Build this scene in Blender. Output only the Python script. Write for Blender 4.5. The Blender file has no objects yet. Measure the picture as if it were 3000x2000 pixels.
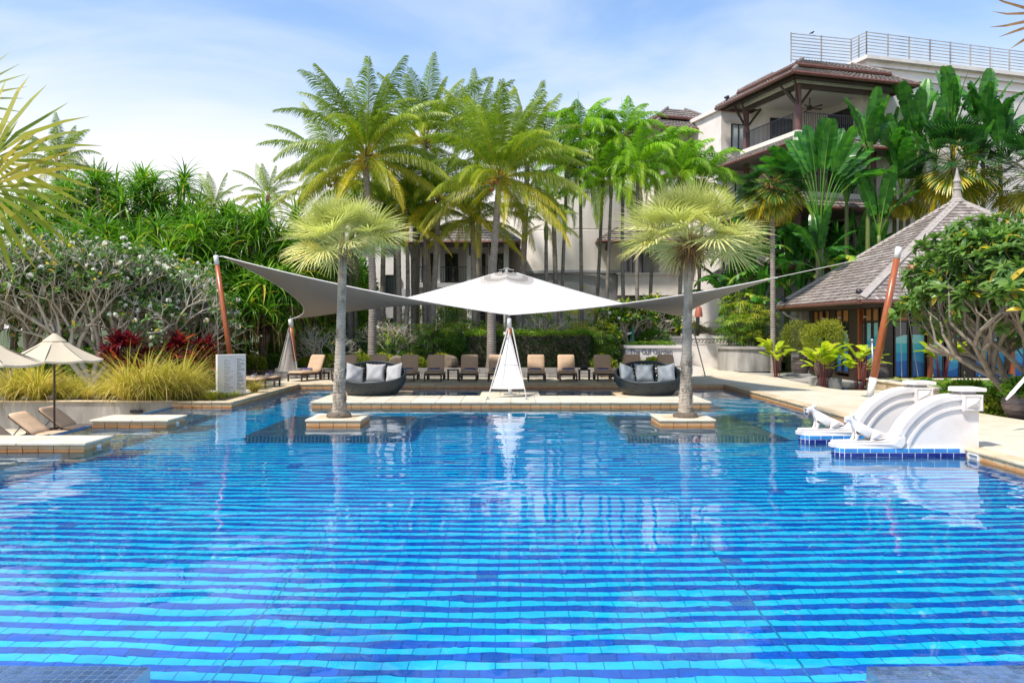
import bpy, math, random
import numpy as np
from mathutils import Vector, Matrix, Quaternion

# ------------------------------------------------------------------ camera, sky, sun, exposure
SC = bpy.context.scene
C = SC.collection
PI = math.pi
R_ = math.radians
cam_data = bpy.data.cameras.new('camera')
cam = bpy.data.objects.new('camera', cam_data)
C.objects.link(cam)
SC.camera = cam
cam.location = (0, 0, 2.4)
cam.rotation_euler = (PI / 2, 0, 0)
cam_data.lens = 28.8
cam_data.sensor_width = 36
cam_data.shift_y = -40 / 3000
cam_data.clip_end = 3000

SUN = Vector((-.50, -.40, 1.0)).normalized()
world = bpy.data.worlds.new('World')
SC.world = world
world.use_nodes = True


def build_world():
    nt = world.node_tree
    N, L = nt.nodes, nt.links
    bg = N['Background']
    sky = N.new('ShaderNodeTexSky')
    sky.sky_type = 'NISHITA'
    sky.sun_disc = False
    sky.sun_elevation = math.asin(SUN.z)
    sky.sun_rotation = math.atan2(SUN.x, SUN.y)
    sky.air_density = 1.0
    sky.dust_density = .6
    sky.ozone_density = 2.0
    tc = N.new('ShaderNodeTexCoord')
    sep = N.new('ShaderNodeSeparateXYZ')
    L.new(tc.outputs['Generated'], sep.inputs[0])

    def math_(op, a, b=None, clamp=False):
        n = N.new('ShaderNodeMath')
        n.operation = op
        n.use_clamp = clamp
        for i, x in enumerate((a, b)):
            if x is None:
                continue
            if isinstance(x, (int, float)):
                n.inputs[i].default_value = x
            else:
                L.new(x, n.inputs[i])
        return n.outputs[0]
    zz = math_('MAXIMUM', sep.outputs[2], 0.0)
    den = math_('ADD', zz, .22)
    px = math_('DIVIDE', sep.outputs[0], den)
    py = math_('DIVIDE', sep.outputs[1], den)
    cb = N.new('ShaderNodeCombineXYZ')
    L.new(px, cb.inputs[0])
    L.new(py, cb.inputs[1])
    mp = N.new('ShaderNodeMapping')
    mp.inputs['Location'].default_value = (-6.03, 3.42, 0)
    mp.inputs['Scale'].default_value = (.8, 1.3, 1)
    mp.inputs['Rotation'].default_value = (0, 0, R_(18))
    L.new(cb.outputs[0], mp.inputs[0])
    n1 = N.new('ShaderNodeTexNoise')
    n1.inputs['Scale'].default_value = 1.3
    n1.inputs['Detail'].default_value = 7
    n1.inputs['Roughness'].default_value = .52
    n1.inputs['Distortion'].default_value = .6
    L.new(mp.outputs[0], n1.inputs['Vector'])
    r1 = N.new('ShaderNodeMapRange')
    r1.interpolation_type = 'SMOOTHSTEP'
    r1.inputs['From Min'].default_value = .40
    r1.inputs['From Max'].default_value = .70
    r1.inputs['To Max'].default_value = .74
    L.new(n1.outputs[0], r1.inputs[0])
    # milky veil towards the horizon (thin high cloud seen edge on)
    r2 = N.new('ShaderNodeMapRange')
    r2.interpolation_type = 'SMOOTHSTEP'
    r2.inputs['From Min'].default_value = .37
    r2.inputs['From Max'].default_value = .12
    r2.inputs['To Max'].default_value = .95
    L.new(sep.outputs[2], r2.inputs[0])
    a = math_('SUBTRACT', 1.0, r1.outputs[0])
    b = math_('SUBTRACT', 1.0, r2.outputs[0])
    ab = math_('MULTIPLY', a, b)
    mask = math_('SUBTRACT', 1.0, ab)
    # blue of the clear sky, a touch lifted, under the clouds
    tint = N.new('ShaderNodeMix')
    tint.data_type = 'RGBA'
    tint.blend_type = 'MULTIPLY'
    tint.inputs[0].default_value = 1
    L.new(sky.outputs[0], tint.inputs[6])
    tint.inputs[7].default_value = (1.3, 1.4, 1.5, 1)
    mx = N.new('ShaderNodeMix')
    mx.data_type = 'RGBA'
    L.new(mask, mx.inputs[0])
    L.new(tint.outputs[2], mx.inputs[6])
    cc = N.new('ShaderNodeMix')
    cc.data_type = 'RGBA'
    L.new(r2.outputs[0], cc.inputs[0])
    cc.inputs[6].default_value = (4.6, 5.35, 6.2, 1)
    cc.inputs[7].default_value = (7.9, 7.35, 7.3, 1)
    L.new(cc.outputs[2], mx.inputs[7])
    L.new(mx.outputs[2], bg.inputs[0])
    bg.inputs[1].default_value = .118


build_world()
sun_data = bpy.data.lights.new('sun', 'SUN')
sun_data.energy = 3.9
sun_data.angle = R_(4)
sun_data.cycles.is_caustics_light = True      # sunlight refracts into the pool
sun_data.color = (1.0, .94, .85)
sun = bpy.data.objects.new('sun', sun_data)
sun.rotation_euler = SUN.to_track_quat('Z', 'Y').to_euler()
C.objects.link(sun)
vs = SC.view_settings
vs.view_transform = 'Standard'
vs.look = 'None'
vs.gamma = 1
vs.use_curve_mapping = False
vs.exposure = .50
cy = SC.cycles
cy.use_denoising = True
cy.max_bounces = 10
cy.diffuse_bounces = 4
cy.glossy_bounces = 4
cy.transmission_bounces = 8
cy.transparent_max_bounces = 12
cy.sample_clamp_indirect = 6

# ------------------------------------------------------------------ helpers
KIDS = {}
RG = random.Random(7)


def P(u, v, Y):
    """a point of the 3000x2000 photograph at distance Y, in metres (water level is z = 0)"""
    return Vector(((u - 1500) * Y / 2400, Y, 2.4 - (v - 960) * Y / 2400))


def link(o, parent=None):
    C.objects.link(o)
    if parent is not None:
        o.parent = parent
        KIDS.setdefault(parent.name, []).append(o)
    return o


def wmat(o):
    m = o.matrix_basis.copy()
    if o.parent is not None:
        m = wmat(o.parent) @ o.matrix_parent_inverse @ m
    return m


def tag(o, label=None, cat=None, group=None, kind=None):
    if label:
        o['label'] = label
    if cat:
        o['category'] = cat
    if group:
        o['group'] = group
    if kind:
        o['kind'] = kind
    return o


def thing(name, label, cat, loc=(0, 0, 0), rz=0, group=None, kind=None):
    o = bpy.data.objects.new(name, None)
    o.empty_display_size = .2
    C.objects.link(o)
    o.location = loc
    o.rotation_euler = (0, 0, rz)
    return tag(o, label, cat, group, kind)


def add(name, me, parent=None, loc=(0, 0, 0), rot=(0, 0, 0), scale=(1, 1, 1)):
    """an object of mesh me in its parent's coordinates"""
    o = bpy.data.objects.new(name, me)
    o.location = loc
    o.rotation_euler = rot
    o.scale = scale if not isinstance(scale, (int, float)) else (scale,) * 3
    return link(o, parent)


def copy_tree(o, parent=None):
    c = o.copy()
    link(c, parent)
    for ch in KIDS.get(o.name, []):
        copy_tree(ch, c)
    return c


def np_mesh(name, V, F, mats, tint=None, mi=None, smooth=False):
    """mesh from numpy arrays; F is (m,4) quads or (m,3) triangles"""
    V = np.asarray(V, dtype=np.float32)
    F = np.asarray(F, dtype=np.int32)
    m, k = F.shape
    me = bpy.data.meshes.new(name)
    me.vertices.add(len(V))
    me.vertices.foreach_set('co', V.ravel())
    me.loops.add(m * k)
    me.loops.foreach_set('vertex_index', F.ravel())
    me.polygons.add(m)
    me.polygons.foreach_set('loop_start', np.arange(0, m * k, k, dtype=np.int32))
    for x in (mats if isinstance(mats, (list, tuple)) else [mats]):
        me.materials.append(x)
    if mi is not None:
        me.polygons.foreach_set('material_index', np.asarray(mi, dtype=np.int32))
    if tint is not None:
        a = me.attributes.new('tint', 'FLOAT', 'FACE')
        a.data.foreach_set('value', np.asarray(tint, dtype=np.float32))
    me.polygons.foreach_set('use_smooth', np.full(m, smooth))
    me.update(calc_edges=True)
    return me


class MB:
    """collects polygons, then becomes one mesh"""

    def __init__(s):
        s.v, s.f, s.m, s.t, s.sm = [], [], [], [], []
        s.mi, s.tint, s.smooth, s.X = 0, .5, False, None

    def add(s, vs_, fs):
        o = len(s.v)
        if s.X is not None:
            vs_ = [s.X @ Vector(p) for p in vs_]
        s.v += [tuple(p) for p in vs_]
        s.f += [tuple(i + o for i in f) for f in fs]
        s.m += [s.mi] * len(fs)
        s.t += [s.tint] * len(fs)
        s.sm += [s.smooth] * len(fs)
        return s

    def box(s, c, d, rz=0, bottom=True):
        x, y, z = d[0] / 2, d[1] / 2, d[2] / 2
        q = Matrix.Rotation(rz, 3, 'Z')
        c = Vector(c)
        pts = [c + q @ Vector(p) for p in ((-x, -y, -z), (x, -y, -z), (x, y, -z), (-x, y, -z), (-x, -y, z), (x, -y, z), (x, y, z), (-x, y, z))]
        fs = [(4, 5, 6, 7), (0, 1, 5, 4), (1, 2, 6, 5), (2, 3, 7, 6), (3, 0, 4, 7)]
        if bottom:
            fs.append((3, 2, 1, 0))
        return s.add(pts, fs)

    def bbox(s, c, d, b, rz=0):
        """box with chamfered edges"""
        x, y, z = d[0] / 2, d[1] / 2, d[2] / 2
        q = Matrix.Rotation(rz, 3, 'Z')
        c = Vector(c)
        rings = []
        for (zz, i) in ((-z, b), (-z + b, 0), (z - b, 0), (z, b)):
            X, Y = x - i, y - i
            bb = b
            rings.append([(-X + bb, -Y), (X - bb, -Y), (X, -Y + bb), (X, Y - bb), (X - bb, Y), (-X + bb, Y), (-X, Y - bb), (-X, -Y + bb)])
        pts, fs = [], []
        for (zz, i), r in zip(((-z, b), (-z + b, 0), (z - b, 0), (z, b)), rings):
            pts += [c + q @ Vector((p[0], p[1], zz)) for p in r]
        for k in range(3):
            for j in range(8):
                a, bq = k * 8 + j, k * 8 + (j + 1) % 8
                fs.append((a, bq, bq + 8, a + 8))
        fs.append(tuple(range(7, -1, -1)))
        fs.append(tuple(range(24, 32)))
        return s.add(pts, fs)

    def prism(s, poly, z0, z1):
        n = len(poly)
        pts = [(x, y, z0) for x, y in poly] + [(x, y, z1) for x, y in poly]
        fs = [tuple(range(n - 1, -1, -1)), tuple(range(n, 2 * n))]
        fs += [(i, (i + 1) % n, n + (i + 1) % n, n + i) for i in range(n)]
        return s.add(pts, fs)

    def extrude_y(s, poly, y0, y1):
        """poly in (x, z), extruded along y"""
        n = len(poly)
        pts = [(x, y0, z) for x, z in poly] + [(x, y1, z) for x, z in poly]
        fs = [tuple(range(n)), tuple(range(2 * n - 1, n - 1, -1))]
        fs += [((i + 1) % n, i, n + i, n + (i + 1) % n) for i in range(n)]
        return s.add(pts, fs)

    def tube(s, pts, rad, n=6, cap=True):
        pts = [Vector(p) for p in pts]
        k = len(pts)
        if isinstance(rad, (int, float)):
            rad = [rad] * k
        t = [(pts[min(i + 1, k - 1)] - pts[max(i - 1, 0)]).normalized() for i in range(k)]
        up = Vector((0, 0, 1)) if abs(t[0].z) < .9 else Vector((1, 0, 0))
        a = t[0].cross(up).normalized()
        V, F = [], []
        for i in range(k):
            a = (a - t[i] * a.dot(t[i]))
            a = a.normalized() if a.length > 1e-6 else t[i].orthogonal().normalized()
            b = t[i].cross(a)
            for j in range(n):
                w = 2 * PI * j / n
                V.append(pts[i] + (a * math.cos(w) + b * math.sin(w)) * rad[i])
        for i in range(k - 1):
            for j in range(n):
                j2 = (j + 1) % n
                F.append((i * n + j, i * n + j2, (i + 1) * n + j2, (i + 1) * n + j))
        if cap:
            F.append(tuple(range(n - 1, -1, -1)))
            F.append(tuple((k - 1) * n + j for j in range(n)))
        return s.add(V, F)

    def lathe(s, prof, n=16, c=(0, 0, 0), cap=True):
        V, F = [], []
        k = len(prof)
        for r, z in prof:
            for j in range(n):
                w = 2 * PI * j / n
                V.append((c[0] + r * math.cos(w), c[1] + r * math.sin(w), c[2] + z))
        for i in range(k - 1):
            for j in range(n):
                j2 = (j + 1) % n
                F.append((i * n + j, i * n + j2, (i + 1) * n + j2, (i + 1) * n + j))
        if cap:
            F.append(tuple(range(n - 1, -1, -1)))
            F.append(tuple((k - 1) * n + j for j in range(n)))
        return s.add(V, F)

    def quad(s, *pts):
        return s.add(pts, [tuple(range(len(pts)))])

    def mesh(s, name, mats, smooth=None):
        me = bpy.data.meshes.new(name)
        me.from_pydata(s.v, [], s.f)
        for x in (mats if isinstance(mats, (list, tuple)) else [mats]):
            me.materials.append(x)
        me.polygons.foreach_set('material_index', s.m)
        me.polygons.foreach_set('use_smooth', s.sm if smooth is None else [smooth] * len(s.f))
        a = me.attributes.new('tint', 'FLOAT', 'FACE')
        a.data.foreach_set('value', s.t)
        return me

    def build(s, name, mats, parent=None, smooth=None, world=True):
        """link as one object; world: the points are world coordinates even under a parent"""
        o = add(name, s.mesh(name, mats, smooth), parent)
        if world and parent is not None:
            o.matrix_parent_inverse = wmat(parent).inverted()
        return o


# ------------------------------------------------------------------ materials
def _mix(nt, fac, a, b, blend='MIX'):
    n = nt.nodes.new('ShaderNodeMix')
    n.data_type = 'RGBA'
    n.blend_type = blend
    for i, x in ((0, fac), (6, a), (7, b)):
        if isinstance(x, (int, float)):
            n.inputs[i].default_value = x
        elif isinstance(x, (tuple, list)):
            n.inputs[i].default_value = (*x[:3], 1)
        else:
            nt.links.new(x, n.inputs[i])
    return n.outputs[2]


def _noise(nt, vec, scale, detail=4, rough=.55, dist=0):
    n = nt.nodes.new('ShaderNodeTexNoise')
    n.inputs['Scale'].default_value = scale
    n.inputs['Detail'].default_value = detail
    n.inputs['Roughness'].default_value = rough
    n.inputs['Distortion'].default_value = dist
    nt.links.new(vec, n.inputs['Vector'])
    return n.outputs[0]


def _range(nt, x, a, b, c=0., d=1.):
    n = nt.nodes.new('ShaderNodeMapRange')
    for i, y in enumerate((a, b, c, d)):
        n.inputs[1 + i].default_value = y
    nt.links.new(x, n.inputs[0])
    return n.outputs[0]


def _coords(nt, kind='Object', stretch=(1, 1, 1)):
    if kind == 'World':
        g = nt.nodes.new('ShaderNodeNewGeometry')
        out = g.outputs['Position']
    else:
        out = nt.nodes.new('ShaderNodeTexCoord').outputs[kind]
    if stretch != (1, 1, 1):
        m = nt.nodes.new('ShaderNodeMapping')
        m.inputs['Scale'].default_value = stretch
        nt.links.new(out, m.inputs[0])
        out = m.outputs[0]
    return out


def mat(name, c1, c2=None, scale=6, rough=.6, bump=0., bscale=None, rnd=0., stretch=(1, 1, 1), coords='World',
        metallic=0., lo=.35, hi=.65, stain=None, stain_scale=.8, stain_amt=.6, tintc=None, spec=.5, rnd_cols=None, stain_lo=.5):
    """procedural surface: noise between c1 and c2, optional stains, bump, and random value per object"""
    m = bpy.data.materials.new(name)
    m.use_nodes = True
    nt = m.node_tree
    b = nt.nodes['Principled BSDF']
    v = _coords(nt, coords, stretch)
    col = None
    if c2 is not None:
        col = _mix(nt, _range(nt, _noise(nt, v, scale), lo, hi), c1, c2)
    else:
        c = nt.nodes.new('ShaderNodeRGB')
        c.outputs[0].default_value = (*c1, 1)
        col = c.outputs[0]
    if rnd_cols is not None:
        oi = nt.nodes.new('ShaderNodeObjectInfo')
        rp = nt.nodes.new('ShaderNodeValToRGB')
        rp.color_ramp.interpolation = 'LINEAR'
        el = rp.color_ramp.elements
        while len(el) < len(rnd_cols):
            el.new(.5)
        for i, cc in enumerate(rnd_cols):
            el[i].position = i / (len(rnd_cols) - 1)
            el[i].color = (*cc, 1)
        nt.links.new(oi.outputs['Random'], rp.inputs[0])
        col = _mix(nt, .65, col, rp.outputs[0])
    if tintc is not None:
        at = nt.nodes.new('ShaderNodeAttribute')
        at.attribute_name = 'tint'
        col = _mix(nt, _range(nt, at.outputs['Fac'], 0, 1), col, tintc)
    if stain is not None:
        col = _mix(nt, _range(nt, _noise(nt, v, stain_scale, 6, .6, .4), stain_lo, stain_lo + .2, 0, stain_amt), col, stain)
    if rnd:
        oi = nt.nodes.new('ShaderNodeObjectInfo')
        hs = nt.nodes.new('ShaderNodeHueSaturation')
        nt.links.new(_range(nt, oi.outputs['Random'], 0, 1, 1 - rnd, 1 + rnd), hs.inputs['Value'])
        nt.links.new(col, hs.inputs['Color'])
        col = hs.outputs[0]
    nt.links.new(col, b.inputs['Base Color'])
    b.inputs['Roughness'].default_value = rough
    b.inputs['Metallic'].default_value = metallic
    b.inputs['Specular IOR Level'].default_value = spec
    if bump:
        bn = nt.nodes.new('ShaderNodeBump')
        bn.inputs['Strength'].default_value = bump
        bn.inputs['Distance'].default_value = .02
        nt.links.new(_noise(nt, v, bscale or scale * 3, 5, .6), bn.inputs['Height'])
        nt.links.new(bn.outputs[0], b.inputs['Normal'])
    return m


def leafmat(name, cols, rough=.45, transl=.35, rnd=.18, tgain=1.25, spec=.4, noise=.25):
    """foliage: ramp along the mesh's own leaf colour value, light passing through the blades"""
    m = bpy.data.materials.new(name)
    m.use_nodes = True
    nt = m.node_tree
    b = nt.nodes['Principled BSDF']
    at = nt.nodes.new('ShaderNodeAttribute')
    at.attribute_name = 'tint'
    oi = nt.nodes.new('ShaderNodeObjectInfo')
    rp = nt.nodes.new('ShaderNodeValToRGB')
    el = rp.color_ramp.elements
    while len(el) < len(cols):
        el.new(.5)
    for i, cc in enumerate(cols):
        el[i].position = i / (len(cols) - 1)
        el[i].color = (*cc, 1)
    ad = nt.nodes.new('ShaderNodeMath')
    ad.operation = 'ADD'
    nt.links.new(at.outputs['Fac'], ad.inputs[0])
    nt.links.new(_range(nt, oi.outputs['Random'], 0, 1, -.08, .08), ad.inputs[1])
    nt.links.new(ad.outputs[0], rp.inputs[0])
    hs = nt.nodes.new('ShaderNodeHueSaturation')
    nt.links.new(_range(nt, oi.outputs['Random'], 0, 1, 1 - rnd, 1 + rnd), hs.inputs['Value'])
    nt.links.new(rp.outputs[0], hs.inputs['Color'])
    col = hs.outputs[0]
    if noise:
        col = _mix(nt, _range(nt, _noise(nt, _coords(nt, 'World'), 1.3, 3), .3, .7, 0, noise), col, (.02, .05, .01), 'MULTIPLY') if False else col
    nt.links.new(col, b.inputs['Base Color'])
    b.inputs['Roughness'].default_value = rough
    b.inputs['Specular IOR Level'].default_value = spec
    tr = nt.nodes.new('ShaderNodeBsdfTranslucent')
    g = nt.nodes.new('ShaderNodeMix')
    g.data_type = 'RGBA'
    g.blend_type = 'MULTIPLY'
    g.inputs[0].default_value = 1
    nt.links.new(col, g.inputs[6])
    g.inputs[7].default_value = (tgain * 1.1, tgain * 1.25, tgain * .6, 1)
    nt.links.new(g.outputs[2], tr.inputs[0])
    mx = nt.nodes.new('ShaderNodeMixShader')
    mx.inputs[0].default_value = transl
    nt.links.new(b.outputs[0], mx.inputs[1])
    nt.links.new(tr.outputs[0], mx.inputs[2])
    nt.links.new(mx.outputs[0], nt.nodes['Material Output'].inputs[0])
    return m


M = {}
M['slab'] = mat('pale_limestone', (.70, .63, .50), (.60, .53, .40), 3, .65, .15, 40, rnd=.06, stain=(.42, .31, .18), stain_scale=1.3, stain_amt=.5)
M['deck'] = mat('sandy_paving', (.66, .59, .46), (.56, .49, .36), 2.2, .75, .2, 60, stain=(.50, .36, .20), stain_scale=.35, stain_amt=.4)
M['coping'] = mat('coping_stone', (.66, .54, .36), (.56, .42, .26), 3, .6, .15, 40, rnd=.10, stain=(.36, .21, .10), stain_scale=1.6, stain_amt=.6)
M['joint'] = mat('mortar', (.30, .24, .17), (.22, .17, .12), 8, .9)
M['grout'] = mat('pale_grout', (.80, .84, .84), (.7, .76, .78), 9, .8)
M['grout_dark'] = mat('teal_grout', (.02, .24, .62), (.015, .18, .55), 3, .8)


def waterline_tile():
    """sandstone tile whose lowest part is stained orange by the water"""
    m = mat('sandstone_tile', (.60, .38, .18), (.70, .47, .25), 3.5, .55, .15, 50, rnd_cols=[(.62, .36, .15), (.68, .47, .25), (.66, .40, .20), (.72, .53, .30)])
    nt = m.node_tree
    b = nt.nodes['Principled BSDF']
    old = b.inputs['Base Color'].links[0].from_socket
    g = nt.nodes.new('ShaderNodeNewGeometry')
    sp = nt.nodes.new('ShaderNodeSeparateXYZ')
    nt.links.new(g.outputs['Position'], sp.inputs[0])
    nz = _noise(nt, g.outputs['Position'], 5, 4)
    ad = nt.nodes.new('ShaderNodeMath')
    ad.operation = 'MULTIPLY_ADD'
    nt.links.new(nz, ad.inputs[0])
    ad.inputs[1].default_value = -.06
    nt.links.new(sp.outputs[2], ad.inputs[2])
    f = _range(nt, ad.outputs[0], .035, -.01, 0, .85)
    nt.links.new(_mix(nt, f, old, (.50, .20, .05)), b.inputs['Base Color'])
    return m


M['tile'] = waterline_tile()
M['tile_light'] = mat('light_blue_tile', (.012, .66, .95), (.018, .76, .97), 5, .25, rnd=.12)
M['tile_dark'] = mat('cobalt_tile', (.004, .105, .53), (.006, .14, .62), 5, .25, rnd=.18)
M['tile_mid'] = mat('azure_tile', (.04, .22, .52), (.05, .28, .60), 5, .18, rnd=.10)
M['tile_navy'] = mat('navy_glazed_tile', (.008, .018, .15), (.012, .03, .21), 5, .15, rnd=.12)
M['mosaic'] = mat('slate_blue_mosaic', (.10, .16, .30), (.20, .27, .42), 4, .35, rnd=.15, rnd_cols=[(.10, .15, .28), (.22, .30, .45), (.16, .22, .40)])
M['mosaic_dark'] = mat('teal_mosaic', (.02, .09, .16), (.03, .13, .20), 3, .35)
M['white'] = mat('white_render', (.80, .74, .68), (.76, .69, .63), 1.5, .6, .1, 50, stain=(.50, .44, .38), stain_scale=1.1, stain_amt=.5)
M['white_paint'] = mat('white_paint', (.80, .78, .74), (.76, .74, .70), 3, .4, .05)
M['cream_wall'] = mat('cream_render', (.80, .73, .65), (.74, .67, .58), .6, .8, .1, 30, stain=(.52, .47, .42), stain_scale=.35, stain_amt=.35)
M['grey_wall'] = mat('grey_render', (.40, .39, .38), (.46, .45, .44), .8, .8, .1, 30, stain=(.28, .27, .26), stain_scale=.5, stain_amt=.4)
M['concrete'] = mat('weathered_concrete', (.42, .39, .35), (.30, .28, .25), 1.6, .85, .3, 30, stretch=(1, 1, .25), stain=(.10, .09, .08), stain_scale=1.1, stain_amt=.65)
M['granite'] = mat('granite', (.26, .25, .25), (.34, .33, .32), 20, .7, .2, 40, rnd=.12)
M['wood'] = mat('varnished_wood', (.30, .075, .025), (.40, .12, .04), 9, .3, .1, 30, stretch=(3, 3, .3))
M['dark_wood'] = mat('dark_stained_wood', (.045, .030, .022), (.065, .042, .030), 7, .45, .15, 40)
M['brown_metal'] = mat('brown_gutter', (.13, .050, .035), (.17, .07, .05), 3, .4, .1)
M['black_metal'] = mat('black_iron', (.018, .018, .02), (.03, .03, .03), 6, .4)
M['steel'] = mat('grey_steel', (.30, .33, .36), (.38, .40, .42), 8, .35, metallic=.7)
M['rope'] = mat('pale_rope', (.62, .60, .55), (.50, .48, .44), 40, .8)
M['glass'] = mat('dark_window_glass', (.012, .016, .018), (.02, .026, .03), .4, .06, spec=.8)
M['cushion_tan'] = mat('tan_canvas', (.58, .41, .275), (.54, .375, .25), 5, .9, .25, 220, rnd=.05)
M['cushion_grey'] = mat('grey_canvas', (.33, .33, .32), (.32, .32, .32), 4, .9, .3, 60, rnd=.05)
M['wicker'] = mat('dark_wicker', (.010, .017, .021), (.022, .034, .040), 30, .45, .2, 90)
M['towel'] = mat('white_terry', (.74, .72, .74), (.66, .64, .68), 60, .95, .4, 200)
M['towel_navy'] = mat('navy_terry', (.035, .035, .16), (.05, .05, .2), 60, .95, .4, 200)
M['soil'] = mat('dark_soil', (.055, .04, .028), (.10, .075, .05), 5, .95, .5, 30)
M['ground'] = mat('lawn_ground', (.05, .09, .02), (.09, .10, .04), 3, .95, .4, 30)
M['pot'] = mat('dark_glazed_clay', (.075, .055, .05), (.13, .10, .09), 6, .45, .2, 30, stretch=(1, 1, 4))
M['rock'] = mat('brown_rock', (.22, .17, .12), (.13, .10, .07), 5, .9, .6, 15)
M['shingle'] = mat('weathered_shingle', (.24, .19, .165), (.36, .31, .285), 3, .7, .4, 25, stretch=(4, 4, .6), rnd_cols=[(.10, .07, .06), (.24, .19, .165), (.17, .13, .11), (.46, .41, .385)])
M['roof_tile'] = mat('grey_roof_tile', (.17, .145, .125), (.27, .235, .21), 6, .8, .4, 20, stain=(.10, .085, .07), stain_scale=1.2, stain_amt=.6)
M['bamboo'] = mat('bamboo_blind', (.46, .19, .05), (.56, .26, .08), 4, .7, .3, 60, stretch=(.4, .4, 14))
M['lampshade'] = mat('terracotta_lampshade', (.32, .08, .05), (.40, .12, .07), 6, .6, .1)
M['print'] = mat('grey_print', (.30, .29, .29), None, rough=.7)
M['print_dark'] = mat('dark_print', (.13, .12, .13), None, rough=.7)
M['curtain'] = mat('pale_curtain', (.42, .50, .54), (.55, .62, .66), 14, .8, stretch=(6, 6, .2))
M['dead'] = mat('dry_thatch', (.16, .085, .03), (.30, .17, .07), 9, .9, .3, 30)


def trunkmat(name, c1, c2, ring=14, lich=(.02, .018, .014), amt=.6, lsc=2.2, slo=.5):
    m = mat(name, c1, c2, 5, .9, .0, stain=lich, stain_scale=lsc, stain_amt=amt, stain_lo=slo)
    nt = m.node_tree
    b = nt.nodes['Principled BSDF']
    v = _coords(nt, 'World', (1, 1, 1))
    w = nt.nodes.new('ShaderNodeTexWave')
    w.bands_direction = 'Z'
    w.inputs['Scale'].default_value = ring
    w.inputs['Distortion'].default_value = 3
    w.inputs['Detail'].default_value = 3
    nt.links.new(v, w.inputs['Vector'])
    old = b.inputs['Base Color'].links[0].from_socket
    nt.links.new(_mix(nt, _range(nt, w.outputs[0], .15, .5, .55, 0), old, tuple(.45 * x for x in c1)), b.inputs['Base Color'])
    bn = nt.nodes.new('ShaderNodeBump')
    bn.inputs['Strength'].default_value = .6
    bn.inputs['Distance'].default_value = .02
    nt.links.new(w.outputs[0], bn.inputs['Height'])
    nt.links.new(bn.outputs[0], b.inputs['Normal'])
    return m


M['trunk_pale'] = trunkmat('pale_palm_bark', (.62, .52, .40), (.46, .37, .27), 9, (.06, .05, .03), .9, 2.0, .47)
M['trunk_coco'] = trunkmat('coconut_bark', (.36, .31, .26), (.27, .225, .18), 2.6, (.12, .10, .08), .4)
M['trunk_thin'] = trunkmat('grey_palm_bark', (.27, .24, .20), (.20, .17, .14), 3, (.05, .04, .03), .6)
M['bark'] = mat('frangipani_bark', (.68, .60, .48), (.56, .49, .38), 6, .85, .3, 30, stain=(.09, .08, .06), stain_scale=2.5, stain_amt=.45)
M['bark_mid'] = mat('grey_brown_bark', (.30, .25, .19), (.20, .165, .125), 6, .85, .3, 30, stain=(.05, .045, .04), stain_scale=2.5, stain_amt=.5)
M['bark_dark'] = mat('dark_bark', (.16, .125, .09), (.09, .07, .05), 6, .9, .5, 30)
# foliage ramps: tint 0 dark .. 1 yellowing
M['coco'] = leafmat('coconut_leaf', [(.07, .135, .014), (.20, .29, .022), (.38, .40, .03), (.70, .50, .035)], .38, .35)
M['areca'] = leafmat('bright_palm_leaf', [(.05, .15, .010), (.15, .34, .018), (.30, .48, .025), (.55, .50, .04)], .38, .4)
M['silver'] = leafmat('silver_palm_leaf', [(.30, .33, .12), (.50, .51, .20), (.68, .64, .29), (.80, .64, .22)], .5, .32, tgain=1.1)
M['fan_dark'] = leafmat('dark_fan_leaf', [(.012, .055, .018), (.025, .11, .025), (.12, .22, .03), (.62, .44, .03)], .35, .3)
M['fan_near'] = leafmat('near_fan_leaf', [(.12, .17, .015), (.24, .28, .02), (.42, .38, .03), (.62, .42, .05)], .4, .4)
M['banana'] = leafmat('paddle_leaf', [(.014, .07, .014), (.04, .17, .024), (.10, .30, .03), (.55, .48, .05)], .3, .3)
M['pandan'] = leafmat('strap_leaf', [(.03, .10, .012), (.085, .24, .018), (.22, .38, .025), (.58, .46, .06)], .4, .35)
M['shrub'] = leafmat('shrub_leaf', [(.022, .08, .010), (.07, .19, .015), (.20, .34, .02), (.55, .50, .03)], .45, .35)
M['yellow_shrub'] = leafmat('yellow_shrub_leaf', [(.07, .12, .012), (.20, .26, .02), (.38, .38, .025), (.60, .50, .05)], .5, .35)
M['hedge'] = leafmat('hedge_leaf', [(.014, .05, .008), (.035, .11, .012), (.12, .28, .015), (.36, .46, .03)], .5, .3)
M['frangi'] = leafmat('frangipani_leaf', [(.06, .13, .04), (.12, .23, .055), (.24, .36, .08), (.66, .46, .05)], .38, .35)
M['cordyline'] = leafmat('red_cordyline_leaf', [(.07, .006, .02), (.19, .012, .03), (.44, .05, .035), (.64, .24, .09)], .35, .35, tgain=1.2)
M['grass'] = leafmat('fountain_grass_blade', [(.36, .34, .04), (.56, .47, .08), (.70, .54, .18), (.76, .54, .26)], .6, .35)
M['thalia'] = leafmat('thalia_leaf', [(.12, .28, .02), (.28, .44, .02), (.50, .54, .03), (.75, .58, .03)], .35, .4)
M['topiary'] = leafmat('golden_bush_leaf', [(.08, .12, .01), (.20, .24, .015), (.36, .36, .02), (.55, .40, .04)], .5, .3)
M['stem_red'] = mat('crimson_stem', (.18, .015, .02), (.10, .02, .02), 6, .4)
M['stem_green'] = mat('green_stem', (.10, .16, .03), (.16, .17, .05), 6, .5)
M['flower'] = mat('white_petal', (.86, .84, .76), (.84, .80, .64), 20, .5)
M['flower_pink'] = mat('pink_petal', (.75, .28, .24), (.85, .50, .40), 20, .5)


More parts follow.
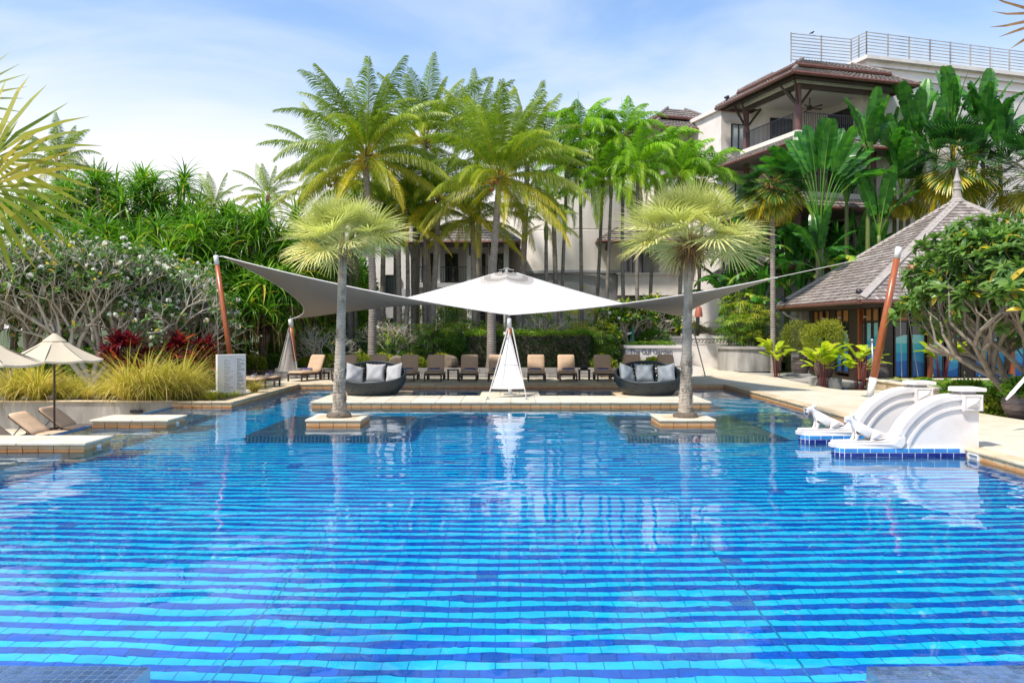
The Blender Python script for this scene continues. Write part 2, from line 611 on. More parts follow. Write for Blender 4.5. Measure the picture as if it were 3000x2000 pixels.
def fabricmat(name, c, transl):
    m = mat(name, c, tuple(.95 * x for x in c), 2, .8, .12, 160)
    nt = m.node_tree
    b = nt.nodes['Principled BSDF']
    tr = nt.nodes.new('ShaderNodeBsdfTranslucent')
    tr.inputs[0].default_value = (*[.8 * x for x in c], 1)
    mx = nt.nodes.new('ShaderNodeMixShader')
    mx.inputs[0].default_value = transl
    nt.links.new(b.outputs[0], mx.inputs[1])
    nt.links.new(tr.outputs[0], mx.inputs[2])
    nt.links.new(mx.outputs[0], nt.nodes['Material Output'].inputs[0])
    return m


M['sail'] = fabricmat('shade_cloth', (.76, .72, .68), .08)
M['sail_shaded'] = fabricmat('taupe_shaded_cloth', (.40, .365, .33), .08)  # darker copy of the sail cloth, underside shade put into its colour
M['canvas_cream'] = fabricmat('cream_parasol_canvas', (.74, .64, .47), .3)
M['canvas_tan'] = fabricmat('tan_parasol_canvas', (.52, .38, .22), .3)


def watermat():
    m = bpy.data.materials.new('pool_water')
    m.use_nodes = True
    nt = m.node_tree
    b = nt.nodes['Principled BSDF']
    b.inputs['Base Color'].default_value = (.93, .985, 1, 1)
    b.inputs['Transmission Weight'].default_value = 1
    b.inputs['Roughness'].default_value = 0
    b.inputs['IOR'].default_value = 1.42
    n = _noise(nt, _coords(nt, 'World', (1.0, 1.6, 1)), 2.2, 2, .5, .6)
    bn = nt.nodes.new('ShaderNodeBump')
    bn.inputs['Strength'].default_value = .05
    bn.inputs['Distance'].default_value = .05
    nt.links.new(n, bn.inputs['Height'])
    nt.links.new(bn.outputs[0], b.inputs['Normal'])
    return m


M['water'] = watermat()

# ------------------------------------------------------------------ ground, pool, decks
DZ = .17          # deck level above the water
FLOOR = -1.5
XL, XR, YF, YN = -8.45, 8.42, 32.5, 1.2     # pool edges
XW = -10.2        # overflow edge on the left, beside the sunken terrace
YW = 24.7         # garden wall / front of the island

b = MB()
z = .09
for x0, x1, y0, y1 in ((-700, 700, 60, 900), (-700, 700, 36.4, 60), (-700, -16.6, -60, 36.4), (16, 700, -60, 36.4), (-16.6, XL - .3, YW + .1, 36.4), (-16.6, -10.5, -60, 12), (-10.5, 16, -60, .8)):
    b.quad((x0, y0, z), (x1, y0, z), (x1, y1, z), (x0, y1, z))
tag(b.build('ground', M['ground']), 'dark green ground under the garden planting', kind='structure')
b = MB()
for x0, x1, y0, y1, z in ((-40, 5.3, 36.9, 60, .50), (5.3, 8.9, 38.9, 60, .44), (8.9, 40, 45.0, 60, .50), (-30, -12.6, YW + .16, 36.9, .16), (-12.6, XL - .34, YW + .16, 28.6, .15), (11.9, 30, 18.4, 45, .03)):
    b.quad((x0, y0, z), (x1, y0, z), (x1, y1, z), (x0, y1, z))
b.quad((-40, 36.9, .1), (5.3, 36.9, .1), (5.3, 36.9, .5), (-40, 36.9, .5))
tag(b.build('planting_bed', M['soil']), 'dark soil of the planting beds behind the pool', kind='structure')

b = MB()
b.prism([(8.76, .8), (16, .8), (16, 18.2), (12.5, 18.9), (12.3, 20.4), (12.25, 21.6), (13.15, 24), (13.15, 29.3), (12.9, 29.25), (11.9, 29.45), (11.7, 30.4), (11.95, 37.2), (11.0, 44.6), (11.0, 46), (4.5, 46), (4.5, 36.6), (-12.5, 36.6), (-12.5, 29.4), (-10.2, 28.4), (XL - .34, 28.2), (XL - .34, 32.86), (8.76, 32.86)], -.3, DZ)
tag(b.build('pool_deck', M['deck']), 'pale sandy paving round the pool', kind='structure')
deck = bpy.data.objects['pool_deck']
KIDS['pool_deck'] = []
b = MB()
b.prism([(11.95, 37.3), (14.0, 36.9), (14.2, 39.6), (11.6, 41.5)], -.2, DZ - .015)
b.prism([(12.5, 33.3), (14.6, 33.2), (14.6, 36.9), (12.0, 37.2)], -.2, DZ - .03)
tag(b.build('pavement', M['concrete']), 'grey concrete path beside the pavilion', kind='structure')

# pool shell
b = MB()
for (x0, y0, x1, y1) in ((XR + .03, YN, XR + .03, YF + .03), (XR + .03, YF + .03, XL - .03, YF + .03), (XL - .03, YF + .03, XL - .03, YW + .03), (XL - .03, YW + .03, XW - .3, YW + .03), (XW, YW, XW, YN), (XW, YN, XR + .03, YN)):
    b.quad((x0, y0, FLOOR - .05), (x1, y1, FLOOR - .05), (x1, y1, .02 if (x0 == XW and x1 == XW) or y0 == y1 == YN else .12), (x0, y0, .02 if (x0 == XW and x1 == XW) or y0 == y1 == YN else .12))
tag(b.build('pool_wall', M['tile_mid']), 'blue tiled wall of the pool', kind='structure')


def tile_mesh(name, w, h, t, m, bev=.006):
    """tile in the xz plane, face towards -y, thickness t behind the face"""
    q = MB()
    q.add([(-w / 2, bev, -h / 2), (w / 2, bev, -h / 2), (w / 2, bev, h / 2), (-w / 2, bev, h / 2),
           (-w / 2 + bev, 0, -h / 2 + bev), (w / 2 - bev, 0, -h / 2 + bev), (w / 2 - bev, 0, h / 2 - bev), (-w / 2 + bev, 0, h / 2 - bev),
           (-w / 2, t, -h / 2), (w / 2, t, -h / 2), (w / 2, t, h / 2), (-w / 2, t, h / 2)],
          [(4, 5, 6, 7), (0, 1, 5, 4), (1, 2, 6, 5), (2, 3, 7, 6), (3, 0, 4, 7), (8, 9, 1, 0), (9, 10, 2, 1), (10, 11, 3, 2), (11, 8, 0, 3)])
    return q.mesh(name, m)


def slab_mesh(name, w, d, t, m, bev=.012):
    """flat slab, top at z = 0, centred in x and y"""
    q = MB()
    q.bbox((0, 0, -t / 2), (w, d, t), bev)
    return q.mesh(name, m)


SIDE_H = .50


def edge_run(parent, A, B, tile=.3, cop=.6, depth=.36, side=True, top=True):
    """waterline tiles and coping slabs from A to B; the water lies to the right of A->B"""
    A, B = Vector((*A, 0)), Vector((*B, 0))
    d = B - A
    L = d.length
    d.normalize()
    out = Vector((d.y, -d.x, 0))            # towards the water
    rz = math.atan2(d.y, d.x)
    if side:
        n = max(1, round(L / tile))
        w = L / n
        me = tile_mesh('tile', w - .010, SIDE_H, .03, M['tile'])
        for i in range(n):
            p = A + d * (w * (i + .5)) + Vector((0, 0, .117 - SIDE_H / 2)) + out * RG.uniform(-.002, .002)
            add('tile', me, parent, p, (0, 0, rz))
    if top:
        n = max(1, round(L / cop))
        w = L / n
        me = slab_mesh('coping_slab', w - .008, depth, .055, M['coping'])
        for i in range(n):
            p = A + d * (w * (i + .5)) - out * (depth / 2 - .03) + Vector((0, 0, DZ + .006 + RG.uniform(-.002, .002)))
            add('coping_slab', me, parent, p, (0, 0, rz))


edge_run(deck, (XR, YF), (XR, 1.3), .32)              # right edge (water to the west)
edge_run(deck, (XL, YF), (XR, YF), .32)
edge_run(deck, (XL, YW), (XL, YF), .32)
edge_run(deck, (XW - .05, YW), (XL, YW), .30)
b = MB()
b.box((XR + .10, (YF + YN) / 2, -.15), (.13, YF - YN, .5))
b.box(((XL + XR) / 2, YF + .10, -.15), (XR - XL + .3, .13, .5))
b.box((XL - .10, (YF + YW) / 2, -.15), (.13, YF - YW, .5))
b.box(((XL + XW) / 2 - .1, YW + .10, -.15), (XL - XW + .2, .13, .5))
b.box(((XL + XW) / 2 - .2, YW + .25, -.1), (XL - XW - .2, .2, .40))
b.build('mortar_bed', M['joint'], deck)

# pool floor tiles: rows across the pool, light and dark in turn
TW, TD, TG = .242, .136, .004
fl = MB()
fl.quad((XW - .3, YN - .2, FLOOR - .006), (XR + .1, YN - .2, FLOOR - .006), (XR + .1, YF + .1, FLOOR - .006), (XW - .3, YF + .1, FLOOR - .006))
pool_floor = tag(fl.build('pool_floor', M['grout_dark']), 'pool floor tiled in light and dark blue rows under the water', kind='structure')
u_ = np.array([[-.5, -.5, -.006], [.5, -.5, -.006], [.5, .5, -.006], [-.5, .5, -.006], [-.48, -.47, 0], [.48, -.47, 0], [.48, .47, 0], [-.48, .47, 0]], dtype=np.float32)
f_ = np.array([[4, 5, 6, 7], [0, 1, 5, 4], [1, 2, 6, 5], [2, 3, 7, 6], [3, 0, 4, 7]], dtype=np.int32)
me_l = np_mesh('tile', u_ * np.array([TW - TG, TD - TG, 1]), f_, M['tile_light'])
me_d = np_mesh('tile', u_ * np.array([TW - TG, TD - TG, 1]), f_, M['tile_dark'])
rs = np.random.RandomState(5)
VV, FF, MI, off = [], [], [], 0
n_single = 0
ny = int((YF - YN) / TD)
for r in range(ny):
    y = YN + TD * (r + .5)
    sh = (r % 2) * TW / 2
    xs = np.arange(XW + TW / 2 + sh - TW, XR + TW / 2, TW)
    xs = xs[(xs > XW + .02) & (xs < XR + .05)]
    single = np.zeros(len(xs), bool)
    if y > 6.95 and n_single < 300:
        idx = np.where(np.abs(xs) < .63 * y)[0][:300 - n_single]
        single[idx] = True
        n_single += len(idx)
    for x in xs[single]:
        add('tile', me_l if r % 2 else me_d, pool_floor, (x, y, FLOOR + rs.uniform(-.0015, .0015))).cycles.is_caustics_receiver = True
    q = xs[~single]
    if len(q) == 0:
        continue
    n = len(q)
    cen = np.stack([q, np.full(n, y), FLOOR + rs.uniform(-.0015, .0015, n)], 1)
    V = (u_ * np.array([TW - TG, TD - TG, 1]))[None] + cen[:, None]
    VV.append(V.reshape(-1, 3))
    FF.append((f_[None] + (np.arange(n) * 8 + off)[:, None, None]).reshape(-1, 4))
    mi = np.full(n, r % 2)
    odd = rs.rand(n)
    mi[odd < .008] = 2
    MI.append(np.repeat(mi, 5))
    off += 8 * n
tag(add('tile_field', np_mesh('tile_field', np.concatenate(VV), np.concatenate(FF), [M['tile_dark'], M['tile_light'], M['tile_mid']], mi=np.concatenate(MI)), pool_floor), kind='stuff').cycles.is_caustics_receiver = True
for x in (-2.49, 2.49):
    b = MB()
    b.box((x, (YF + 6) / 2, FLOOR + .001), (.016, YF - 6, .006))
    b.build('lane_line', M['tile_light'], pool_floor)


# water: long gentle ripples as geometry
def water():
    nx, ny = 330, 640
    X = np.linspace(XW - .02, XR + .02, nx)
    t = np.linspace(0, 1, ny)
    Y = YN + (YF + .03 - YN) * (.55 * t + .45 * t ** 2)
    xx, yy = np.meshgrid(X, Y)
    zz = np.zeros_like(xx)
    R = np.random.RandomState(11)
    for k in range(46):
        lam = R.uniform(.30, 1.5)
        th = R.normal(PI / 2, .62)
        amp = .00044 * lam
        zz += amp * np.sin(2 * PI / lam * (xx * math.cos(th) + yy * math.sin(th)) + R.uniform(0, 7))
    # patches where the breeze ruffles the surface more than elsewhere
    patch = .8 + .5 * np.sin(.55 * xx + 1.1 + .8 * np.sin(.3 * yy)) * np.sin(.42 * yy + .7 * np.sin(.5 * xx)) 
    zz *= patch
    V = np.stack([xx, yy, zz], -1).reshape(-1, 3)
    i = np.arange(nx * ny).reshape(ny, nx)
    F = np.stack([i[:-1, :-1], i[:-1, 1:], i[1:, 1:], i[1:, :-1]], -1).reshape(-1, 4)
    o = add('pool_water', np_mesh('pool_water', V, F, M['water'], smooth=True))
    tag(o, 'clear blue rippled water of the swimming pool', kind='structure')
    o.cycles.is_caustics_caster = True


water()


# underwater benches and ledges with mosaic
def mosaic_ledge(name, x0, x1, y0, y1, top, step, m, label, singles=False, gr='grout', view=None):
    b = MB()
    b.box(((x0 + x1) / 2, (y0 + y1) / 2, (top + FLOOR) / 2 - .003), (x1 - x0, y1 - y0, top - FLOOR - .006))
    o = tag(b.build(name, M[gr]), label, kind='structure')
    nx, ny = round((x1 - x0) / step), round((y1 - y0) / step)
    sx, sy = (x1 - x0) / nx, (y1 - y0) / ny
    g = .20 * step
    u = u_ * np.array([sx - g, sy - g, 1])
    VV, me = [], np_mesh('mosaic_tile', u, f_, m)
    for i in range(nx):
        for j in range(ny):
            c = np.array([x0 + sx * (i + .5), y0 + sy * (j + .5), top + rs.uniform(-.001, .001)])
            if singles and view(c[0], c[1]):
                add('mosaic_tile', me, o, c).cycles.is_caustics_receiver = True
            else:
                VV.append(u + c)
    # front faces
    uu = u_[:, [0, 2, 1]] * np.array([sx - g, -1, sy - g])
    nz = int((top - FLOOR) / sy)
    for i in range(nx):
        for k in range(nz):
            VV.append(uu + np.array([x0 + sx * (i + .5), y0 - .006, top - sy * (k + .5)]))
    VV = np.concatenate(VV)
    n = len(VV) // 8
    FF = (f_[None] + (np.arange(n) * 8)[:, None, None]).reshape(-1, 4)
    tag(add('mosaic_field', np_mesh('mosaic_field', VV, FF, m), o), kind='stuff').cycles.is_caustics_receiver = True
    return o


mosaic_ledge('pool_floor_bench', -6.2, -2.72, 4.6, 6.15, -.42, .074, M['mosaic'], 'mosaic bench under the water at the near left of the pool', True, 'grout', lambda x, y: x > -3.9 and y > 5.45)
mosaic_ledge('pool_floor_bench', 2.66, 6.2, 4.6, 6.15, -.42, .074, M['mosaic'], 'mosaic bench under the water at the near right of the pool', True, 'grout', lambda x, y: x < 3.9 and y > 5.45)
mosaic_ledge('pool_floor_ledge', -6.05, -2.6, 18.5, 22.6, -.34, .085, M['mosaic_dark'], 'dark mosaic ledge under the water round the left palm planter')
mosaic_ledge('pool_floor_ledge', 2.6, 6.05, 18.5, 22.6, -.34, .085, M['mosaic_dark'], 'dark mosaic ledge under the water round the right palm planter')
mosaic_ledge('pool_floor_ledge', XW + .02, -8.75, 13.0, YW - .02, -.30, .11, M['mosaic_dark'], 'dark mosaic ledge under the water along the overflow edge')


# stone blocks standing in the water
def stone_block(name, label, cat, x0, x1, y0, y1, ntx, nty, slabs, group=None, kind=None, faces='flrb', z0=-.36):
    t = thing(name, label, cat, ((x0 + x1) / 2, (y0 + y1) / 2, 0), 0, group, kind)
    b = MB()
    b.box(((x0 + x1) / 2, (y0 + y1) / 2, -.62), (x1 - x0 - .05, y1 - y0 - .05, 1.46))
    b.build('core', M['joint'], t)
    loc = Vector(t.location)

    def run(A, B, n):
        A, B = Vector((*A, 0)), Vector((*B, 0))
        d = (B - A)
        w = d.length / n
        d.normalize()
        me = tile_mesh('tile', w - .009, SIDE_H, .03, M['tile'])
        for i in range(n):
            add('tile', me, t, A + d * (w * (i + .5)) + Vector((0, 0, .117 - SIDE_H / 2)) - loc, (0, 0, math.atan2(d.y, d.x)))
    if 'f' in faces:
        run((x0, y0), (x1, y0), ntx)
    if 'r' in faces:
        run((x1, y0), (x1, y1), nty)
    if 'b' in faces:
        run((x1, y1), (x0, y1), ntx)
    if 'l' in faces:
        run((x0, y1), (x0, y0), nty)
    for (a0, a1, c0, c1) in slabs:
        w, d = a1 - a0, c1 - c0
        add('slab', slab_mesh('slab', w - .008, d - .008, .055, M['slab']), t, Vector(((a0 + a1) / 2, (c0 + c1) / 2, DZ + .005 + RG.uniform(-.001, .001))) - loc)
    return t


def wall_light(t, p, face):
    b = MB()
    b.smooth = True
    q = 14
    rings = []
    for k, (rr, dd) in enumerate(((1, 0), (.95, .018), (.75, .034), (.35, .042))):
        for j in range(q):
            w = 2 * PI * j / q
            a, c = .085 * rr * math.cos(w), .045 * rr * math.sin(w)
            rings.append(Vector(p) + (Vector((a, -dd, c)) if face == 'f' else Vector((dd, a, c))))
    fs = [(k * q + j, k * q + (j + 1) % q, (k + 1) * q + (j + 1) % q, (k + 1) * q + j) for k in range(3) for j in range(q)] + [tuple(3 * q + j for j in range(q))]
    b.add(rings, fs)
    b.build('wall_light', M['white_paint'], t)


o = .05
ta = stone_block('stone_platform', 'long sandstone platform in the near left water in front of two tan loungers', 'platform', -11.0, -8.30, 15.9, 16.95, 9, 3,
                 [(-11.05, -9.6, 15.85, 17.0), (-9.6, -8.25, 15.85, 17.0)], 'sandstone platforms along the overflow edge')
wall_light(ta, (-8.30, 16.45, .03), 'r')
tb = stone_block('stone_platform', 'shorter sandstone platform in the left water farther from the camera, below the grey garden wall', 'platform', -10.18, -8.36, 19.86, 20.95, 6, 3,
                 [(-10.23, -9.2, 19.81, 21.0), (-9.2, -8.31, 19.81, 21.0)], 'sandstone platforms along the overflow edge')
wall_light(tb, (-8.36, 20.45, .03), 'r')
for sgn, lab in ((-1, 'square sandstone planter block in the pool holding the left silver fan palm'), (1, 'square sandstone planter block in the pool holding the right silver fan palm')):
    x0, x1 = (-5.0, -3.68) if sgn < 0 else (3.60, 4.93)
    y0, y1 = 19.9, 21.2
    a, c = x0 - .03, x1 + .03
    q = .16
    t = stone_block('palm_planter', lab, 'planter', x0, x1, y0, y1, 4, 4,
                    [(a, c, y0 - .03, y0 + q), (a, c, y1 - q, y1 + .03), (a, a + q + .03, y0 + q, y1 - q), (c - q - .03, c, y0 + q, y1 - q)], 'palm planters standing in the pool')
    b = MB()
    b.box(((x0 + x1) / 2, (y0 + y1) / 2, DZ - .06), (x1 - x0 - .3, y1 - y0 - .3, .12))
    b.build('inner_slab', M['coping'], t)

# island: front strip and three tabs that reach back under sofas and mast
sl = []
n = 16
w = 12.1 / n
for i in range(n):
    sl.append((-6.08 + w * i, -6.08 + w * (i + 1), 24.66, 25.78))
    sl.append((-6.08 + w * i, -6.08 + w * (i + 1), 25.78, 26.92))
isl = stone_block('pool_island', 'low sandstone island across the pool carrying the sofas', None, -6.05, 5.99, 24.7, 26.9, 40, 7, sl, kind='structure')
for (x0, x1, n) in ((-6.05, -3.5, 3), (-1.03, .9, 3), (3.5, 5.99, 3)):
    bb = MB()
    bb.box(((x0 + x1) / 2, 27.9, -.62), (x1 - x0 - .05, 2.0, 1.46))
    bb.build('core', M['joint'], isl)
    loc = Vector(isl.location)
    nn = round((x1 - x0) / .32)
    me = tile_mesh('tile', (x1 - x0) / nn - .009, SIDE_H, .03, M['tile'])
    ms = tile_mesh('tile', 2.0 / 6 - .009, SIDE_H, .03, M['tile'])
    for k in range(6):
        yy = 26.95 + 2.0 / 6 * (k + .5)
        add('tile', ms, isl, Vector((x1, yy, .117 - SIDE_H / 2)) - loc, (0, 0, PI / 2))
        add('tile', ms, isl, Vector((x0, yy, .117 - SIDE_H / 2)) - loc, (0, 0, -PI / 2))
    w = (x1 - x0 + .06) / n
    sm = slab_mesh('slab', w - .008, .99, .055, M['slab'] if x0 == -1.03 else M['coping'])
    for i in range(n):
        for k in range(2):
            add('slab', sm, isl, Vector((x0 - .03 + w * (i + .5), 27.42 + k, DZ + .005)) - loc)

# sunken terrace on the left with its walls
b = MB()
b.quad((-16.6, 11.9, -.65), (XW - .25, 11.9, -.65), (XW - .25, YW, -.65), (-16.6, YW, -.65))
tag(b.build('terrace_floor', M['deck']), 'sunken paved terrace left of the pool', kind='structure')
b = MB()
b.box((XW - .09, (12 + YW) / 2, -.335), (.14, YW - 12, .68))
tag(b.build('overflow_wall', M['mosaic_dark']), 'blue tiled overflow edge between pool and sunken terrace', kind='structure')
t = thing('garden_wall', 'stained grey concrete retaining wall behind the sunken loungers', 'retaining wall', (-13.4, YW + .1, -.65))
b = MB()
b.box((-13.4, YW + .12, -.24), (6.4, .22, .82))
b.box((-16.5, 18.3, -.24), (.22, 12.6, .82))
b.build('wall_body', M['concrete'], t)
n = 10
for i in range(n):
    add('coping_slab', slab_mesh('coping_slab', .632, .30, .04, M['coping']), t, Vector((-16.6 + .64 * (i + .5), YW + .10, .205)) - Vector(t.location))
b = MB()
b.box((P(640 * .4146, 1255, 22).x, YW - .02, -.12), (.36, .06, .09))
b.build('wall_box', M['black_metal'], t)

# low granite wall behind the far loungers
t = thing('low_wall', 'low grey granite retaining wall behind the far row of loungers', 'low wall', (-1, 36.75, DZ))
n = 26
for i in range(n):
    for k in range(2):
        if k == 1 and i == n - 1:
            continue
        add('block', tile_mesh('block', .56, .20, .25, M['granite'], .012) if i == 0 else bpy.data.meshes['block' if k == 0 else 'block.001'], t,
            (-9.6 + .572 * (i + .5 * k), -.13, .105 + .212 * k))
b = MB()
b.box((-3.1, 36.78, DZ + .2), (15, .2, .4))
b.build('mortar_core', M['joint'], t)

t = thing('white_kerb', 'low white kerb wall of the bed under the lettered planter', 'low wall', (7, 38.85, DZ))
b = MB()
b.box((7.1, 38.85, .34), (3.8, .16, .36))
b.box((8.92, 40.4, .34), (.16, 2.94, .36))
b.build('kerb_body', M['white'], t)

# ------------------------------------------------------------------ white step walls with statues
def smooth_mod(o, lv=1):
    m = o.modifiers.new('subsurf', 'SUBSURF')
    m.levels = m.render_levels = lv
    return o


def step_wall(Y0, label):
    Y1 = Y0 + .42
    t = thing('step_wall', label, 'step wall', (7.4, Y0 + .21, 0), 0, 'white step walls at the right pool edge')
    loc = Vector(t.location)
    xl = 6.17
    # plinth of the base with chamfered nose
    nose = [(xl, Y0), (8.45, Y0), (8.45, Y1), (xl, Y1), (xl - .13, Y1 - .13), (xl - .13, Y0 + .13)]
    b = MB()
    b.prism(nose, -1.4, .165)
    b.build('tile_base', M['grout'], t)
    tl, th = .238, .075
    rows = [(.125, 'tile_light'), (.040, 'tile_navy'), (-.045, 'tile_navy'), (-.130, 'tile_light'), (-.215, 'tile_navy')]
    mlook = {'tile_light': M['tile_mid'], 'tile_navy': M['tile_navy']}
    for r, (zc, mm) in enumerate(rows):
        me = tile_mesh('tile', tl - .012, th, .012, mlook[mm], .004)
        mh = tile_mesh('tile', tl / 2 - .012, th, .012, mlook[mm], .004)
        x = xl
        first = True
        while x < 8.40:
            w = tl
            if first and r % 2:
                w = tl / 2
            if x + w > 8.46:
                break
            add('tile', me if w == tl else mh, t, Vector((x + w / 2, Y0 - .006, zc)) - loc)
            x += w
            first = False
        # chamfer and end faces
        q = .13 * math.sqrt(2)
        mc = tile_mesh('tile', q / 2 - .010, th, .012, mlook[mm], .004)
        for k in (.25, .75):
            add('tile', mc, t, Vector((xl - .13 * (1 - k) - .004, Y0 + .13 * (1 - k) - .004, zc)) - loc, (0, 0, -PI / 4))
        add('tile', tile_mesh('tile', .15, th, .012, mlook[mm], .004), t, Vector((xl - .136, Y0 + .21, zc)) - loc, (0, 0, -PI / 2))
    # white body seen from the side (x, z)
    Rr, cx, cz = 1.30, 8.37, 1.135 - 1.30

    def arc(r, a0, a1, n=20):
        return [(cx - r * math.sin(a), cz + r * math.cos(a)) for a in [a0 + (a1 - a0) * i / n for i in range(n + 1)]]
    A = R_(64)
    b = MB()
    b.smooth = False
    top = arc(Rr - .02, A, 0)
    body = [(xl + .98, .168), (xl + .93, .24), (xl + .97, .34), (xl + 1.06, .39)] + top + [(8.69, 1.10), (8.69, .10), (8.5, .10), (8.5, .168)]
    b.extrude_y(body, Y0 + .05, Y1 - .05)
    b.build('wall_body', M['white'], t)
    # outer rail with its sweep into the plinth, full width, and inner rail
    b = MB()
    outer = arc(Rr + .02, A, 0)
    inner = arc(Rr - .075, 0, A)
    b.extrude_y(outer + inner, Y0, Y1)
    b.build('outer_rail', M['white'], t)
    b = MB()
    o2, i2 = arc(Rr - .20, R_(73), 0), arc(Rr - .25, 0, R_(75))
    b.extrude_y(o2 + i2, Y0 + .015, Y1 - .015)
    b.build('inner_rail', M['white'], t)
    # plinth mouldings under the statue, rising in an ogee to the rail
    for name, zt, zb, gx, gy in (('upper_moulding', .292, .235, .015, .015), ('lower_moulding', .240, .168, .055, .05)):
        b = MB()
        pts = [(xl - .13 - gx, zb), (xl - .13 - gx, zt - .012), (xl - .13 - gx + .012, zt)]
        if name[0] == 'u':
            pts += [(xl + .80, zt), (xl + .88, zt + .02), (xl + .95, zt + .09), (xl + 1.02, zt + .13), (xl + 1.12, zt + .135), (xl + 1.12, zt + .06), (xl + 1.02, zt + .05), (xl + .96, zt), (xl + .90, zb)]
        else:
            pts += [(xl + .86, zt), (xl + .94, zt + .03), (xl + 1.0, zt + .10), (xl + 1.12, zt + .14), (xl + 1.12, zt + .02), (xl + 1.05, zb)]
        b.extrude_y(pts, Y0 - gy + .03, Y1 + gy - .03)
        # chamfer the nose: pull the two outer corners back
        for i, (x, y, z_) in enumerate(b.v):
            if x < xl - .10:
                b.v[i] = (x, min(max(y, Y0 + .12), Y1 - .12), z_)
        # insert: front corners of the nose
        o = b.build(name, M['white'], t)
    # pier with pyramid rosette
    b = MB()
    b.box((8.545, Y0 + .21, 1.008), (.375, .47, .31))
    b.build('pier', M['white'], t)
    b = MB()
    xc, zc, q = 8.545, 1.008, .135
    yf = Y0 - .026
    f = .168
    for (x0, x1, z0, z1) in ((xc - f, xc + f, zc + q - .022, zc + q), (xc - f, xc + f, zc - q, zc - q + .022), (xc - f, xc - f + .022, zc - q + .022, zc + q - .022), (xc + f - .022, xc + f, zc - q + .022, zc + q - .022)):
        b.box(((x0 + x1) / 2, yf - .006, (z0 + z1) / 2), (x1 - x0, .018, z1 - z0))
    k, m_ = f - .035, q - .035
    b.add([(xc - k, yf, zc - m_), (xc + k, yf, zc - m_), (xc + k, yf, zc + m_), (xc - k, yf, zc + m_), (xc, yf - .075, zc)], [(0, 1, 4), (1, 2, 4), (2, 3, 4), (3, 0, 4)])
    b.build('rosette', M['white'], t)
    b = MB()
    b.box((8.50, Y0 + .21, 1.190), (.26, .34, .055))
    b.build('cap_neck', M['grey_wall'], t)
    b = MB()
    b.prism([(8.20, Y0 + .21), (8.36, Y0 - .05), (8.78, Y0 - .05), (8.78, Y0 + .47), (8.36, Y0 + .47)], 1.218, 1.285)
    b.build('cap', M['white'], t)
    return t


step_wall(15.2, 'nearer white curved step wall with pyramid rosette, above blue tiles')
step_wall(17.0, 'farther white curved step wall, partly hidden behind the nearer one')


def skin_mesh(name, verts, edges, radii, m, lv=2, parent=None, root=0):
    me = bpy.data.meshes.new(name)
    me.from_pydata([tuple(v) for v in verts], edges, [])
    o = add(name, me, parent)
    o.modifiers.new('skin', 'SKIN').use_smooth_shade = True
    for i, r in enumerate(radii):
        me.skin_vertices[0].data[i].radius = (r, r) if isinstance(r, (int, float)) else r
    me.skin_vertices[0].data[root].use_root = True
    s = o.modifiers.new('subsurf', 'SUBSURF')
    s.levels = s.render_levels = lv
    me.materials.append(m)
    return o


def statue(x, y, z, label):
    t = thing('animal_statue', label, 'statue', (x, y, z), 0, 'white animal statues on the step walls')
    # crouching beast looking towards -x, chest high, rump low
    v = [(.30, 0, .125), (.16, 0, .135), (.02, 0, .175), (-.10, 0, .245), (-.155, 0, .33), (-.20, 0, .40), (-.275, 0, .405), (-.335, 0, .385),
         (-.10, .075, .16), (-.13, .085, .07), (-.135, .085, .015), (-.185, .085, .012),
         (-.10, -.075, .16), (-.13, -.085, .07), (-.135, -.085, .015), (-.185, -.085, .012),
         (.24, .10, .10), (.14, .125, .045), (.20, .125, .015), (.10, .13, .015),
         (.24, -.10, .10), (.14, -.125, .045), (.20, -.125, .015), (.10, -.13, .015),
         (.38, 0, .10), (.46, 0, .075)]
    e = [(0, 1), (1, 2), (2, 3), (3, 4), (4, 5), (5, 6), (6, 7), (3, 8), (8, 9), (9, 10), (10, 11), (3, 12), (12, 13), (13, 14), (14, 15),
         (0, 16), (16, 17), (17, 18), (18, 19), (0, 20), (20, 21), (21, 22), (22, 23), (0, 24), (24, 25)]
    r = [.085, .095, .105, .105, .07, .072, .055, .035, .05, .036, .03, .026, .05, .036, .03, .026, .06, .05, .03, .025, .06, .05, .03, .025, .045, .02]
    skin_mesh('body', v, e, r, M['white'], 2, t, 2)
    b = MB()
    b.smooth = True
    for s in (-1, 1):
        b.tube([(-.185, .05 * s, .445), (-.165, .075 * s, .475), (-.16, .08 * s, .50)], [.028, .022, .006], 8)
    b.build('ear', M['white'], t, world=False)
    b = MB()
    b.smooth = True
    for s in (-1, 1):
        b.tube([(-.235, .048 * s, .425), (-.250, .056 * s, .425)], [.016, .010], 8)
    b.build('eye', M['white'], t, world=False)
    b = MB()
    b.smooth = True
    b.tube([(-.27, 0, .365), (-.315, 0, .345), (-.335, 0, .335)], [.036, .030, .012], 8)
    b.build('jaw', M['white'], t, world=False)


statue(6.58, 15.41, .292, 'white stone animal statue crouching on the nearer step wall')
statue(6.52, 17.21, .292, 'white stone animal statue with raised head on the farther step wall')

for Y, lab in ((14.92, 'near'), (23.4, 'far')):
    b = MB()
    for (y0, y1, z0, z1) in ((Y - .17, Y + .17, .085, .115), (Y - .17, Y + .17, -.235, -.205), (Y - .17, Y - .14, -.205, .085), (Y + .14, Y + .17, -.205, .085)):
        b.box((XR - .016, (y0 + y1) / 2, (z0 + z1) / 2), (.03, y1 - y0, z1 - z0))
    b.build('skimmer_frame', M['white_paint'], deck)
    b = MB()
    b.box((XR - .004, Y, -.06), (.006, .28, .29))
    b.build('skimmer_mouth', M['grey_wall'], deck)


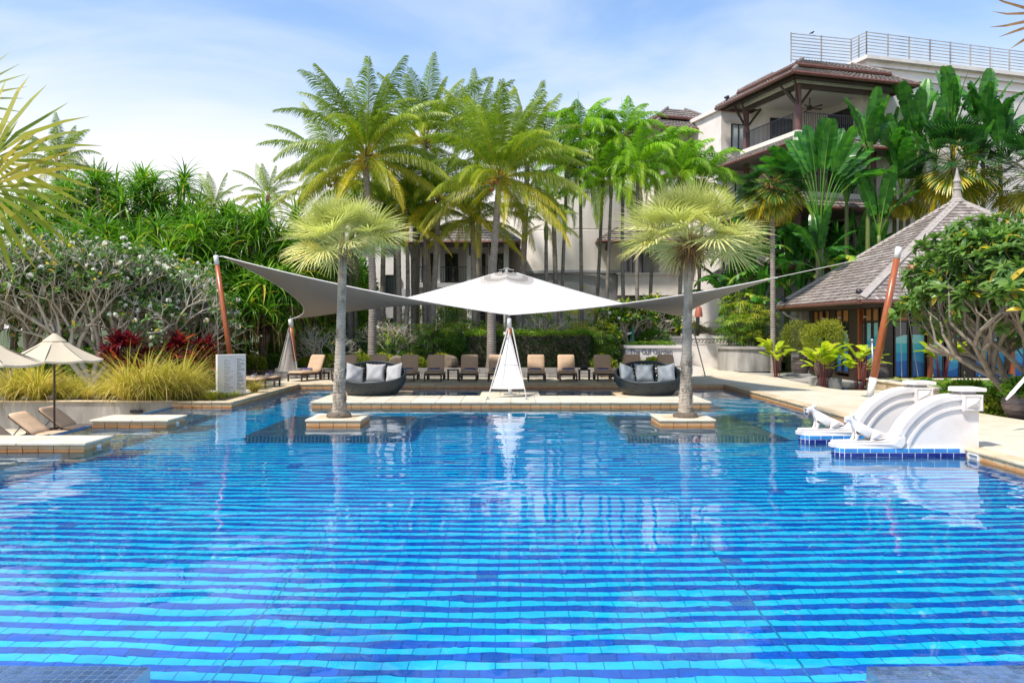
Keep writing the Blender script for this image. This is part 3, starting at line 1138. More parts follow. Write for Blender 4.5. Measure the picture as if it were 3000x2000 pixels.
# ------------------------------------------------------------------ loungers, towels, tables
def lounger_proto(tilt, back=.80):
    t = thing('lounger', 'x', 'sun lounger')
    L0, L1, hw = -1.0, .33, .345
    b = MB()
    for s in (-1, 1):
        b.box((s * hw, -.02, .285), (.05, 1.92, .07))
    for y in (-.96, -.35, .33, .92):
        b.box((0, y, .285), (2 * hw - .052, .05, .06))
    b.build('frame', M['dark_wood'], t, world=False)
    lm = MB()
    lm.bbox((0, 0, .125), (.062, .062, .25), .006)
    lm = lm.mesh('leg', M['dark_wood'])
    for (x, y) in ((-hw, -.93), (hw, -.93), (-hw, .30), (hw, .30), (-hw, .90), (hw, .90)):
        add('leg', lm, t, (x, y, 0))

    def pad(y0, y1, th, name):
        b = MB()
        b.smooth = True
        ny, w = 9, .36
        rows = []
        for i in range(ny + 1):
            f = i / ny
            y = y0 + (y1 - y0) * f
            e = min(f, 1 - f) * ny
            k = 1 if e >= 1 else (.55 + .45 * e)
            puff = .008 * math.sin(f * PI * 3) ** 2
            ww = w - (.03 if e < .5 else 0)
            rows.append([(-ww, y, th * (.5 - .5 * k) + .006), (-ww - .008, y, th * .5), (-ww + .012, y, th * (.5 + .5 * k) - .004), (-ww * .5, y, th * (.5 + .5 * k) + puff + .003), (0, y, th * (.5 + .5 * k) + puff), (ww * .5, y, th * (.5 + .5 * k) + puff + .003), (ww - .012, y, th * (.5 + .5 * k) - .004), (ww + .008, y, th * .5), (ww, y, th * (.5 - .5 * k) + .006)])
        V = [p for r in rows for p in r]
        F = [(i * 9 + j, i * 9 + j + 1, (i + 1) * 9 + j + 1, (i + 1) * 9 + j) for i in range(ny) for j in range(8)]
        F += [(i * 9 + 8, i * 9, (i + 1) * 9, (i + 1) * 9 + 8) for i in range(ny)]
        F += [tuple(range(8, -1, -1)), tuple(ny * 9 + j for j in range(9))]
        b.add(V, F)
        return b.mesh(name, M['cushion_tan'])
    add('seat_cushion', pad(L0 + .02, L1, .085, 'seat_cushion'), t, (0, 0, .322))
    add('back_cushion', pad(.02, back, .085, 'back_cushion'), t, (0, L1, .325), (tilt, 0, 0))
    b = MB()
    for s in (-1, 1):
        b.box((s * (hw - .03), back / 2, -.018), (.04, back - .04, .035))
    b.box((0, back - .06, -.018), (2 * hw - .1, .04, .034))
    o = b.build('back_frame', M['dark_wood'], t, world=False)
    o.location = (0, L1, .325)
    o.rotation_euler = (tilt, 0, 0)
    b = MB()
    p1 = (0, L1 + .55 * back * math.cos(tilt), .325 + .55 * back * math.sin(tilt) - .03)
    for s in (-1, 1):
        b.tube([(s * (hw - .06), p1[1], p1[2]), (s * (hw - .06), L1 + .75 * back * math.cos(tilt) + .12, .28)], .014, 6)
    b.build('back_strut', M['black_metal'], t, world=False)
    return t


def place_lounger(first, src, loc, rz, label, group):
    o = src if first else copy_tree(src)
    o.location = loc
    o.rotation_euler = (0, 0, rz)
    o['label'] = label
    o['group'] = group
    return o


G_FAR = 'tan sun loungers lined up on the far pool deck'
far = [(914, 34.9, -.42, 'tan lounger at the left end of the far row, turned beside the fabric-covered mast'),
       (1020, 34.9, 0, 'tan lounger half hidden behind the left silver palm trunk'),
       (1108, 34.9, 0, 'tan lounger behind the left wicker daybed, only its backrest showing'),
       (1202, 34.8, 0, 'tan lounger with rolled towel just right of the left wicker daybed'),
       (1278, 34.8, 0, 'tan lounger with a brown rock and side table at its right'),
       (1376, 34.8, 0, 'tan lounger in front of the left end of the clipped hedge'),
       (1457, 34.8, 0, 'tan lounger half hidden by the fabric cover of the central mast'),
       (1570, 34.8, 0, 'tan lounger just right of the central mast before the dark hedge'),
       (1658, 34.8, 0, 'tan lounger at the right end of the hedge, side table on its right'),
       (1764, 34.8, 0, 'tan lounger left of the right daybed, side table on its left'),
       (1852, 34.9, 0, 'tan lounger behind the right daybed below the wall lettering'),
       (1955, 34.9, .12, 'tan lounger at the right end of the far row beside the right palm trunk')]
proto = lounger_proto(R_(64))
FARP = []
for i, (u, Y, rz, lab) in enumerate(far):
    x = (u - 1500) * 35.4 / 2400
    place_lounger(i == 0, proto, (x, Y, DZ), rz, lab, G_FAR)
    FARP.append((x, Y, rz))
protoB = lounger_proto(R_(38), .86)
G_L = 'tan sun loungers on the sunken left terrace'
for i, (x, Y, lab) in enumerate(((-11.55, 19.25, 'tan lounger cut by the left picture edge behind the long sandstone platform'),
                                 (-11.62, 20.85, 'tan lounger with towel in the middle of the sunken terrace'),
                                 (-11.70, 22.30, 'tan lounger by the parasol pole near the grey retaining wall'))):
    o = place_lounger(i == 0, protoB, (x, Y, -.65), PI / 2, lab, G_L)
for i, (x, Y, lab) in enumerate(((-10.05, 29.95, 'tan lounger behind the white notice board, nearer of two, with striped towel'),
                                 (-9.85, 31.1, 'tan lounger behind the white notice board, farther of two'))):
    c = copy_tree(protoB)
    place_lounger(True, c, (x, Y, DZ), PI / 2, lab, 'tan sun loungers on the left pool deck')


def towel_meshes():
    def roll(w, r, m, turns=2.2, th=.016):
        V, F = [], []
        n = 44
        for i in range(n + 1):
            a = 2 * PI * turns * i / n
            rr = r * (.30 + .70 * i / n)
            for x in (-w / 2, w / 2):
                V.append((x, rr * math.cos(a), rr * math.sin(a) * .8 + r * .8))
            for x in (-w / 2, w / 2):
                V.append((x, (rr - th) * math.cos(a), (rr - th) * math.sin(a) * .8 + r * .8))
        for i in range(n):
            k, q = i * 4, i * 4 + 4
            F += [(k, k + 1, q + 1, q), (k + 3, k + 2, q + 2, q + 3), (k + 2, k, q, q + 2), (k + 1, k + 3, q + 3, q + 1)]
        b = MB()
        b.smooth = False
        b.add(V, F)
        return b.mesh('towel_roll', m)
    white = roll(.46, .075, M['towel'])
    navy = MB()
    navy.smooth = True
    for i in range(1):
        pts = []
        for k in range(15):
            a = -.9 + 3.4 * k / 14
            pts.append((.081 * math.cos(a + .5), .081 * math.sin(a + .5) * .8 + .062))
        V = [(x, p[0], p[1]) for p in pts for x in (-.232, .232)]
        F = [(2 * k, 2 * k + 1, 2 * k + 3, 2 * k + 2) for k in range(14)]
        navy.add(V, F)
    navy = navy.mesh('navy_band', M['towel_navy'])
    return white, navy


tw_white, tw_navy = towel_meshes()


def towel(loc, rz, label, group, s=1):
    t = thing('rolled_towel', label, 'towel', loc, rz, group)
    add('towel_roll', tw_white, t, scale=s)
    add('navy_band', tw_navy, t, scale=s)
    return t


G_T = 'rolled white and navy towels on the far loungers'
for i, lab in ((0, 'rolled towel on the leftmost far lounger'), (3, 'rolled towel on the lounger just right of the left daybed'), (4, 'rolled towel on the lounger left of the brown rock'),
               (5, 'rolled towel on the lounger at the left end of the hedge'), (6, 'rolled towel on the lounger half hidden by the central mast'),
               (7, 'rolled navy towel on the lounger just right of the central mast'), (8, 'rolled towel on the lounger at the right end of the hedge'), (9, 'rolled towel on the lounger left of the right daybed')):
    x, Y, rz = FARP[i]
    dx = RG.uniform(-.06, .06)
    off = Matrix.Rotation(rz, 3, 'Z') @ Vector((dx, -.12, 0))
    towel((x + off.x, Y + off.y, DZ + .408), rz + RG.uniform(-.08, .08), lab, G_T)
towel((-10.95, 20.80, -.65 + .408), PI / 2 + .1, 'rolled navy and white towel at the foot of the middle sunken lounger', 'rolled towels on the left loungers')
towel((-10.98, 22.28, -.65 + .408), PI / 2, 'rolled navy and white towel on the lounger by the parasol pole', 'rolled towels on the left loungers')
towel((-11.0, 19.2, -.65 + .408), PI / 2 - .1, 'rolled towel on the lounger cut by the left picture edge', 'rolled towels on the left loungers')
towel((-9.42, 29.95, DZ + .408), PI / 2 + .15, 'blue and white towel on the nearer lounger behind the notice board', 'rolled towels on the left deck loungers', 1.15)
towel((-9.22, 31.1, DZ + .408), PI / 2, 'rolled towel on the farther lounger behind the notice board', 'rolled towels on the left deck loungers', 1.1)


def side_table(u, label):
    x = (u - 1500) * 35.2 / 2400
    t = thing('side_table', label, 'side table', (x, 35.1, DZ), 0, 'dark side tables between the far loungers')
    b = MB()
    b.bbox((0, 0, .43), (.50, .50, .04), .006)
    b.build('table_top', M['dark_wood'], t, world=False)
    lm = MB()
    lm.box((0, 0, .205), (.05, .05, .41))
    lm = lm.mesh('leg', M['dark_wood'])
    for sx in (-1, 1):
        for sy in (-1, 1):
            add('leg', lm, t, (.21 * sx, .21 * sy, 0))
    return t


side_table(962, 'dark side table behind the left silver palm trunk')
side_table(1328, 'dark side table right of the brown rock')
tt = side_table(1711, 'dark side table with a black bag left of the right daybed')
t = thing('bag', 'black bag lying on the side table left of the right daybed', 'bag', (tt.location.x, 35.1, DZ + .452))
b = MB()
b.smooth = True
b.lathe([(.10, 0), (.17, .03), (.18, .09), (.14, .16), (.05, .19)], 12)
b.build('bag_body', M['black_metal'], t, world=False)
b = MB()
b.tube([(-.09, 0, .15), (-.06, .02, .25), (.06, .02, .25), (.09, 0, .15)], .012, 6)
b.build('handle', M['black_metal'], t, world=False)


# ------------------------------------------------------------------ woven daybeds
def daybed_mesh():
    na, nr = 108, 17

    def surf(a, f, off):
        """a = 0 at the front, f = 0 base .. 1 rim"""
        k = (1 - math.cos(a)) / 2
        h = .42 + .62 * k ** 1.15
        z = h * f
        g = z / .5
        r = .80 + .33 * math.sin(min(1, g * .85) * PI / 2) - .05 * max(0, z - .5) / .5
        r -= off
        return (r * math.sin(a), -r * math.cos(a) * .90, z + .01)
    V, F = [], []
    for off in (0, .045):
        o0 = len(V)
        for i in range(na):
            for j in range(nr + 1):
                f = j / nr
                wob = .005 * (1 if (i + j) % 2 else -1)
                V.append(surf(2 * PI * i / na, f, off + wob))
        for i in range(na):
            for j in range(nr):
                hole = i % 2 == 0 and j % 2 == 1 and j > 1 and j < nr - 1
                back = math.cos(2 * PI * i / na) < .25
                if hole and (back or (off == 0 and (i * 7 + j * 13) % 11 == 0)):
                    continue
                a, b_ = o0 + i * (nr + 1) + j, o0 + ((i + 1) % na) * (nr + 1) + j
                F.append((a, b_, b_ + 1, a + 1))
    rim = [Vector(surf(2 * PI * i / 72, 1, .022)) for i in range(73)]
    m = MB()
    m.add(V, F)
    shell = m.mesh('woven_shell', M['wicker'])
    m = MB()
    m.smooth = True
    m.tube(rim, .038, 8, False)
    rimm = m.mesh('rim', M['wicker'])
    m = MB()
    m.smooth = True
    prof = [(.0, .17), (.80, .17), (.93, .20), (.96, .27), (.94, .345), (.88, .375), (.5, .385), (.0, .39)]
    m.lathe(prof, 40, cap=False)
    for i, p in enumerate(m.v):
        m.v[i] = (p[0], p[1] * .9, p[2])
    seat = m.mesh('seat_pad', M['cushion_grey'])
    m = MB()
    m.lathe([(.72, 0), (.80, .03), (.8, .08)], 36, cap=True)
    for i, p in enumerate(m.v):
        m.v[i] = (p[0], p[1] * .9, p[2])
    base = m.mesh('base_ring', M['wicker'])
    return shell, rimm, seat, base


DB = daybed_mesh()


def daybed(x, y, rz, label):
    t = thing('daybed', label, 'daybed', (x, y, DZ + .01), rz, 'round woven daybeds on the island')
    for n, me in zip(('woven_shell', 'rim', 'seat_pad', 'base_ring'), DB):
        add(n, me, t)
    return t


daybed(-4.66, 27.35, .05, 'round black woven daybed with light grey pillows on the left of the island')
daybed(4.55, 27.35, -.08, 'round black woven daybed with slate grey pillows on the right of the island')


def pillow_mesh(seed, m):
    n = 16
    R = random.Random(seed)
    ph = [R.uniform(0, 6) for _ in range(6)]
    V, F = [], []
    for s in (1, -1):
        for i in range(n + 1):
            for j in range(n + 1):
                u, v = 2 * i / n - 1, 2 * j / n - 1
                th = .12 * ((1 - u ** 4) * (1 - v ** 4)) ** .55
                th *= 1 + .12 * math.sin(5 * u + ph[0]) * math.sin(4 * v + ph[1])
                rad = math.atan2(v, u)
                cr = (abs(u) ** 3 + abs(v) ** 3)
                th += .006 * math.sin(14 * rad + ph[2]) * min(1, cr) * (1 - max(abs(u), abs(v)) ** 6)
                x = u * .27 * (1 - .10 * (1 - v * v))
                z = v * .27 * (1 - .10 * (1 - u * u))
                V.append((x, -s * th, z + .25))
    N = (n + 1) ** 2
    for k in range(2):
        for i in range(n):
            for j in range(n):
                a = k * N + i * (n + 1) + j
                q = (a, a + n + 1, a + n + 2, a + 1)
                F.append(q if k == 0 else q[::-1])
    b = MB()
    b.smooth = True
    b.add(V, F)
    return b.mesh('pillow', m)


M['pillow_light'] = mat('light_grey_pillow', (.42, .41, .40), (.37, .365, .36), 4, .9, .2, 30)
M['pillow_slate'] = mat('slate_pillow', (.26, .285, .30), (.20, .225, .24), 3, .6, .2, 30, stain=(.11, .13, .15), stain_scale=1.6, stain_amt=.7)
for side, bx, mm, word in ((0, -4.66, M['pillow_light'], 'light grey'), (1, 4.55, M['pillow_slate'], 'slate grey')):
    for k, (dx, dy, rx, ry, rz, pos) in enumerate(((-.66, .22, -.36, .30, .72, 'left'), (-.02, .62, -.33, 0.02, .03, 'middle'), (.66, .26, -.33, -.2, -.6, 'right'))):
        o = add('pillow', pillow_mesh(10 * side + k, mm), None, (bx + dx, 27.35 + dy, DZ + .385), (rx, ry, rz), 1.25)
        tag(o, f'{word} square pillow on the {pos} of the {"left" if side == 0 else "right"} daybed', 'pillow', 'square pillows on the daybeds')


# ------------------------------------------------------------------ parasols
def parasol(x, y, z0, top, rad, rim, m, label, nseg=8, rot=.2, vent=True):
    t = thing('parasol', label, 'parasol', (x, y, z0), rot)
    H = top - z0
    E = rim - z0
    pan = MB()
    n = 6
    for k in range(nseg):
        a0, a1 = 2 * PI * k / nseg, 2 * PI * (k + 1) / nseg
        V, F = [], []
        for i in range(n + 1):
            f = .14 + .86 * i / n
            for j in range(n + 1):
                g = j / n
                p0 = Vector((math.cos(a0), math.sin(a0))) * rad * f
                p1 = Vector((math.cos(a1), math.sin(a1))) * rad * f
                p = p0.lerp(p1, g)
                dz = -.03 * rad * math.sin(PI * g) * f + .035 * (1 - abs(2 * g - 1)) * f * 0
                V.append((p.x, p.y, H - .02 - (H - E) * (f ** 1.06) + dz - .06 * math.sin(PI * f)))
        F = [(i * (n + 1) + j, (i + 1) * (n + 1) + j, (i + 1) * (n + 1) + j + 1, i * (n + 1) + j + 1) for i in range(n) for j in range(n)]
        pb = MB()
        pb.smooth = True
        pb.add(V, F)
        # hanging hem
        hem = [V[n * (n + 1) + j] for j in range(n + 1)]
        pb.add(hem + [(p[0] * 1.004, p[1] * 1.004, p[2] - .05) for p in hem], [(j, n + 1 + j, n + 2 + j, j + 1) for j in range(n)])
        pb.build('canopy_panel', m, t, world=False)
    b = MB()
    b.smooth = True
    b.lathe([(.02, H + .025), (.10 * rad, H - .05), (.25 * rad, H - .035 - .235 * (H - E))], nseg, cap=False)
    b.build('vent_cap', m, t, world=False)
    b = MB()
    b.lathe([(.035, H + .02), (.03, H + .07), (.008, H + .11)], 8)
    b.build('finial', M['dark_wood'], t, world=False)
    b = MB()
    b.tube([(0, 0, .05), (0, 0, H)], .027, 10)
    b.build('pole', M['dark_wood'], t, world=False)
    for k in range(nseg):
        a = 2 * PI * k / nseg
        b = MB()
        c, s = math.cos(a), math.sin(a)
        b.tube([(.03 * c, .03 * s, H - .10), (rad * .97 * c, rad * .97 * s, E - .015)], .011, 5)
        b.tube([(.03 * c, .03 * s, E - .05), (rad * .5 * c, rad * .5 * s, H - (H - E) * .5 - .06)], .009, 5)
        b.build('rib', M['dark_wood'], t, world=False)
    b = MB()
    b.lathe([(.26, 0), (.26, .05), (.06, .09), (.04, .22)], 18)
    b.build('base', M['concrete'], t, world=False)
    return t


parasol(-12.15, 21.75, -.65, 2.24, 1.18, 1.58, M['canvas_cream'], 'open cream parasol standing by the sunken loungers with a dark wooden pole', rot=.32)
parasol(-11.95, 18.5, -.65, 2.23, 1.24, 1.62, M['canvas_cream'], 'open cream parasol cut off by the left picture edge', rot=.1)
parasol(10.8, 48.5, .5, 2.72, 1.75, 2.15, M['canvas_tan'], 'open tan parasol behind the white moulded wall', rot=.2)


# ------------------------------------------------------------------ shade sail and its masts
def bez(p0, p1, p2, t):
    return p0 * (1 - t) ** 2 + p1 * 2 * t * (1 - t) + p2 * t * t


LH, LL = P(655, 752, 28.4), P(857, 933, 36.1)
CL, CH = P(1492, 922, 27.0), P(1484, 790, 33.4)
RH, RL = P(2268, 814, 27.6), P(2012, 928, 36.9)


def via(p0, p2, m):
    """control point so that the curve passes m at its middle"""
    return m * 2 - (p0 + p2) / 2


def sail_half(A, B, cA, cB, cE, cC):
    """A high tip, B low tip; cA control of front edge, cB of back edge, cE of outer edge, cC of centre seam"""
    ns, nt = 120, 96
    V = []
    for i in range(ns + 1):
        s = i / ns
        for j in range(nt + 1):
            t = j / nt
            f, bk = bez(A, cA, CL, s), bez(B, cB, CH, s)
            l, c = bez(A, cE, B, t), bez(CL, cC, CH, t)
            p = f.lerp(bk, t) + l.lerp(c, s) - (A.lerp(CL, s)).lerp(B.lerp(CH, s), t)
            V.append(p)
    b = MB()
    b.smooth = True
    F, keep = [], []
    for i in range(ns):
        for j in range(nt):
            q = (i * (nt + 1) + j, (i + 1) * (nt + 1) + j, (i + 1) * (nt + 1) + j + 1, i * (nt + 1) + j + 1)
            cpt = (V[q[0]] + V[q[2]]) / 2
            d = (cpt - CH).length
            if d < .24:
                continue
            F.append(q)
            band = 0
            if .24 <= d < 1.2:
                band = 1 if int((d - .24) / .24) % 2 == 0 else 2
            keep.append(band)
    b.add(V, F)
    b.m = keep
    return b, V, ns, nt


M['sail_band'] = fabricmat('sail_reinforcement', (.30, .27, .24), .1)
M['sail_band2'] = fabricmat('sail_reinforcement_pale', (.46, .42, .38), .1)
sail_t = thing('shade_sail', 'large pale shade sail stretched over the far deck, white peak in the middle', 'shade sail', (0, 31, DZ))
seam = via(CL, CH, P(1488, 872, 30.3))
for side, A, B, fm, bm, em in ((0, LH, LL, P(1060, 847, 27.7), P(1128, 888, 35.0), P(874, 880, 33.0)), (1, RH, RL, P(1880, 882, 27.3), P(1790, 880, 35.3), P(2055, 892, 33.5))):
    b, V, ns, nt = sail_half(A, B, via(A, CL, fm), via(B, CH, bm), via(A, B, em), seam)
    b.build('sail_panel', [M['sail'], M['sail_band'], M['sail_band2']], sail_t)
    und = MB()                                       # added layer below the sail, its shade put into a darker taupe
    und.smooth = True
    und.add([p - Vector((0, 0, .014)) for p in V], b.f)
    und.build('shaded_underside', M['sail_shaded'], sail_t)
    h = MB()
    h.smooth = True
    h.tube([V[i * (nt + 1)] for i in range(0, ns + 1, 5)], .022, 6)
    h.tube([V[j] for j in range(0, nt + 1, 6)], .022, 6)
    h.tube([V[i * (nt + 1) + nt] for i in range(0, ns - 4, 5)], .022, 6)
    h.build('edge_hem', M['sail'], sail_t)
    k = ns // 2
    h = MB()
    h.tube([V[k * (nt + 1) + j] + Vector((0, 0, -.012)) for j in range(0, nt + 1, 6)], .010, 5)
    h.build('seam', M['sail_band'], sail_t)
    for pt, d in ((A, (A - CL)), (B, (B - CH))):
        h = MB()
        d = d.normalized()
        h.box(pt + d * .06, (.10, .10, .03))
        h.build('corner_plate', M['white_paint'], sail_t)


def rope(t, p, q, r=.010):
    b = MB()
    b.tube([p, (Vector(p) + Vector(q)) / 2 + Vector((0, 0, -.02)), q], r, 5)
    b.build('guy_rope', M['rope'], t)


def mast(label, base, top, r0, r1, cap=.34, foot=.35, footm='white_paint'):
    base, top = Vector(base), Vector(top)
    t = thing('sail_mast', label, 'mast', base, 0, 'timber masts holding the shade sail')
    d = (top - base).normalized()
    b = MB()
    b.smooth = True
    b.tube([base + d * foot, base.lerp(top, .5), top - d * cap], [r0, (r0 + r1) / 2 * 1.04, r1], 14)
    b.build('pole', M['wood'], t)
    b = MB()
    b.smooth = True
    b.tube([top - d * cap, top - d * .02, top], [r1 * 1.06, r1 * 1.02, r1 * .8], 14)
    b.build('cap', M['white_paint'], t)
    b = MB()
    b.smooth = True
    b.tube([base, base + d * foot], [r0 * .8, r0 * 1.02], 14)
    b.build('foot', M[footm], t)
    b = MB()
    b.bbox((base.x, base.y, base.z + .012), (.42, .42, .024), .004)
    b.build('base_plate', M['steel'], t)
    b = MB()
    b.tube([top + Vector((0, 0, -.02)), top + Vector((0, 0, .09))], .012, 6)
    b.lathe([(.03, 0), (.035, .03), (.01, .05)], 8, (top.x, top.y, top.z + .08))
    b.build('shackle', M['steel'], t)
    return t


LM = P(632, 748, 28.5)
t = mast('leaning varnished timber mast at the left rising behind the notice board', (-9.62, 28.5, .15), LM, .095, .082)
rope(t, LM, LH, .012)
rope(t, LM + Vector((0, 0, -.2)), P(640, 1040, 29.5), .008)
RM = P(2634, 724, 26.6)
t = mast('leaning varnished timber mast at the right in front of the pavilion', (11.62, 26.6, DZ), RM, .125, .10, .38, .62)
rope(t, RM + Vector((0, 0, -.1)), RH, .012)
rope(t, RM + Vector((0, 0, -.3)), P(2642, 1106, 30.6), .010)
rope(t, RM + Vector((0, 0, -.3)), P(2690, 1105, 30.6), .008)
# central mast: low, with a triangular cover
cb_ = Vector((-.06, 27.35, DZ))
t = mast('short central mast wrapped in a triangular pale cloth on the island', cb_, (CL.x, 27.1, CL.z - .10), .075, .07, .34, .42)


def mast_cover(t, top, bl, br, depth, seam_f=.62, depth_m=False):
    n, m_ = 20, 12
    V = []
    for i in range(n + 1):
        f = i / n
        for j in range(m_ + 1):
            g = j / m_
            l, r = top.lerp(bl, f), top.lerp(br, f)
            w = (r - l).length
            sag = .16 * f * (1 - f) * w
            p = l.lerp(r, g)
            p = p + (Vector((1, 0, 0)) * sag * (1 - 2 * g))
            p += Vector((0, -depth * math.sin(PI * g) * (.4 + .6 * f) + .012 * math.sin(9 * g + 7 * f) * f, 0))
            V.append(p)
    b = MB()
    b.smooth = True
    b.add(V, [(i * (m_ + 1) + j, (i + 1) * (m_ + 1) + j, (i + 1) * (m_ + 1) + j + 1, i * (m_ + 1) + j + 1) for i in range(n) for j in range(m_)])
    b.build('cloth_cover', M['sail_shaded'] if depth_m else M['sail'], t)
    k = int(n * seam_f)
    b = MB()
    b.tube([V[k * (m_ + 1) + j] + Vector((0, -.006, 0)) for j in range(m_ + 1)], .007, 5)
    b.tube([V[n * (m_ + 1) + j] + Vector((0, -.004, 0)) for j in range(m_ + 1)], .010, 5)
    b.build('cover_seam', M['sail'], t)


mast_cover(t, P(1492, 966, 27.0), P(1439, 1138, 26.3), P(1539, 1138, 26.3), .10)
rope(t, P(1488, 960, 26.9), P(1429, 1169, 25.6), .013)
rope(t, P(1500, 960, 26.9), P(1543, 1169, 25.6), .013)
rope(t, P(1486, 960, 27.0), P(1433, 1150, 26.2), .008)
rope(t, P(1502, 960, 27.0), P(1540, 1150, 26.2), .008)
for p in (P(1429, 1169, 25.6), P(1543, 1169, 25.6)):
    b = MB()
    b.lathe([(.07, 0), (.07, .012), (.02, .02), (.015, .07)], 10, (p.x, p.y, DZ + .006))
    b.build('rope_anchor', M['steel'], t)
b = MB()
b.bbox((P(1484, 976, 26.85).x - .06, 26.8, P(1484, 976, 26.85).z), (.07, .03, .09), .006)
b.build('pulley', M['white_paint'], t)
# rear left mast with cover
t = mast('rear left timber mast with a grey cloth cover at the end of the lounger row', (-9.58, 36.3, DZ), LL + Vector((-.13, .15, -.02)), .115, .10, .36, .75)
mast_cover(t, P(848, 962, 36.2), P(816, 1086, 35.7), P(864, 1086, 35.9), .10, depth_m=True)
rope(t, P(846, 960, 36.1), P(808, 1108, 35.4), .010)
rope(t, P(850, 962, 36.1), P(872, 1090, 35.8), .010)
# rear right mast behind the right palm, and its stay rod
t = mast('rear right mast hidden behind the right silver palm trunk', (7.75, 37.2, DZ), RL + Vector((.03, .15, 0)), .10, .09, .3, .6)
mast_cover(t, P(2010, 965, 37.0), P(1995, 1092, 36.6), P(2030, 1092, 36.8), .10)
b = MB()
b.tube([P(2030, 960, 36.6), P(2066, 1100, 37.5)], .030, 8)
b.build('stay_rod', M['steel'], t)
p = P(2066, 1103, 37.5)
b = MB()
b.lathe([(.13, 0), (.13, .015), (.03, .03)], 12, (p.x, p.y, DZ))
b.build('rod_plate', M['steel'], t)
rope(t, P(2008, 962, 36.9), P(1990, 1090, 36.3), .012)
# tall mast carrying the sail peak
t = thing('peak_mast', 'tall steel mast behind the white sail peak, seen only at its tip', 'mast', (CH.x, CH.y + .5, DZ))
b = MB()
b.tube([(CH.x, CH.y + .5, DZ), (CH.x, CH.y + .35, CH.z + .05)], [.08, .05], 10)
b.build('pole', M['white_paint'], t)
rope(t, (CH.x, CH.y + .35, CH.z + .1), (CH.x - .3, CH.y, CH.z - .02), .012)
rope(t, (CH.x, CH.y + .35, CH.z + .1), (CH.x + .3, CH.y, CH.z - .02), .012)

# shower post
t = thing('shower_post', 'slim blue-grey pool shower post with a ball top beside the right mast', 'shower', (12.42, 28.2, DZ))
b = MB()
b.smooth = True
b.tube([(0, 0, 0), (0, 0, .9), (-.02, 0, 1.72)], [.045, .042, .036], 10)
b.build('post', M['steel'], t, world=False)
b = MB()
b.smooth = True
b.lathe([(.01, 0), (.05, .03), (.062, .07), (.05, .11), (.01, .14)], 12, (-.02, 0, 1.72))
b.build('ball_top', M['steel'], t, world=False)
b = MB()
b.tube([(-.02, 0, 1.55), (-.12, 0, 1.62), (-.19, 0, 1.60), (-.21, 0, 1.50)], .011, 6)
b.build('spout', M['steel'], t, world=False)
b = MB()
b.tube([(.0, -.03, .62), (-.05, -.06, .50), (0, -.03, .36)], .013, 6)
b.build('tap', M['steel'], t, world=False)

# ------------------------------------------------------------------ notice board
t = thing('notice_board', 'white double-sided notice board full of small grey print beside the left coping', 'notice board', (-9.52, 27.75, .12), .70)
b = MB()
b.bbox((0, .0, .70), (.98, .16, 1.36), .008)
b.build('board', M['white_paint'], t, world=False)
b = MB()
b.box((.05, -.080, 1.335), (.80, .012, .05))
b.build('top_rail', M['white'], t, world=False)
RT = random.Random(4)
b = MB()
for i in range(22):
    zz = 1.20 - i * .048
    L = RT.choice((.10, .16, .2, .26, .3)) * (.7 if i < 3 else 1)
    x = -.26
    while L > 0:
        w = min(L, RT.uniform(.02, .07))
        b.box((x + w / 2, -.0815, zz), (w, .003, .016))
        x += w + .012
        L -= w + .012
tag(b.build('grey_lines', M['print'], t, world=False), kind='stuff')
b = MB()
for i in range(23):
    zz = 1.22 - i * .047
    L = RT.choice((.08, .14, .2, .24, .26))
    x = .18
    while L > 0:
        w = min(L, RT.uniform(.03, .08))
        b.box((x + w / 2, -.0815, zz), (w, .003, .020))
        x += w + .012
        L -= w + .012
tag(b.build('dark_lines', M['print_dark'], t, world=False), kind='stuff')
b = MB()
for s in (-1, 1):
    b.box((s * .38, 0, .02), (.08, .14, .06))
b.build('foot', M['steel'], t, world=False)

# ------------------------------------------------------------------ lettered planter, white moulded wall, round planter
t = thing('lettered_planter', 'white planter box lettered The Gulf Garden', 'planter', (7.25, 42.6, DZ))
b = MB()
b.box((7.26, 42.7, .78), (2.86, 1.4, 1.24))
b.build('box_body', M['white'], t)
b = MB()
for (x, y, w, d) in ((7.26, 41.98, 3.0, .12), (7.26, 43.42, 3.0, .12), (5.82, 42.7, .12, 1.32), (8.70, 42.7, .12, 1.32)):
    b.box((x, y, 1.43), (w, d, .14))
b.build('rim', M['white'], t)
b = MB()
b.box((7.26, 42.7, 1.405), (2.6, 1.2, .03))
b.build('soil', M['soil'], t)
cu = bpy.data.curves.new('lettering', 'FONT')
cu.body = 'The G lf Garden'
cu.size = .345
cu.extrude = .012
cu.space_character = .96
cu.materials.append(M['print_dark'])
def text_mesh(cu):
    tmp = bpy.data.objects.new('text_tmp', cu)
    C.objects.link(tmp)
    bpy.context.view_layer.update()
    me = bpy.data.meshes.new_from_object(tmp.evaluated_get(bpy.context.evaluated_depsgraph_get()))
    bpy.data.objects.remove(tmp)
    return me


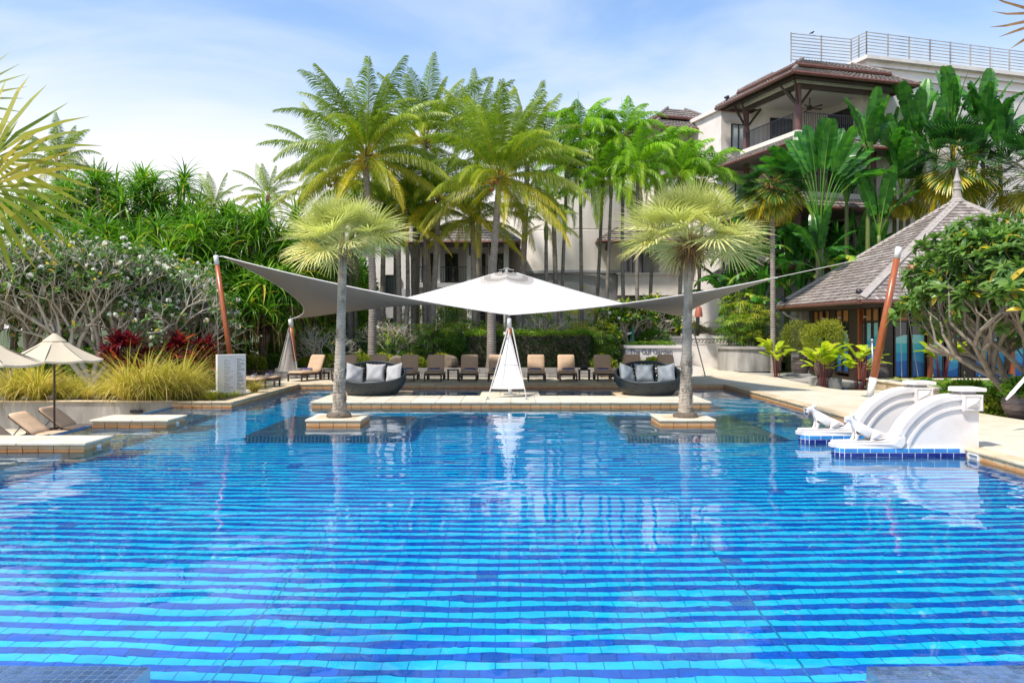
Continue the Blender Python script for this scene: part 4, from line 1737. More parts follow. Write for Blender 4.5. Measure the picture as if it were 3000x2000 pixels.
add('lettering', text_mesh(cu), t, (6.03 - 7.25, 41.99 - 42.6, 1.065 - DZ), (PI / 2, 0, 0))
cu2 = bpy.data.curves.new('dropped_letter', 'FONT')
cu2.body = 'u'
cu2.size = .30
cu2.extrude = .012
cu2.materials.append(M['print_dark'])
add('dropped_letter', text_mesh(cu2), t, (6.875 - 7.25, 41.99 - 42.6, 1.03 - DZ), (PI / 2, 0, 0))
t = thing('green_post', 'short green metal post standing in the lettered planter', 'post', (6.32, 42.9, 1.42))
b = MB()
M['green_paint'] = mat('green_paint', (.02, .16, .10), (.03, .2, .12), 4, .4)
b.tube([(0, 0, 0), (0, 0, 1.0)], .075, 10)
b.build('post', M['green_paint'], t, world=False)
b = MB()
b.tube([(-.05, 0, .72), (-.30, -.05, .66)], [.05, .07], 8)
b.build('lamp_head', M['white_paint'], t, world=False)

t = thing('moulded_wall', 'white garden wall with a twisted rope moulding along its top', 'wall', (10, 44.8, DZ))
b = MB()
b.box((10.2, 44.9, .83), (4.4, .3, 1.36))
b.build('wall_body', M['white'], t)
b = MB()
b.box((10.2, 44.9, 1.885), (4.6, .46, .13))
b.build('cap', M['white'], t)
b = MB()
b.box((10.2, 44.9, 1.54), (4.5, .36, .06))
b.build('ledge', M['white'], t)
n = 22
m_ = MB()
m_.smooth = True
m_.tube([(-.10, 0, -.10), (0, -.03, 0), (.10, 0, .10)], [.035, .06, .035], 8)
m_ = m_.mesh('rope_twist', M['white'])
b = MB()
b.box((10.2, 44.92, 1.695), (4.4, .26, .24))
b.build('frieze', M['white'], t)
for i in range(n):
    add('rope_twist', m_, t, (8.1 + 4.3 * (i + .5) / n - 10, 44.78 - 44.8, 1.69 - DZ))
t = thing('round_planter', 'round stained concrete planter under the lady palms', 'planter', (12.5, 43.2, DZ))
b = MB()
b.smooth = False
b.lathe([(1.62, 0), (1.60, 1.13), (1.70, 1.14), (1.70, 1.28), (1.48, 1.28), (1.46, 1.15)], 40)
b.build('planter_body', M['concrete'], t, world=False)
b = MB()
b.lathe([(1.47, 1.16), (.01, 1.2)], 30)
b.build('soil', M['soil'], t, world=False)
t = thing('hanging_lamp', 'reddish terracotta lamp hanging beside the right silver palm trunk', 'lamp', P(2047, 928, 44))
b = MB()
b.smooth = True
b.lathe([(.22, 0), (.20, .2), (.15, .5), (.06, .58), (.03, .60)], 14, cap=False)
b.build('lamp_shade', M['lampshade'], t, world=False)
b = MB()
b.tube([(0, 0, .58), (0, 0, 1.9)], .012, 5)
b.build('cord', M['black_metal'], t, world=False)
b = MB()
b.tube([(0, 0, 1.9), (.0, 2.2, 2.1)], .02, 5)
b.build('bracket', M['black_metal'], t, world=False)


def rock(x, y, z, r, label, seed):
    R = random.Random(seed)
    V, F = [], []
    n, m_ = 14, 9
    dirs = [Vector((R.gauss(0, 1), R.gauss(0, 1), R.gauss(0, 1))).normalized() for _ in range(9)]
    cut = [R.uniform(.72, .95) for _ in dirs]
    for i in range(m_ + 1):
        ph = PI * i / m_
        for j in range(n):
            th = 2 * PI * j / n
            d = Vector((math.sin(ph) * math.cos(th), math.sin(ph) * math.sin(th), math.cos(ph)))
            s = 1.0
            for q, c in zip(dirs, cut):
                k = d.dot(q)
                if k > 0.2:
                    s = min(s, c / k)
            V.append((d.x * r[0] * s, d.y * r[1] * s, d.z * r[2] * s))
    for i in range(m_):
        for j in range(n):
            F.append((i * n + j, i * n + (j + 1) % n, (i + 1) * n + (j + 1) % n, (i + 1) * n + j))
    b = MB()
    b.add(V, F)
    o = b.build('rock', M['rock'])
    o.location = (x, y, z)
    tag(o, label, 'rock', 'brown rocks behind the far loungers')


rock(P(1318, 1060, 37.4).x, 37.4, .78, (.40, .35, .46), 'brown rock right of the lounger pair beside the left daybed', 1)
rock(P(1163, 1064, 37.4).x, 37.4, .75, (.42, .35, .40), 'brown rock half hidden behind the left daybed', 2)

# ------------------------------------------------------------------ buildings
def roof_face(mb, A, B, Cc, D, rows, cols, step=.05, rib=.035):
    """tiled slope with eave A->B and upper edge D->C: stepped courses of ribbed tiles"""
    A, B, Cc, D = map(Vector, (A, B, Cc, D))
    nrm = (B - A).cross(D - A).normalized()
    if nrm.z < 0:
        nrm = -nrm
    for r in range(rows):
        f0, f1 = r / rows, (r + 1) / rows
        L0, R0 = A.lerp(D, f0), B.lerp(Cc, f0)
        L1, R1 = A.lerp(D, f1), B.lerp(Cc, f1)
        V, F = [], []
        for c in range(2 * cols + 1):
            g = c / (2 * cols)
            up = nrm * (step + (rib if c % 2 else 0) + RG.uniform(-.008, .008))
            V.append(L0.lerp(R0, g) + up)
            V.append(L1.lerp(R1, g) + nrm * (rib * .5 if c % 2 else 0))
            V.append(L0.lerp(R0, g) - nrm * .02)
        for c in range(2 * cols):
            k = 3 * c
            F.append((k, k + 3, k + 4, k + 1))
            F.append((k + 2, k + 5, k + 3, k))
        mb.add(V, F)


class Frame:
    """local building axes: a along the front, b to the back, z up"""

    def __init__(s, O, deg):
        s.O = Vector((*O, 0))
        s.r = R_(deg)
        s.e1 = Vector((math.cos(s.r), math.sin(s.r), 0))
        s.e2 = Vector((-math.sin(s.r), math.cos(s.r), 0))

    def __call__(s, a, b, z):
        return s.O + s.e1 * a + s.e2 * b + Vector((0, 0, z))

    def box(s, mb, a0, a1, b0, b1, z0, z1):
        mb.box(s((a0 + a1) / 2, (b0 + b1) / 2, (z0 + z1) / 2), (a1 - a0, b1 - b0, z1 - z0), s.r)

    def part(s, name, m, t, boxes):
        mb = MB()
        for q in boxes:
            s.box(mb, *q)
        return mb.build(name, m, t)


def hip_roof(fr, t, a0, a1, b0, b1, ze, zr, inset, rows=6, name='roof', closed=True):
    """hip roof or skirt: eave rectangle at ze, upper rectangle inset at zr, with gutter and soffit"""
    E = [fr(a0, b0, ze), fr(a1, b0, ze), fr(a1, b1, ze), fr(a0, b1, ze)]
    U = [fr(a0 + inset, b0 + inset, zr), fr(a1 - inset, b0 + inset, zr), fr(a1 - inset, b1 - inset, zr), fr(a0 + inset, b1 - inset, zr)]
    base = MB()
    base.add(E + U, [(3, 2, 1, 0)] + [(i, (i + 1) % 4, 4 + (i + 1) % 4, 4 + i) for i in range(4)] + ([(4, 5, 6, 7)] if closed else []))
    r = base.build(name, M['roof_tile'], t)
    tl = MB()
    for i in range(4):
        j = (i + 1) % 4
        L = (E[j] - E[i]).length
        roof_face(tl, E[i], E[j], U[j], U[i], rows, max(4, int(L / .30)))
    tag(tl.build('roof_tiles', M['roof_tile'], r), kind='stuff')
    for i in range(4):
        rd = MB()
        rd.tube([E[i] + Vector((0, 0, .06)), U[i] + Vector((0, 0, .08))], .10, 6)
        rd.build('hip_ridge', M['roof_tile'], r)
    for i in range(4):
        j = (i + 1) % 4
        g = MB()
        g.tube([E[i] + Vector((0, 0, -.06)), E[j] + Vector((0, 0, -.06))], .11, 6)
        g.build('gutter', M['brown_metal'], r)
    return r


def railing(fr, t, p, q, z0, h, n, m='black_metal', name='railing', top=.05):
    """p, q are (a, b) ends"""
    A, B = fr(*p, z0), fr(*q, z0)
    d = B - A
    rz = math.atan2(d.y, d.x)
    b = MB()
    c = (A + B) / 2
    b.box(c + Vector((0, 0, h)), (d.length, top, top), rz)
    b.box(c + Vector((0, 0, .08)), (d.length, .04, .04), rz)
    o = b.build(name, M[m], t)
    b = MB()
    for i in range(n):
        b.box(A + d * ((i + .5) / n) + Vector((0, 0, h / 2 + .02)), (.028, .028, h - .12), rz)
    tag(b.build('balusters', M[m], o), kind='stuff')
    return o


def window(fr, t, a0, a1, b, z0, z1, face='front', curtain=False, mull=2, fm='black_metal'):
    """window on the plane b (front) or a (side: a0..a1 are b values)"""
    def put(x0, x1, d0, d1, z0_, z1_, mb):
        if face == 'front':
            fr.box(mb, x0, x1, b + d0, b + d1, z0_, z1_)
        else:
            fr.box(mb, b + d0, b + d1, x0, x1, z0_, z1_)
    f = MB()
    w = .07
    put(a0, a1, -.06, .06, z1 - w, z1, f)
    put(a0, a1, -.06, .06, z0, z0 + w, f)
    put(a0, a0 + w, -.06, .06, z0 + w, z1 - w, f)
    put(a1 - w, a1, -.06, .06, z0 + w, z1 - w, f)
    for k in range(1, mull):
        x = a0 + (a1 - a0) * k / mull
        put(x - w / 2, x + w / 2, -.05, .05, z0 + w, z1 - w, f)
    o = f.build('window', M[fm], t)
    g = MB()
    put(a0 + w, a1 - w, -.012, .002, z0 + w, z1 - w, g)
    g.build('pane', M['curtain'] if curtain else M['glass'], o)
    return o


# --- right hotel tower
F1 = Frame((15.9, 45.5), 17)
T1 = thing('hotel_building', 'white hotel building at the upper right with roofed corner balcony and rooftop railing', 'building', (15.9, 45.5, 0))
F1.part('wall', M['white'], T1, [(5.3, 40, .8, 16, 0, 18.0), (5.15, 40, .68, .8, 0, 13.0)])
F1.part('cornice', M['white'], T1, [(5.0, 40, .45, 16, 18.0, 18.22), (5.2, 40, .66, .8, 17.05, 17.22), (5.2, 40, .60, .8, 17.62, 17.75)])
F1.part('wall', M['white'], T1, [(-.6, 5.3, 7.0, 16, 0, 16.2), (1.2, 5.3, 5.2, 7.0, 0, 16.0)])
F1.part('cornice', M['white'], T1, [(-.8, 5.2, 6.8, 16, 16.2, 16.45)])
# loggia: floors, ceiling, columns
for zf in (13.2, 9.85, 6.5):
    F1.part('floor_slab', M['cream_wall'], T1, [(-.35, 5.3, -.35, 5.2, zf - .35, zf)])
    F1.part('loggia_wall', M['cream_wall'], T1, [(1.2, 5.28, 5.0, 5.19, zf, zf + 2.75), (5.0, 5.29, .8, 5.0, zf, zf + 2.75)])
    window(F1, T1, 1.6, 3.2, 4.98, zf + .05, zf + 2.2)
    window(F1, T1, 1.6, 3.8, 4.99, zf + .05, zf + 2.3, 'side')
    railing(F1, T1, (0.25, -.12), (5.0, -.12), zf, 1.15, 34)
    railing(F1, T1, (-.12, .3), (-.12, 5.0), zf, 1.15, 36)
    F1.part('kerb', M['cream_wall'], T1, [(-.3, 5.3, -.3, 0, zf, zf + .10), (-.3, 0, 0, 5.2, zf, zf + .10)])
F1.part('ceiling_slab', M['white'], T1, [(-.3, 5.4, -.3, 5.3, 15.95, 16.12)])
M['column_brown'] = mat('brown_column', (.12, .05, .045), (.15, .065, .055), 5, .5)
for (a, b_) in ((0, 0), (-.0, 5.1), (5.0, 0)):
    mb = MB()
    mb.smooth = False
    p = F1(a, b_, 0)
    mb.lathe([(.20, 13.2), (.20, 14.6), (.17, 14.7), (.17, 15.95)], 12, p * 1.0)
    for zf in (9.85, 6.5):
        mb.lathe([(.19, zf), (.19, zf + 3.0)], 12, p)
    mb.build('column', M['column_brown'], T1)
    if a < 1:
        br = MB()
        for da, db in ((1.0, 0), (0, 1.0), (-.8, -.8), (-.8, .5) if b_ == 0 else (-.8, 0)):
            br.tube([p + Vector((0, 0, 14.65)), F1(a + da, b_ + db, 15.9)], .075, 5)
        mb2 = br.build('bracket', M['dark_wood'], T1)
F1.part('eave_beam', M['dark_wood'], T1, [(-.9, 5.9, -.95, -.75, 15.92, 16.1), (-.95, -.75, -.9, 6.0, 15.92, 16.1), (-.12, 5.3, -.12, .12, 15.7, 15.95), (-.12, .12, .12, 5.2, 15.7, 15.95)])
hip_roof(F1, T1, -1.3, 7.0, -1.3, 6.5, 16.16, 16.75, 1.0, 4)
hip_roof(F1, T1, -.35, 5.95, -.35, 5.5, 16.95, 17.75, 1.5, 5, 'upper_roof')
F1.part('roof_neck', M['brown_metal'], T1, [(-.1, 5.7, -.1, 5.25, 16.6, 17.0)])
hip_roof(F1, T1, -1.2, 7.2, -1.2, 7.2, 12.45, 13.05, .9, 3, 'skirt_roof')
hip_roof(F1, T1, -1.2, 7.2, -1.2, 7.2, 9.0, 9.65, .9, 3, 'skirt_roof')
hip_roof(F1, T1, -1.2, 7.2, -1.2, 7.2, 5.7, 6.35, .9, 3, 'skirt_roof')
F1.part('core_wall', M['grey_wall'], T1, [(.6, 5.3, .6, 5.2, 0, 6.1)])
window(F1, T1, .1, 1.15, 6.98, 13.75, 15.4, curtain=True)
window(F1, T1, -.3, 1.1, 6.98, 10.2, 12.0, curtain=True)
# rooftop slatted railing in two runs
for (p, q) in (((1.4, 2.6), (5.5, 2.4)), ((5.5, 1.1), (24, 1.1)), ((5.5, 2.4), (5.5, 1.1))):
    A, B = F1(*p, 18.1), F1(*q, 18.1)
    d = B - A
    rz = math.atan2(d.y, d.x)
    o = None
    for k in range(9):
        mb = MB()
        mb.box((A + B) / 2 + Vector((0, 0, .15 + k * .19)), (d.length, .03, .045), rz)
        mb.build('rail', M['concrete'], T1)
    n = max(2, int(d.length / 1.5))
    for i in range(n + 1):
        mb = MB()
        mb.box(A + d * (i / n) + Vector((0, 0, .85)), (.06, .06, 1.75), rz)
        mb.build('post', M['concrete'], T1)
# small left roofed unit of the same building
F1b = Frame((13.2, 56.0), 17)
T1b = thing('hotel_annex', 'cream hotel wing with a small two-tier tiled roof behind the bright green palms', 'building', (13.2, 56, 0))
F1b.part('wall', M['cream_wall'], T1b, [(-3.2, .4, .5, 9, 0, 15.7)])
F1b.part('recess_wall', M['grey_wall'], T1b, [(-2.6, -.3, .30, .48, 12.8, 15.2)])
hip_roof(F1b, T1b, -4.4, 1.3, -1.0, 7, 15.7, 16.35, .9, 4)
hip_roof(F1b, T1b, -3.6, .5, -.2, 6, 16.6, 17.5, 1.4, 4, 'upper_roof')
window(F1b, T1b, -2.2, -.6, .28, 13.0, 15.0)

t = thing('ceiling_fan', 'dark ceiling fan hanging in the top corner balcony', 'fan', F1(2.4, 2.2, 15.95))
b = MB()
b.lathe([(.03, 0), (.03, -.45), (.16, -.5), (.18, -.62), (.08, -.72)], 12)
b.build('motor', M['dark_wood'], t, world=False)
for k in range(5):
    a = 2 * PI * k / 5 + .3
    b = MB()
    b.X = Matrix.Rotation(a, 4, 'Z')
    b.add([(.12, -.04, -.6), (.85, -.09, -.58), (.85, .09, -.62), (.12, .04, -.62), (.12, -.04, -.62), (.85, -.09, -.60), (.85, .09, -.64), (.12, .04, -.64)], [(0, 1, 2, 3), (7, 6, 5, 4), (0, 4, 5, 1), (1, 5, 6, 2), (2, 6, 7, 3)])
    b.build('blade', M['dark_wood'], t, world=False)
for k, (a, b_, lab) in enumerate(((2.6, .9, 'dark balcony chair behind the railing, left of two'), (3.6, 1.1, 'dark balcony chair behind the railing, right of two'))):
    t = thing('balcony_chair', lab, 'chair', F1(a, b_, 13.2), F1.r + .3 * k, 'chairs on the top corner balcony')
    b = MB()
    b.bbox((0, 0, .44), (.5, .5, .05), .01)
    b.build('seat', M['black_metal'], t, world=False)
    b = MB()
    b.bbox((0, .24, .72), (.5, .05, .5), .01)
    b.build('backrest', M['black_metal'], t, world=False)
    for sx in (-1, 1):
        for sy in (-1, 1):
            b = MB()
            b.box((.21 * sx, .21 * sy, .21), (.04, .04, .42))
            b.build('leg', M['black_metal'], t, world=False)


def floodlight(p, lab, rz=0):
    t = thing('floodlight', lab, 'floodlight', p, rz)
    b = MB()
    b.tube([(0, 0, 0), (0, 0, .16)], .02, 6)
    b.build('stand', M['black_metal'], t, world=False)
    b = MB()
    b.smooth = True
    b.tube([(-.12, 0, .16), (.02, 0, .20), (.14, 0, .24)], [.07, .10, .11], 10)
    b.build('lamp_head', M['black_metal'], t, world=False)


floodlight(F1(-.9, 5.9, 16.5), 'small black floodlight on the left eave of the upper balcony roof', .4)

# --- garden wing behind the palms
T2 = thing('garden_wing', 'cream garden wing behind the coconut palms, with round wall, balconies and small roofs', 'building', (0, 56, 0))
F2 = Frame((0, 56.0), 0)
F2.part('wall', M['cream_wall'], T2, [(-14, -7.3, 3.0, 12, .5, 10.2), (-7.3, 10.0, 4.0, 14, .5, 11.2), (9.2, 14.0, .6, 12, .5, 11.2)])
F2.part('base_band', M['grey_wall'], T2, [(-14.1, -7.2, 2.85, 3.0, .5, 5.2), (9.2, 14.1, .42, .6, .5, 4.6)])
b = MB()
b.smooth = True
b.lathe([(5.0, 6.3), (5.0, 9.0), (4.97, 9.03), (4.97, 9.07), (5.0, 9.1), (5.0, 11.4), (4.97, 11.43), (4.97, 11.47), (5.0, 11.5), (5.0, 12.4), (.1, 12.4)], 64, (4.6, 60.2, 0), cap=False)
b.build('round_wall', M['cream_wall'], T2, smooth=False)
b = MB()
b.lathe([(5.05, 6.05), (5.2, 6.1), (5.2, 6.28), (5.05, 6.32)], 64, (4.6, 60.2, 0), cap=False)
b.build('ledge', M['grey_wall'], T2)
b = MB()
b.lathe([(4.92, .5), (4.92, 6.05)], 64, (4.6, 60.2, 0), cap=False)
b.build('round_base', M['grey_wall'], T2)
# balcony bay left of the round wall
for zf in (5.35, 2.2):
    F2.part('floor_slab', M['grey_wall'], T2, [(-6.6, -.2, -2.2, 4, zf - .3, zf)])
for (x, w) in ((-6.3, .4), (-4.9, .35), (-2.75, .42), (-1.4, .35), (-.4, .3)):
    F2.part('column', M['white'], T2, [(x - w / 2, x + w / 2, -2.1, -1.7, .5, 5.05), (x - w / 2, x + w / 2, -2.1, -1.7, 5.35, 8.0)])
F2.part('recess_wall', M['cream_wall'], T2, [(-6.6, -.2, 1.0, 1.3, .5, 8.0)])
for zf in (5.35, 2.2):
    for x in (-5.8, -4.2, -2.3, -1.0):
        window(F2, T2, x - .45, x + .45, .96, zf + .2, zf + 2.2)
    railing(F2, T2, (-6.2, -1.95), (-.4, -1.95), zf, 1.05, 40)
hip_roof(F2, T2, -7.4, .5, -3.0, 5, 8.0, 9.2, 1.6, 6)
br = MB()
for x in (-6.3, -4.9, -2.75, -1.4):
    br.tube([F2(x, -1.9, 7.0), F2(x, -2.8, 7.95)], .07, 5)
br.build('bracket', M['dark_wood'], T2)
# right section with eave, openings and sills
hip_roof(F2, T2, 5.7, 14.6, -1.6, 6, 8.2, 9.2, 1.5, 6)
br = MB()
for x in (6.4, 9.4, 12):
    br.tube([F2(x, .4, 7.2), F2(x, -1.3, 8.15)], .08, 5)
br.build('bracket', M['dark_wood'], T2)
F2.part('recess_wall', M['grey_wall'], T2, [(6.6, 14, .35, .55, 6.2, 8.2)])
for x in (8.3, 10.6, 12.9):
    window(F2, T2, x - .7, x + .7, .30, 6.1, 7.9)
F2.part('balcony_wall', M['white'], T2, [(7.2, 14.2, -.5, .3, 4.6, 6.0)])
F2.part('ledge', M['white'], T2, [(7.1, 14.3, -.62, .36, 6.0, 6.12)])
for x in (11.2, 13.1):
    window(F2, T2, x - .8, x + .8, .38, 2.6, 4.3)
F2.part('dark_opening', M['black_metal'], T2, [(9.4, 14, .36, .42, .5, 2.2)])
for x in (-12.6, -10.6, -8.6):
    for zf in (1.5, 4.6, 7.7):
        window(F2, T2, x - .5, x + .5, 2.82 if zf < 4.7 else 2.97, zf, zf + 1.6)
for x in (-6.5, 2):
    pass
# small roofed pavilion on the left
F3 = Frame((-14.0, 54), 0)
T3 = thing('small_lodge', 'small dark lodge with a low grey tiled roof behind the left palms', 'building', (-14, 54, 0))
F3.part('wall', M['grey_wall'], T3, [(-2.2, 3.0, .2, 5, .5, 5.9)])
F3.part('column', M['white'], T3, [(-2.3, -2.0, -.3, 0, .5, 5.9)])
F3.part('column', M['white'], T3, [(2.6, 2.9, -.3, 0, .5, 5.9)])
window(F3, T3, -1.5, .2, .17, 4.0, 5.6)
window(F3, T3, .8, 2.2, .17, 4.0, 5.6)
F3.part('floor_slab', M['grey_wall'], T3, [(-2.5, 3.1, -.5, .2, 3.4, 3.6)])
hip_roof(F3, T3, -3.0, 3.6, -1.0, 6, 5.9, 6.8, 1.6, 5)

# --- pool pavilion with shingled pyramid roof
PX0, PX1, PY0, PY1 = 13.6, 26.6, 32.0, 42.0
APEX = Vector((20.1, 37.0, 8.15))
ZE = 3.47
T4 = thing('pool_pavilion', 'pool pavilion at the right with a weathered shingle pyramid roof and blue wave panels', 'pavilion', (20.1, 37, 0))
roofb = MB()
E = [Vector((PX0, PY0, ZE)), Vector((PX1, PY0, ZE)), Vector((PX1, PY1, ZE)), Vector((PX0, PY1, ZE))]
roofb.add([p - Vector((0, 0, .03)) for p in E] + [APEX - Vector((0, 0, .03))], [(0, 1, 4), (1, 2, 4), (2, 3, 4), (3, 0, 4)])
roof = roofb.build('roof', M['dark_wood'], T4)
NR = 31
me_sh = [tile_mesh('shingle', w, 1, .03, M['shingle'], .01) for w in (1,)]
sb = MB()
sb.bbox((0, 0, 0), (1, 1, 1), .03)
singles = 0
rest = {0: MB(), 3: MB(), 1: MB(), 2: MB()}
unit = [Vector((x, y, zz)) for zz in (-.5, .5) for (x, y) in ((-.5, -.5), (.5, -.5), (.5, .5), (-.5, .5))]
um = MB()
um.add(unit, [(4, 5, 6, 7), (0, 1, 5, 4), (1, 2, 6, 5), (2, 3, 7, 6), (3, 0, 4, 7)])
shm = um.mesh('shingle', M['shingle'])
RSH = random.Random(21)
M['shingle_rest'] = mat('weathered_shingle_course', (.28, .235, .205), (.38, .335, .30), 3, .75, .4, 25, stretch=(3, 3, 1))


def shingle_rest_mat():
    m = M['shingle_rest']
    nt = m.node_tree
    b_ = nt.nodes['Principled BSDF']
    old = b_.inputs['Base Color'].links[0].from_socket
    at = nt.nodes.new('ShaderNodeAttribute')
    at.attribute_name = 'tint'
    rp = nt.nodes.new('ShaderNodeValToRGB')
    el = rp.color_ramp.elements
    cols = [(.115, .085, .07), (.20, .16, .135), (.29, .24, .21), (.50, .45, .41)]
    while len(el) < 4:
        el.new(.5)
    for i, c in enumerate(cols):
        el[i].position = i / 3
        el[i].color = (*c, 1)
    nt.links.new(at.outputs['Fac'], rp.inputs[0])
    nt.links.new(_mix(nt, .65, old, rp.outputs[0]), b_.inputs['Base Color'])


shingle_rest_mat()
for side in (0, 3, 1, 2):
    A, B = E[side], E[(side + 1) % 4]
    d = (B - A).normalized()
    mid = (A + B) / 2
    upv = (APEX - mid)
    SL = upv.length
    up = upv.normalized()
    nrm = d.cross(up).normalized()
    W = (B - A).length
    rot0 = Matrix((d, up, nrm)).transposed()
    ex = SL / NR
    for r in range(NR):
        w_row = W * (1 - r / NR)
        x = -w_row / 2 + RSH.uniform(-.12, 0)
        while x < w_row / 2:
            w = RSH.uniform(.11, .21)
            c = max(-w_row / 2, x), min(w_row / 2, x + w)
            if c[1] - c[0] > .03:
                hgt = ex * 1.25
                ctr = mid + up * (ex * r + hgt / 2 - .04) + d * ((c[0] + c[1]) / 2) + nrm * (.045 + RSH.uniform(0, .012))
                rot = rot0 @ Matrix.Rotation(-.17, 3, 'X')
                s = (c[1] - c[0] - .008, hgt, .05)
                if side == 0 and singles < 300 and (c[0] + c[1]) / 2 < 2.2 and r < 14:
                    o = add('shingle', shm, roof)
                    mtx = Matrix.Translation(ctr - Vector(T4.location)) @ rot.to_4x4()
                    o.location = mtx.translation
                    o.rotation_euler = mtx.to_euler()
                    o.scale = s
                    o.matrix_parent_inverse = (wmat(roof).inverted() @ Matrix.Translation(Vector(T4.location)))
                    singles += 1
                else:
                    q = rest[side]
                    q.tint = RSH.random()
                    V = [ctr + rot @ Vector((p.x * s[0], p.y * s[1], p.z * s[2])) for p in unit]
                    q.add(V, [(4, 5, 6, 7), (0, 1, 5, 4), (1, 2, 6, 5), (3, 0, 4, 7)])
            x += w
for k, q in rest.items():
    tag(q.build('shingle_field', M['shingle_rest'], roof), kind='stuff')
M['ridge_wood'] = mat('weathered_ridge_board', (.42, .37, .33), (.30, .26, .23), 4, .8, .3, 25, stretch=(1, 1, 4))
for i in range(4):
    p = E[i]
    d = (APEX - p).normalized()
    side = d.cross(Vector((0, 0, 1))).normalized()
    upn = side.cross(d).normalized()
    b = MB()
    for s in (-1, 1):
        a0, a1 = p + d * .1 + upn * .16, APEX + upn * .10
        o1 = side * s * .21 - upn * .13
        pts = [a0, a1, a1 + o1, a0 + o1]
        b.add([q + upn * .03 for q in pts] + [q - upn * .02 for q in pts], [(0, 1, 2, 3), (7, 6, 5, 4), (0, 4, 5, 1), (1, 5, 6, 2), (2, 6, 7, 3), (3, 7, 4, 0)])
    b.build('ridge_board', M['ridge_wood'], T4)
b = MB()
for i in range(4):
    j = (i + 1) % 4
    q = (E[j] - E[i]).normalized()
    out = Vector((q.y, -q.x, 0))
    b.tube([E[i] + out * .06 - Vector((0, 0, .07)), E[j] + out * .06 - Vector((0, 0, .07))], .085, 8)
b.build('gutter', M['brown_metal'], T4)
b = MB()
for i in range(4):
    j = (i + 1) % 4
    c = (E[i] + E[j]) / 2
    L = (E[j] - E[i]).length
    b.box(c - Vector((0, 0, .15)) + (Vector((20.1, 37, 0)) - Vector((c.x, c.y, 0))).normalized() * .12, (L - .2 if i % 2 == 0 else .06, .06 if i % 2 == 0 else L - .34, .18))
b.build('fascia', M['dark_wood'], T4)
b = MB()
b.box((20.1, 37, ZE - .22), (PX1 - PX0 - .5, PY1 - PY0 - .5, .06))
b.build('soffit', M['dark_wood'], T4)
b = MB()
b.lathe([(.34, 0), (.30, .12), (.22, .18), (.17, .42), (.15, .55), (.19, .60), (.15, .66), (.14, .85), (.18, .95), (.11, 1.12), (.05, 1.4), (.012, 1.6)], 12, APEX - Vector((0, 0, .1)))
b.build('finial', M['ridge_wood'], T4)
# walls under the roof
WX, WY = 15.0, 33.2
b = MB()
b.box((20.3, WY + .55, (DZ + 3.3) / 2), (10.5, .06, 3.1))
b.box((WX + .55, 37.0, (DZ + 3.3) / 2), (.06, 7.4, 3.1))
b.build('inner_wall', M['black_metal'], T4)
b = MB()
b.box((20.3, 37, .14), (10.8, 7.8, .16))
b.build('floor', M['dark_wood'], T4)
b = MB()
b.box((WX - .05, 42.2, 1.75), (.62, 1.5, 3.3))
b.build('end_pier', M['concrete'], T4)
M['wave1'] = mat('aqua_film', (.34, .74, .68), None, rough=.25)
M['wave2'] = mat('turquoise_film', (.09, .58, .66), None, rough=.25)
M['wave3'] = mat('sky_blue_film', (.06, .38, .68), None, rough=.25)
M['wave4'] = mat('royal_blue_film', (.035, .18, .52), None, rough=.25)
M['wave5'] = mat('navy_film', (.02, .035, .20), None, rough=.25)


def wave(k, s):
    """height of the lower limit of band k at distance s along the wall"""
    base = (2.02, 1.66, 1.28, .94, .62)[k]
    return base + .20 * math.sin(1.55 * s + .5 + .75 * k) + .10 * math.sin(2.9 * s + 1.3 * k)


def panel_bay(xs, pos, full_top=False):
    """one glazed panel from xs[0] to xs[1]; pos maps (s, depth, z) to a point"""
    s0, s1 = xs
    z0, z1 = .36, 3.22

    def bx(mb, a, c, d0, d1, za, zb):
        pts = [pos(a, d0, za), pos(c, d0, za), pos(c, d1, za), pos(a, d1, za), pos(a, d0, zb), pos(c, d0, zb), pos(c, d1, zb), pos(a, d1, zb)]
        mb.add(pts, [(4, 5, 6, 7), (0, 1, 5, 4), (1, 2, 6, 5), (2, 3, 7, 6), (3, 0, 4, 7), (3, 2, 1, 0)])
    f = MB()
    w = .05
    bx(f, s0, s0 + w, -.05, .05, z0, z1)
    bx(f, s1 - w, s1, -.05, .05, z0, z1)
    bx(f, s0 + w, s1 - w, -.045, .045, z0, z0 + .07)
    bx(f, s0 + w, s1 - w, -.045, .045, 2.62, 2.70)
    bx(f, s0 + w, s1 - w, -.045, .045, z1 - .05, z1)
    o = f.build('window', M['dark_wood'], T4)
    g = MB()
    bx(g, s0 + w, s1 - w, .0, .012, z0 + .07, z1 - .05)
    g.build('pane', M['glass'], o)
    g = MB()
    bx(g, s0 + w + .005, s1 - w - .005, -.028, -.012, 2.70, z1 - .05)
    g.build('bamboo_blind', M['bamboo'], o)
    g = MB()
    n = 10
    for i in range(n):
        a, c = s0 + w + (s1 - s0 - 2 * w) * i / n, s0 + w + (s1 - s0 - 2 * w) * (i + 1) / n
        for k in range(5):
            ta, tc = (wave(k - 1, a), wave(k - 1, c)) if k else ((2.60, 2.60) if full_top else (wave(0, a) + .02 + .0, wave(0, c) + .02))
            if not full_top and k == 0:
                continue
            if not full_top:
                pass
            ba, bc = (wave(k, a), wave(k, c)) if k < 4 else (z0 + .07, z0 + .07)
            g.mi = k if full_top else k - 1
            g.quad(pos(a, -.006, ba), pos(c, -.006, bc), pos(c, -.006, tc), pos(a, -.006, ta))
    g.build('wave_film', [M['wave1'], M['wave2'], M['wave3'], M['wave4'], M['wave5']], o)


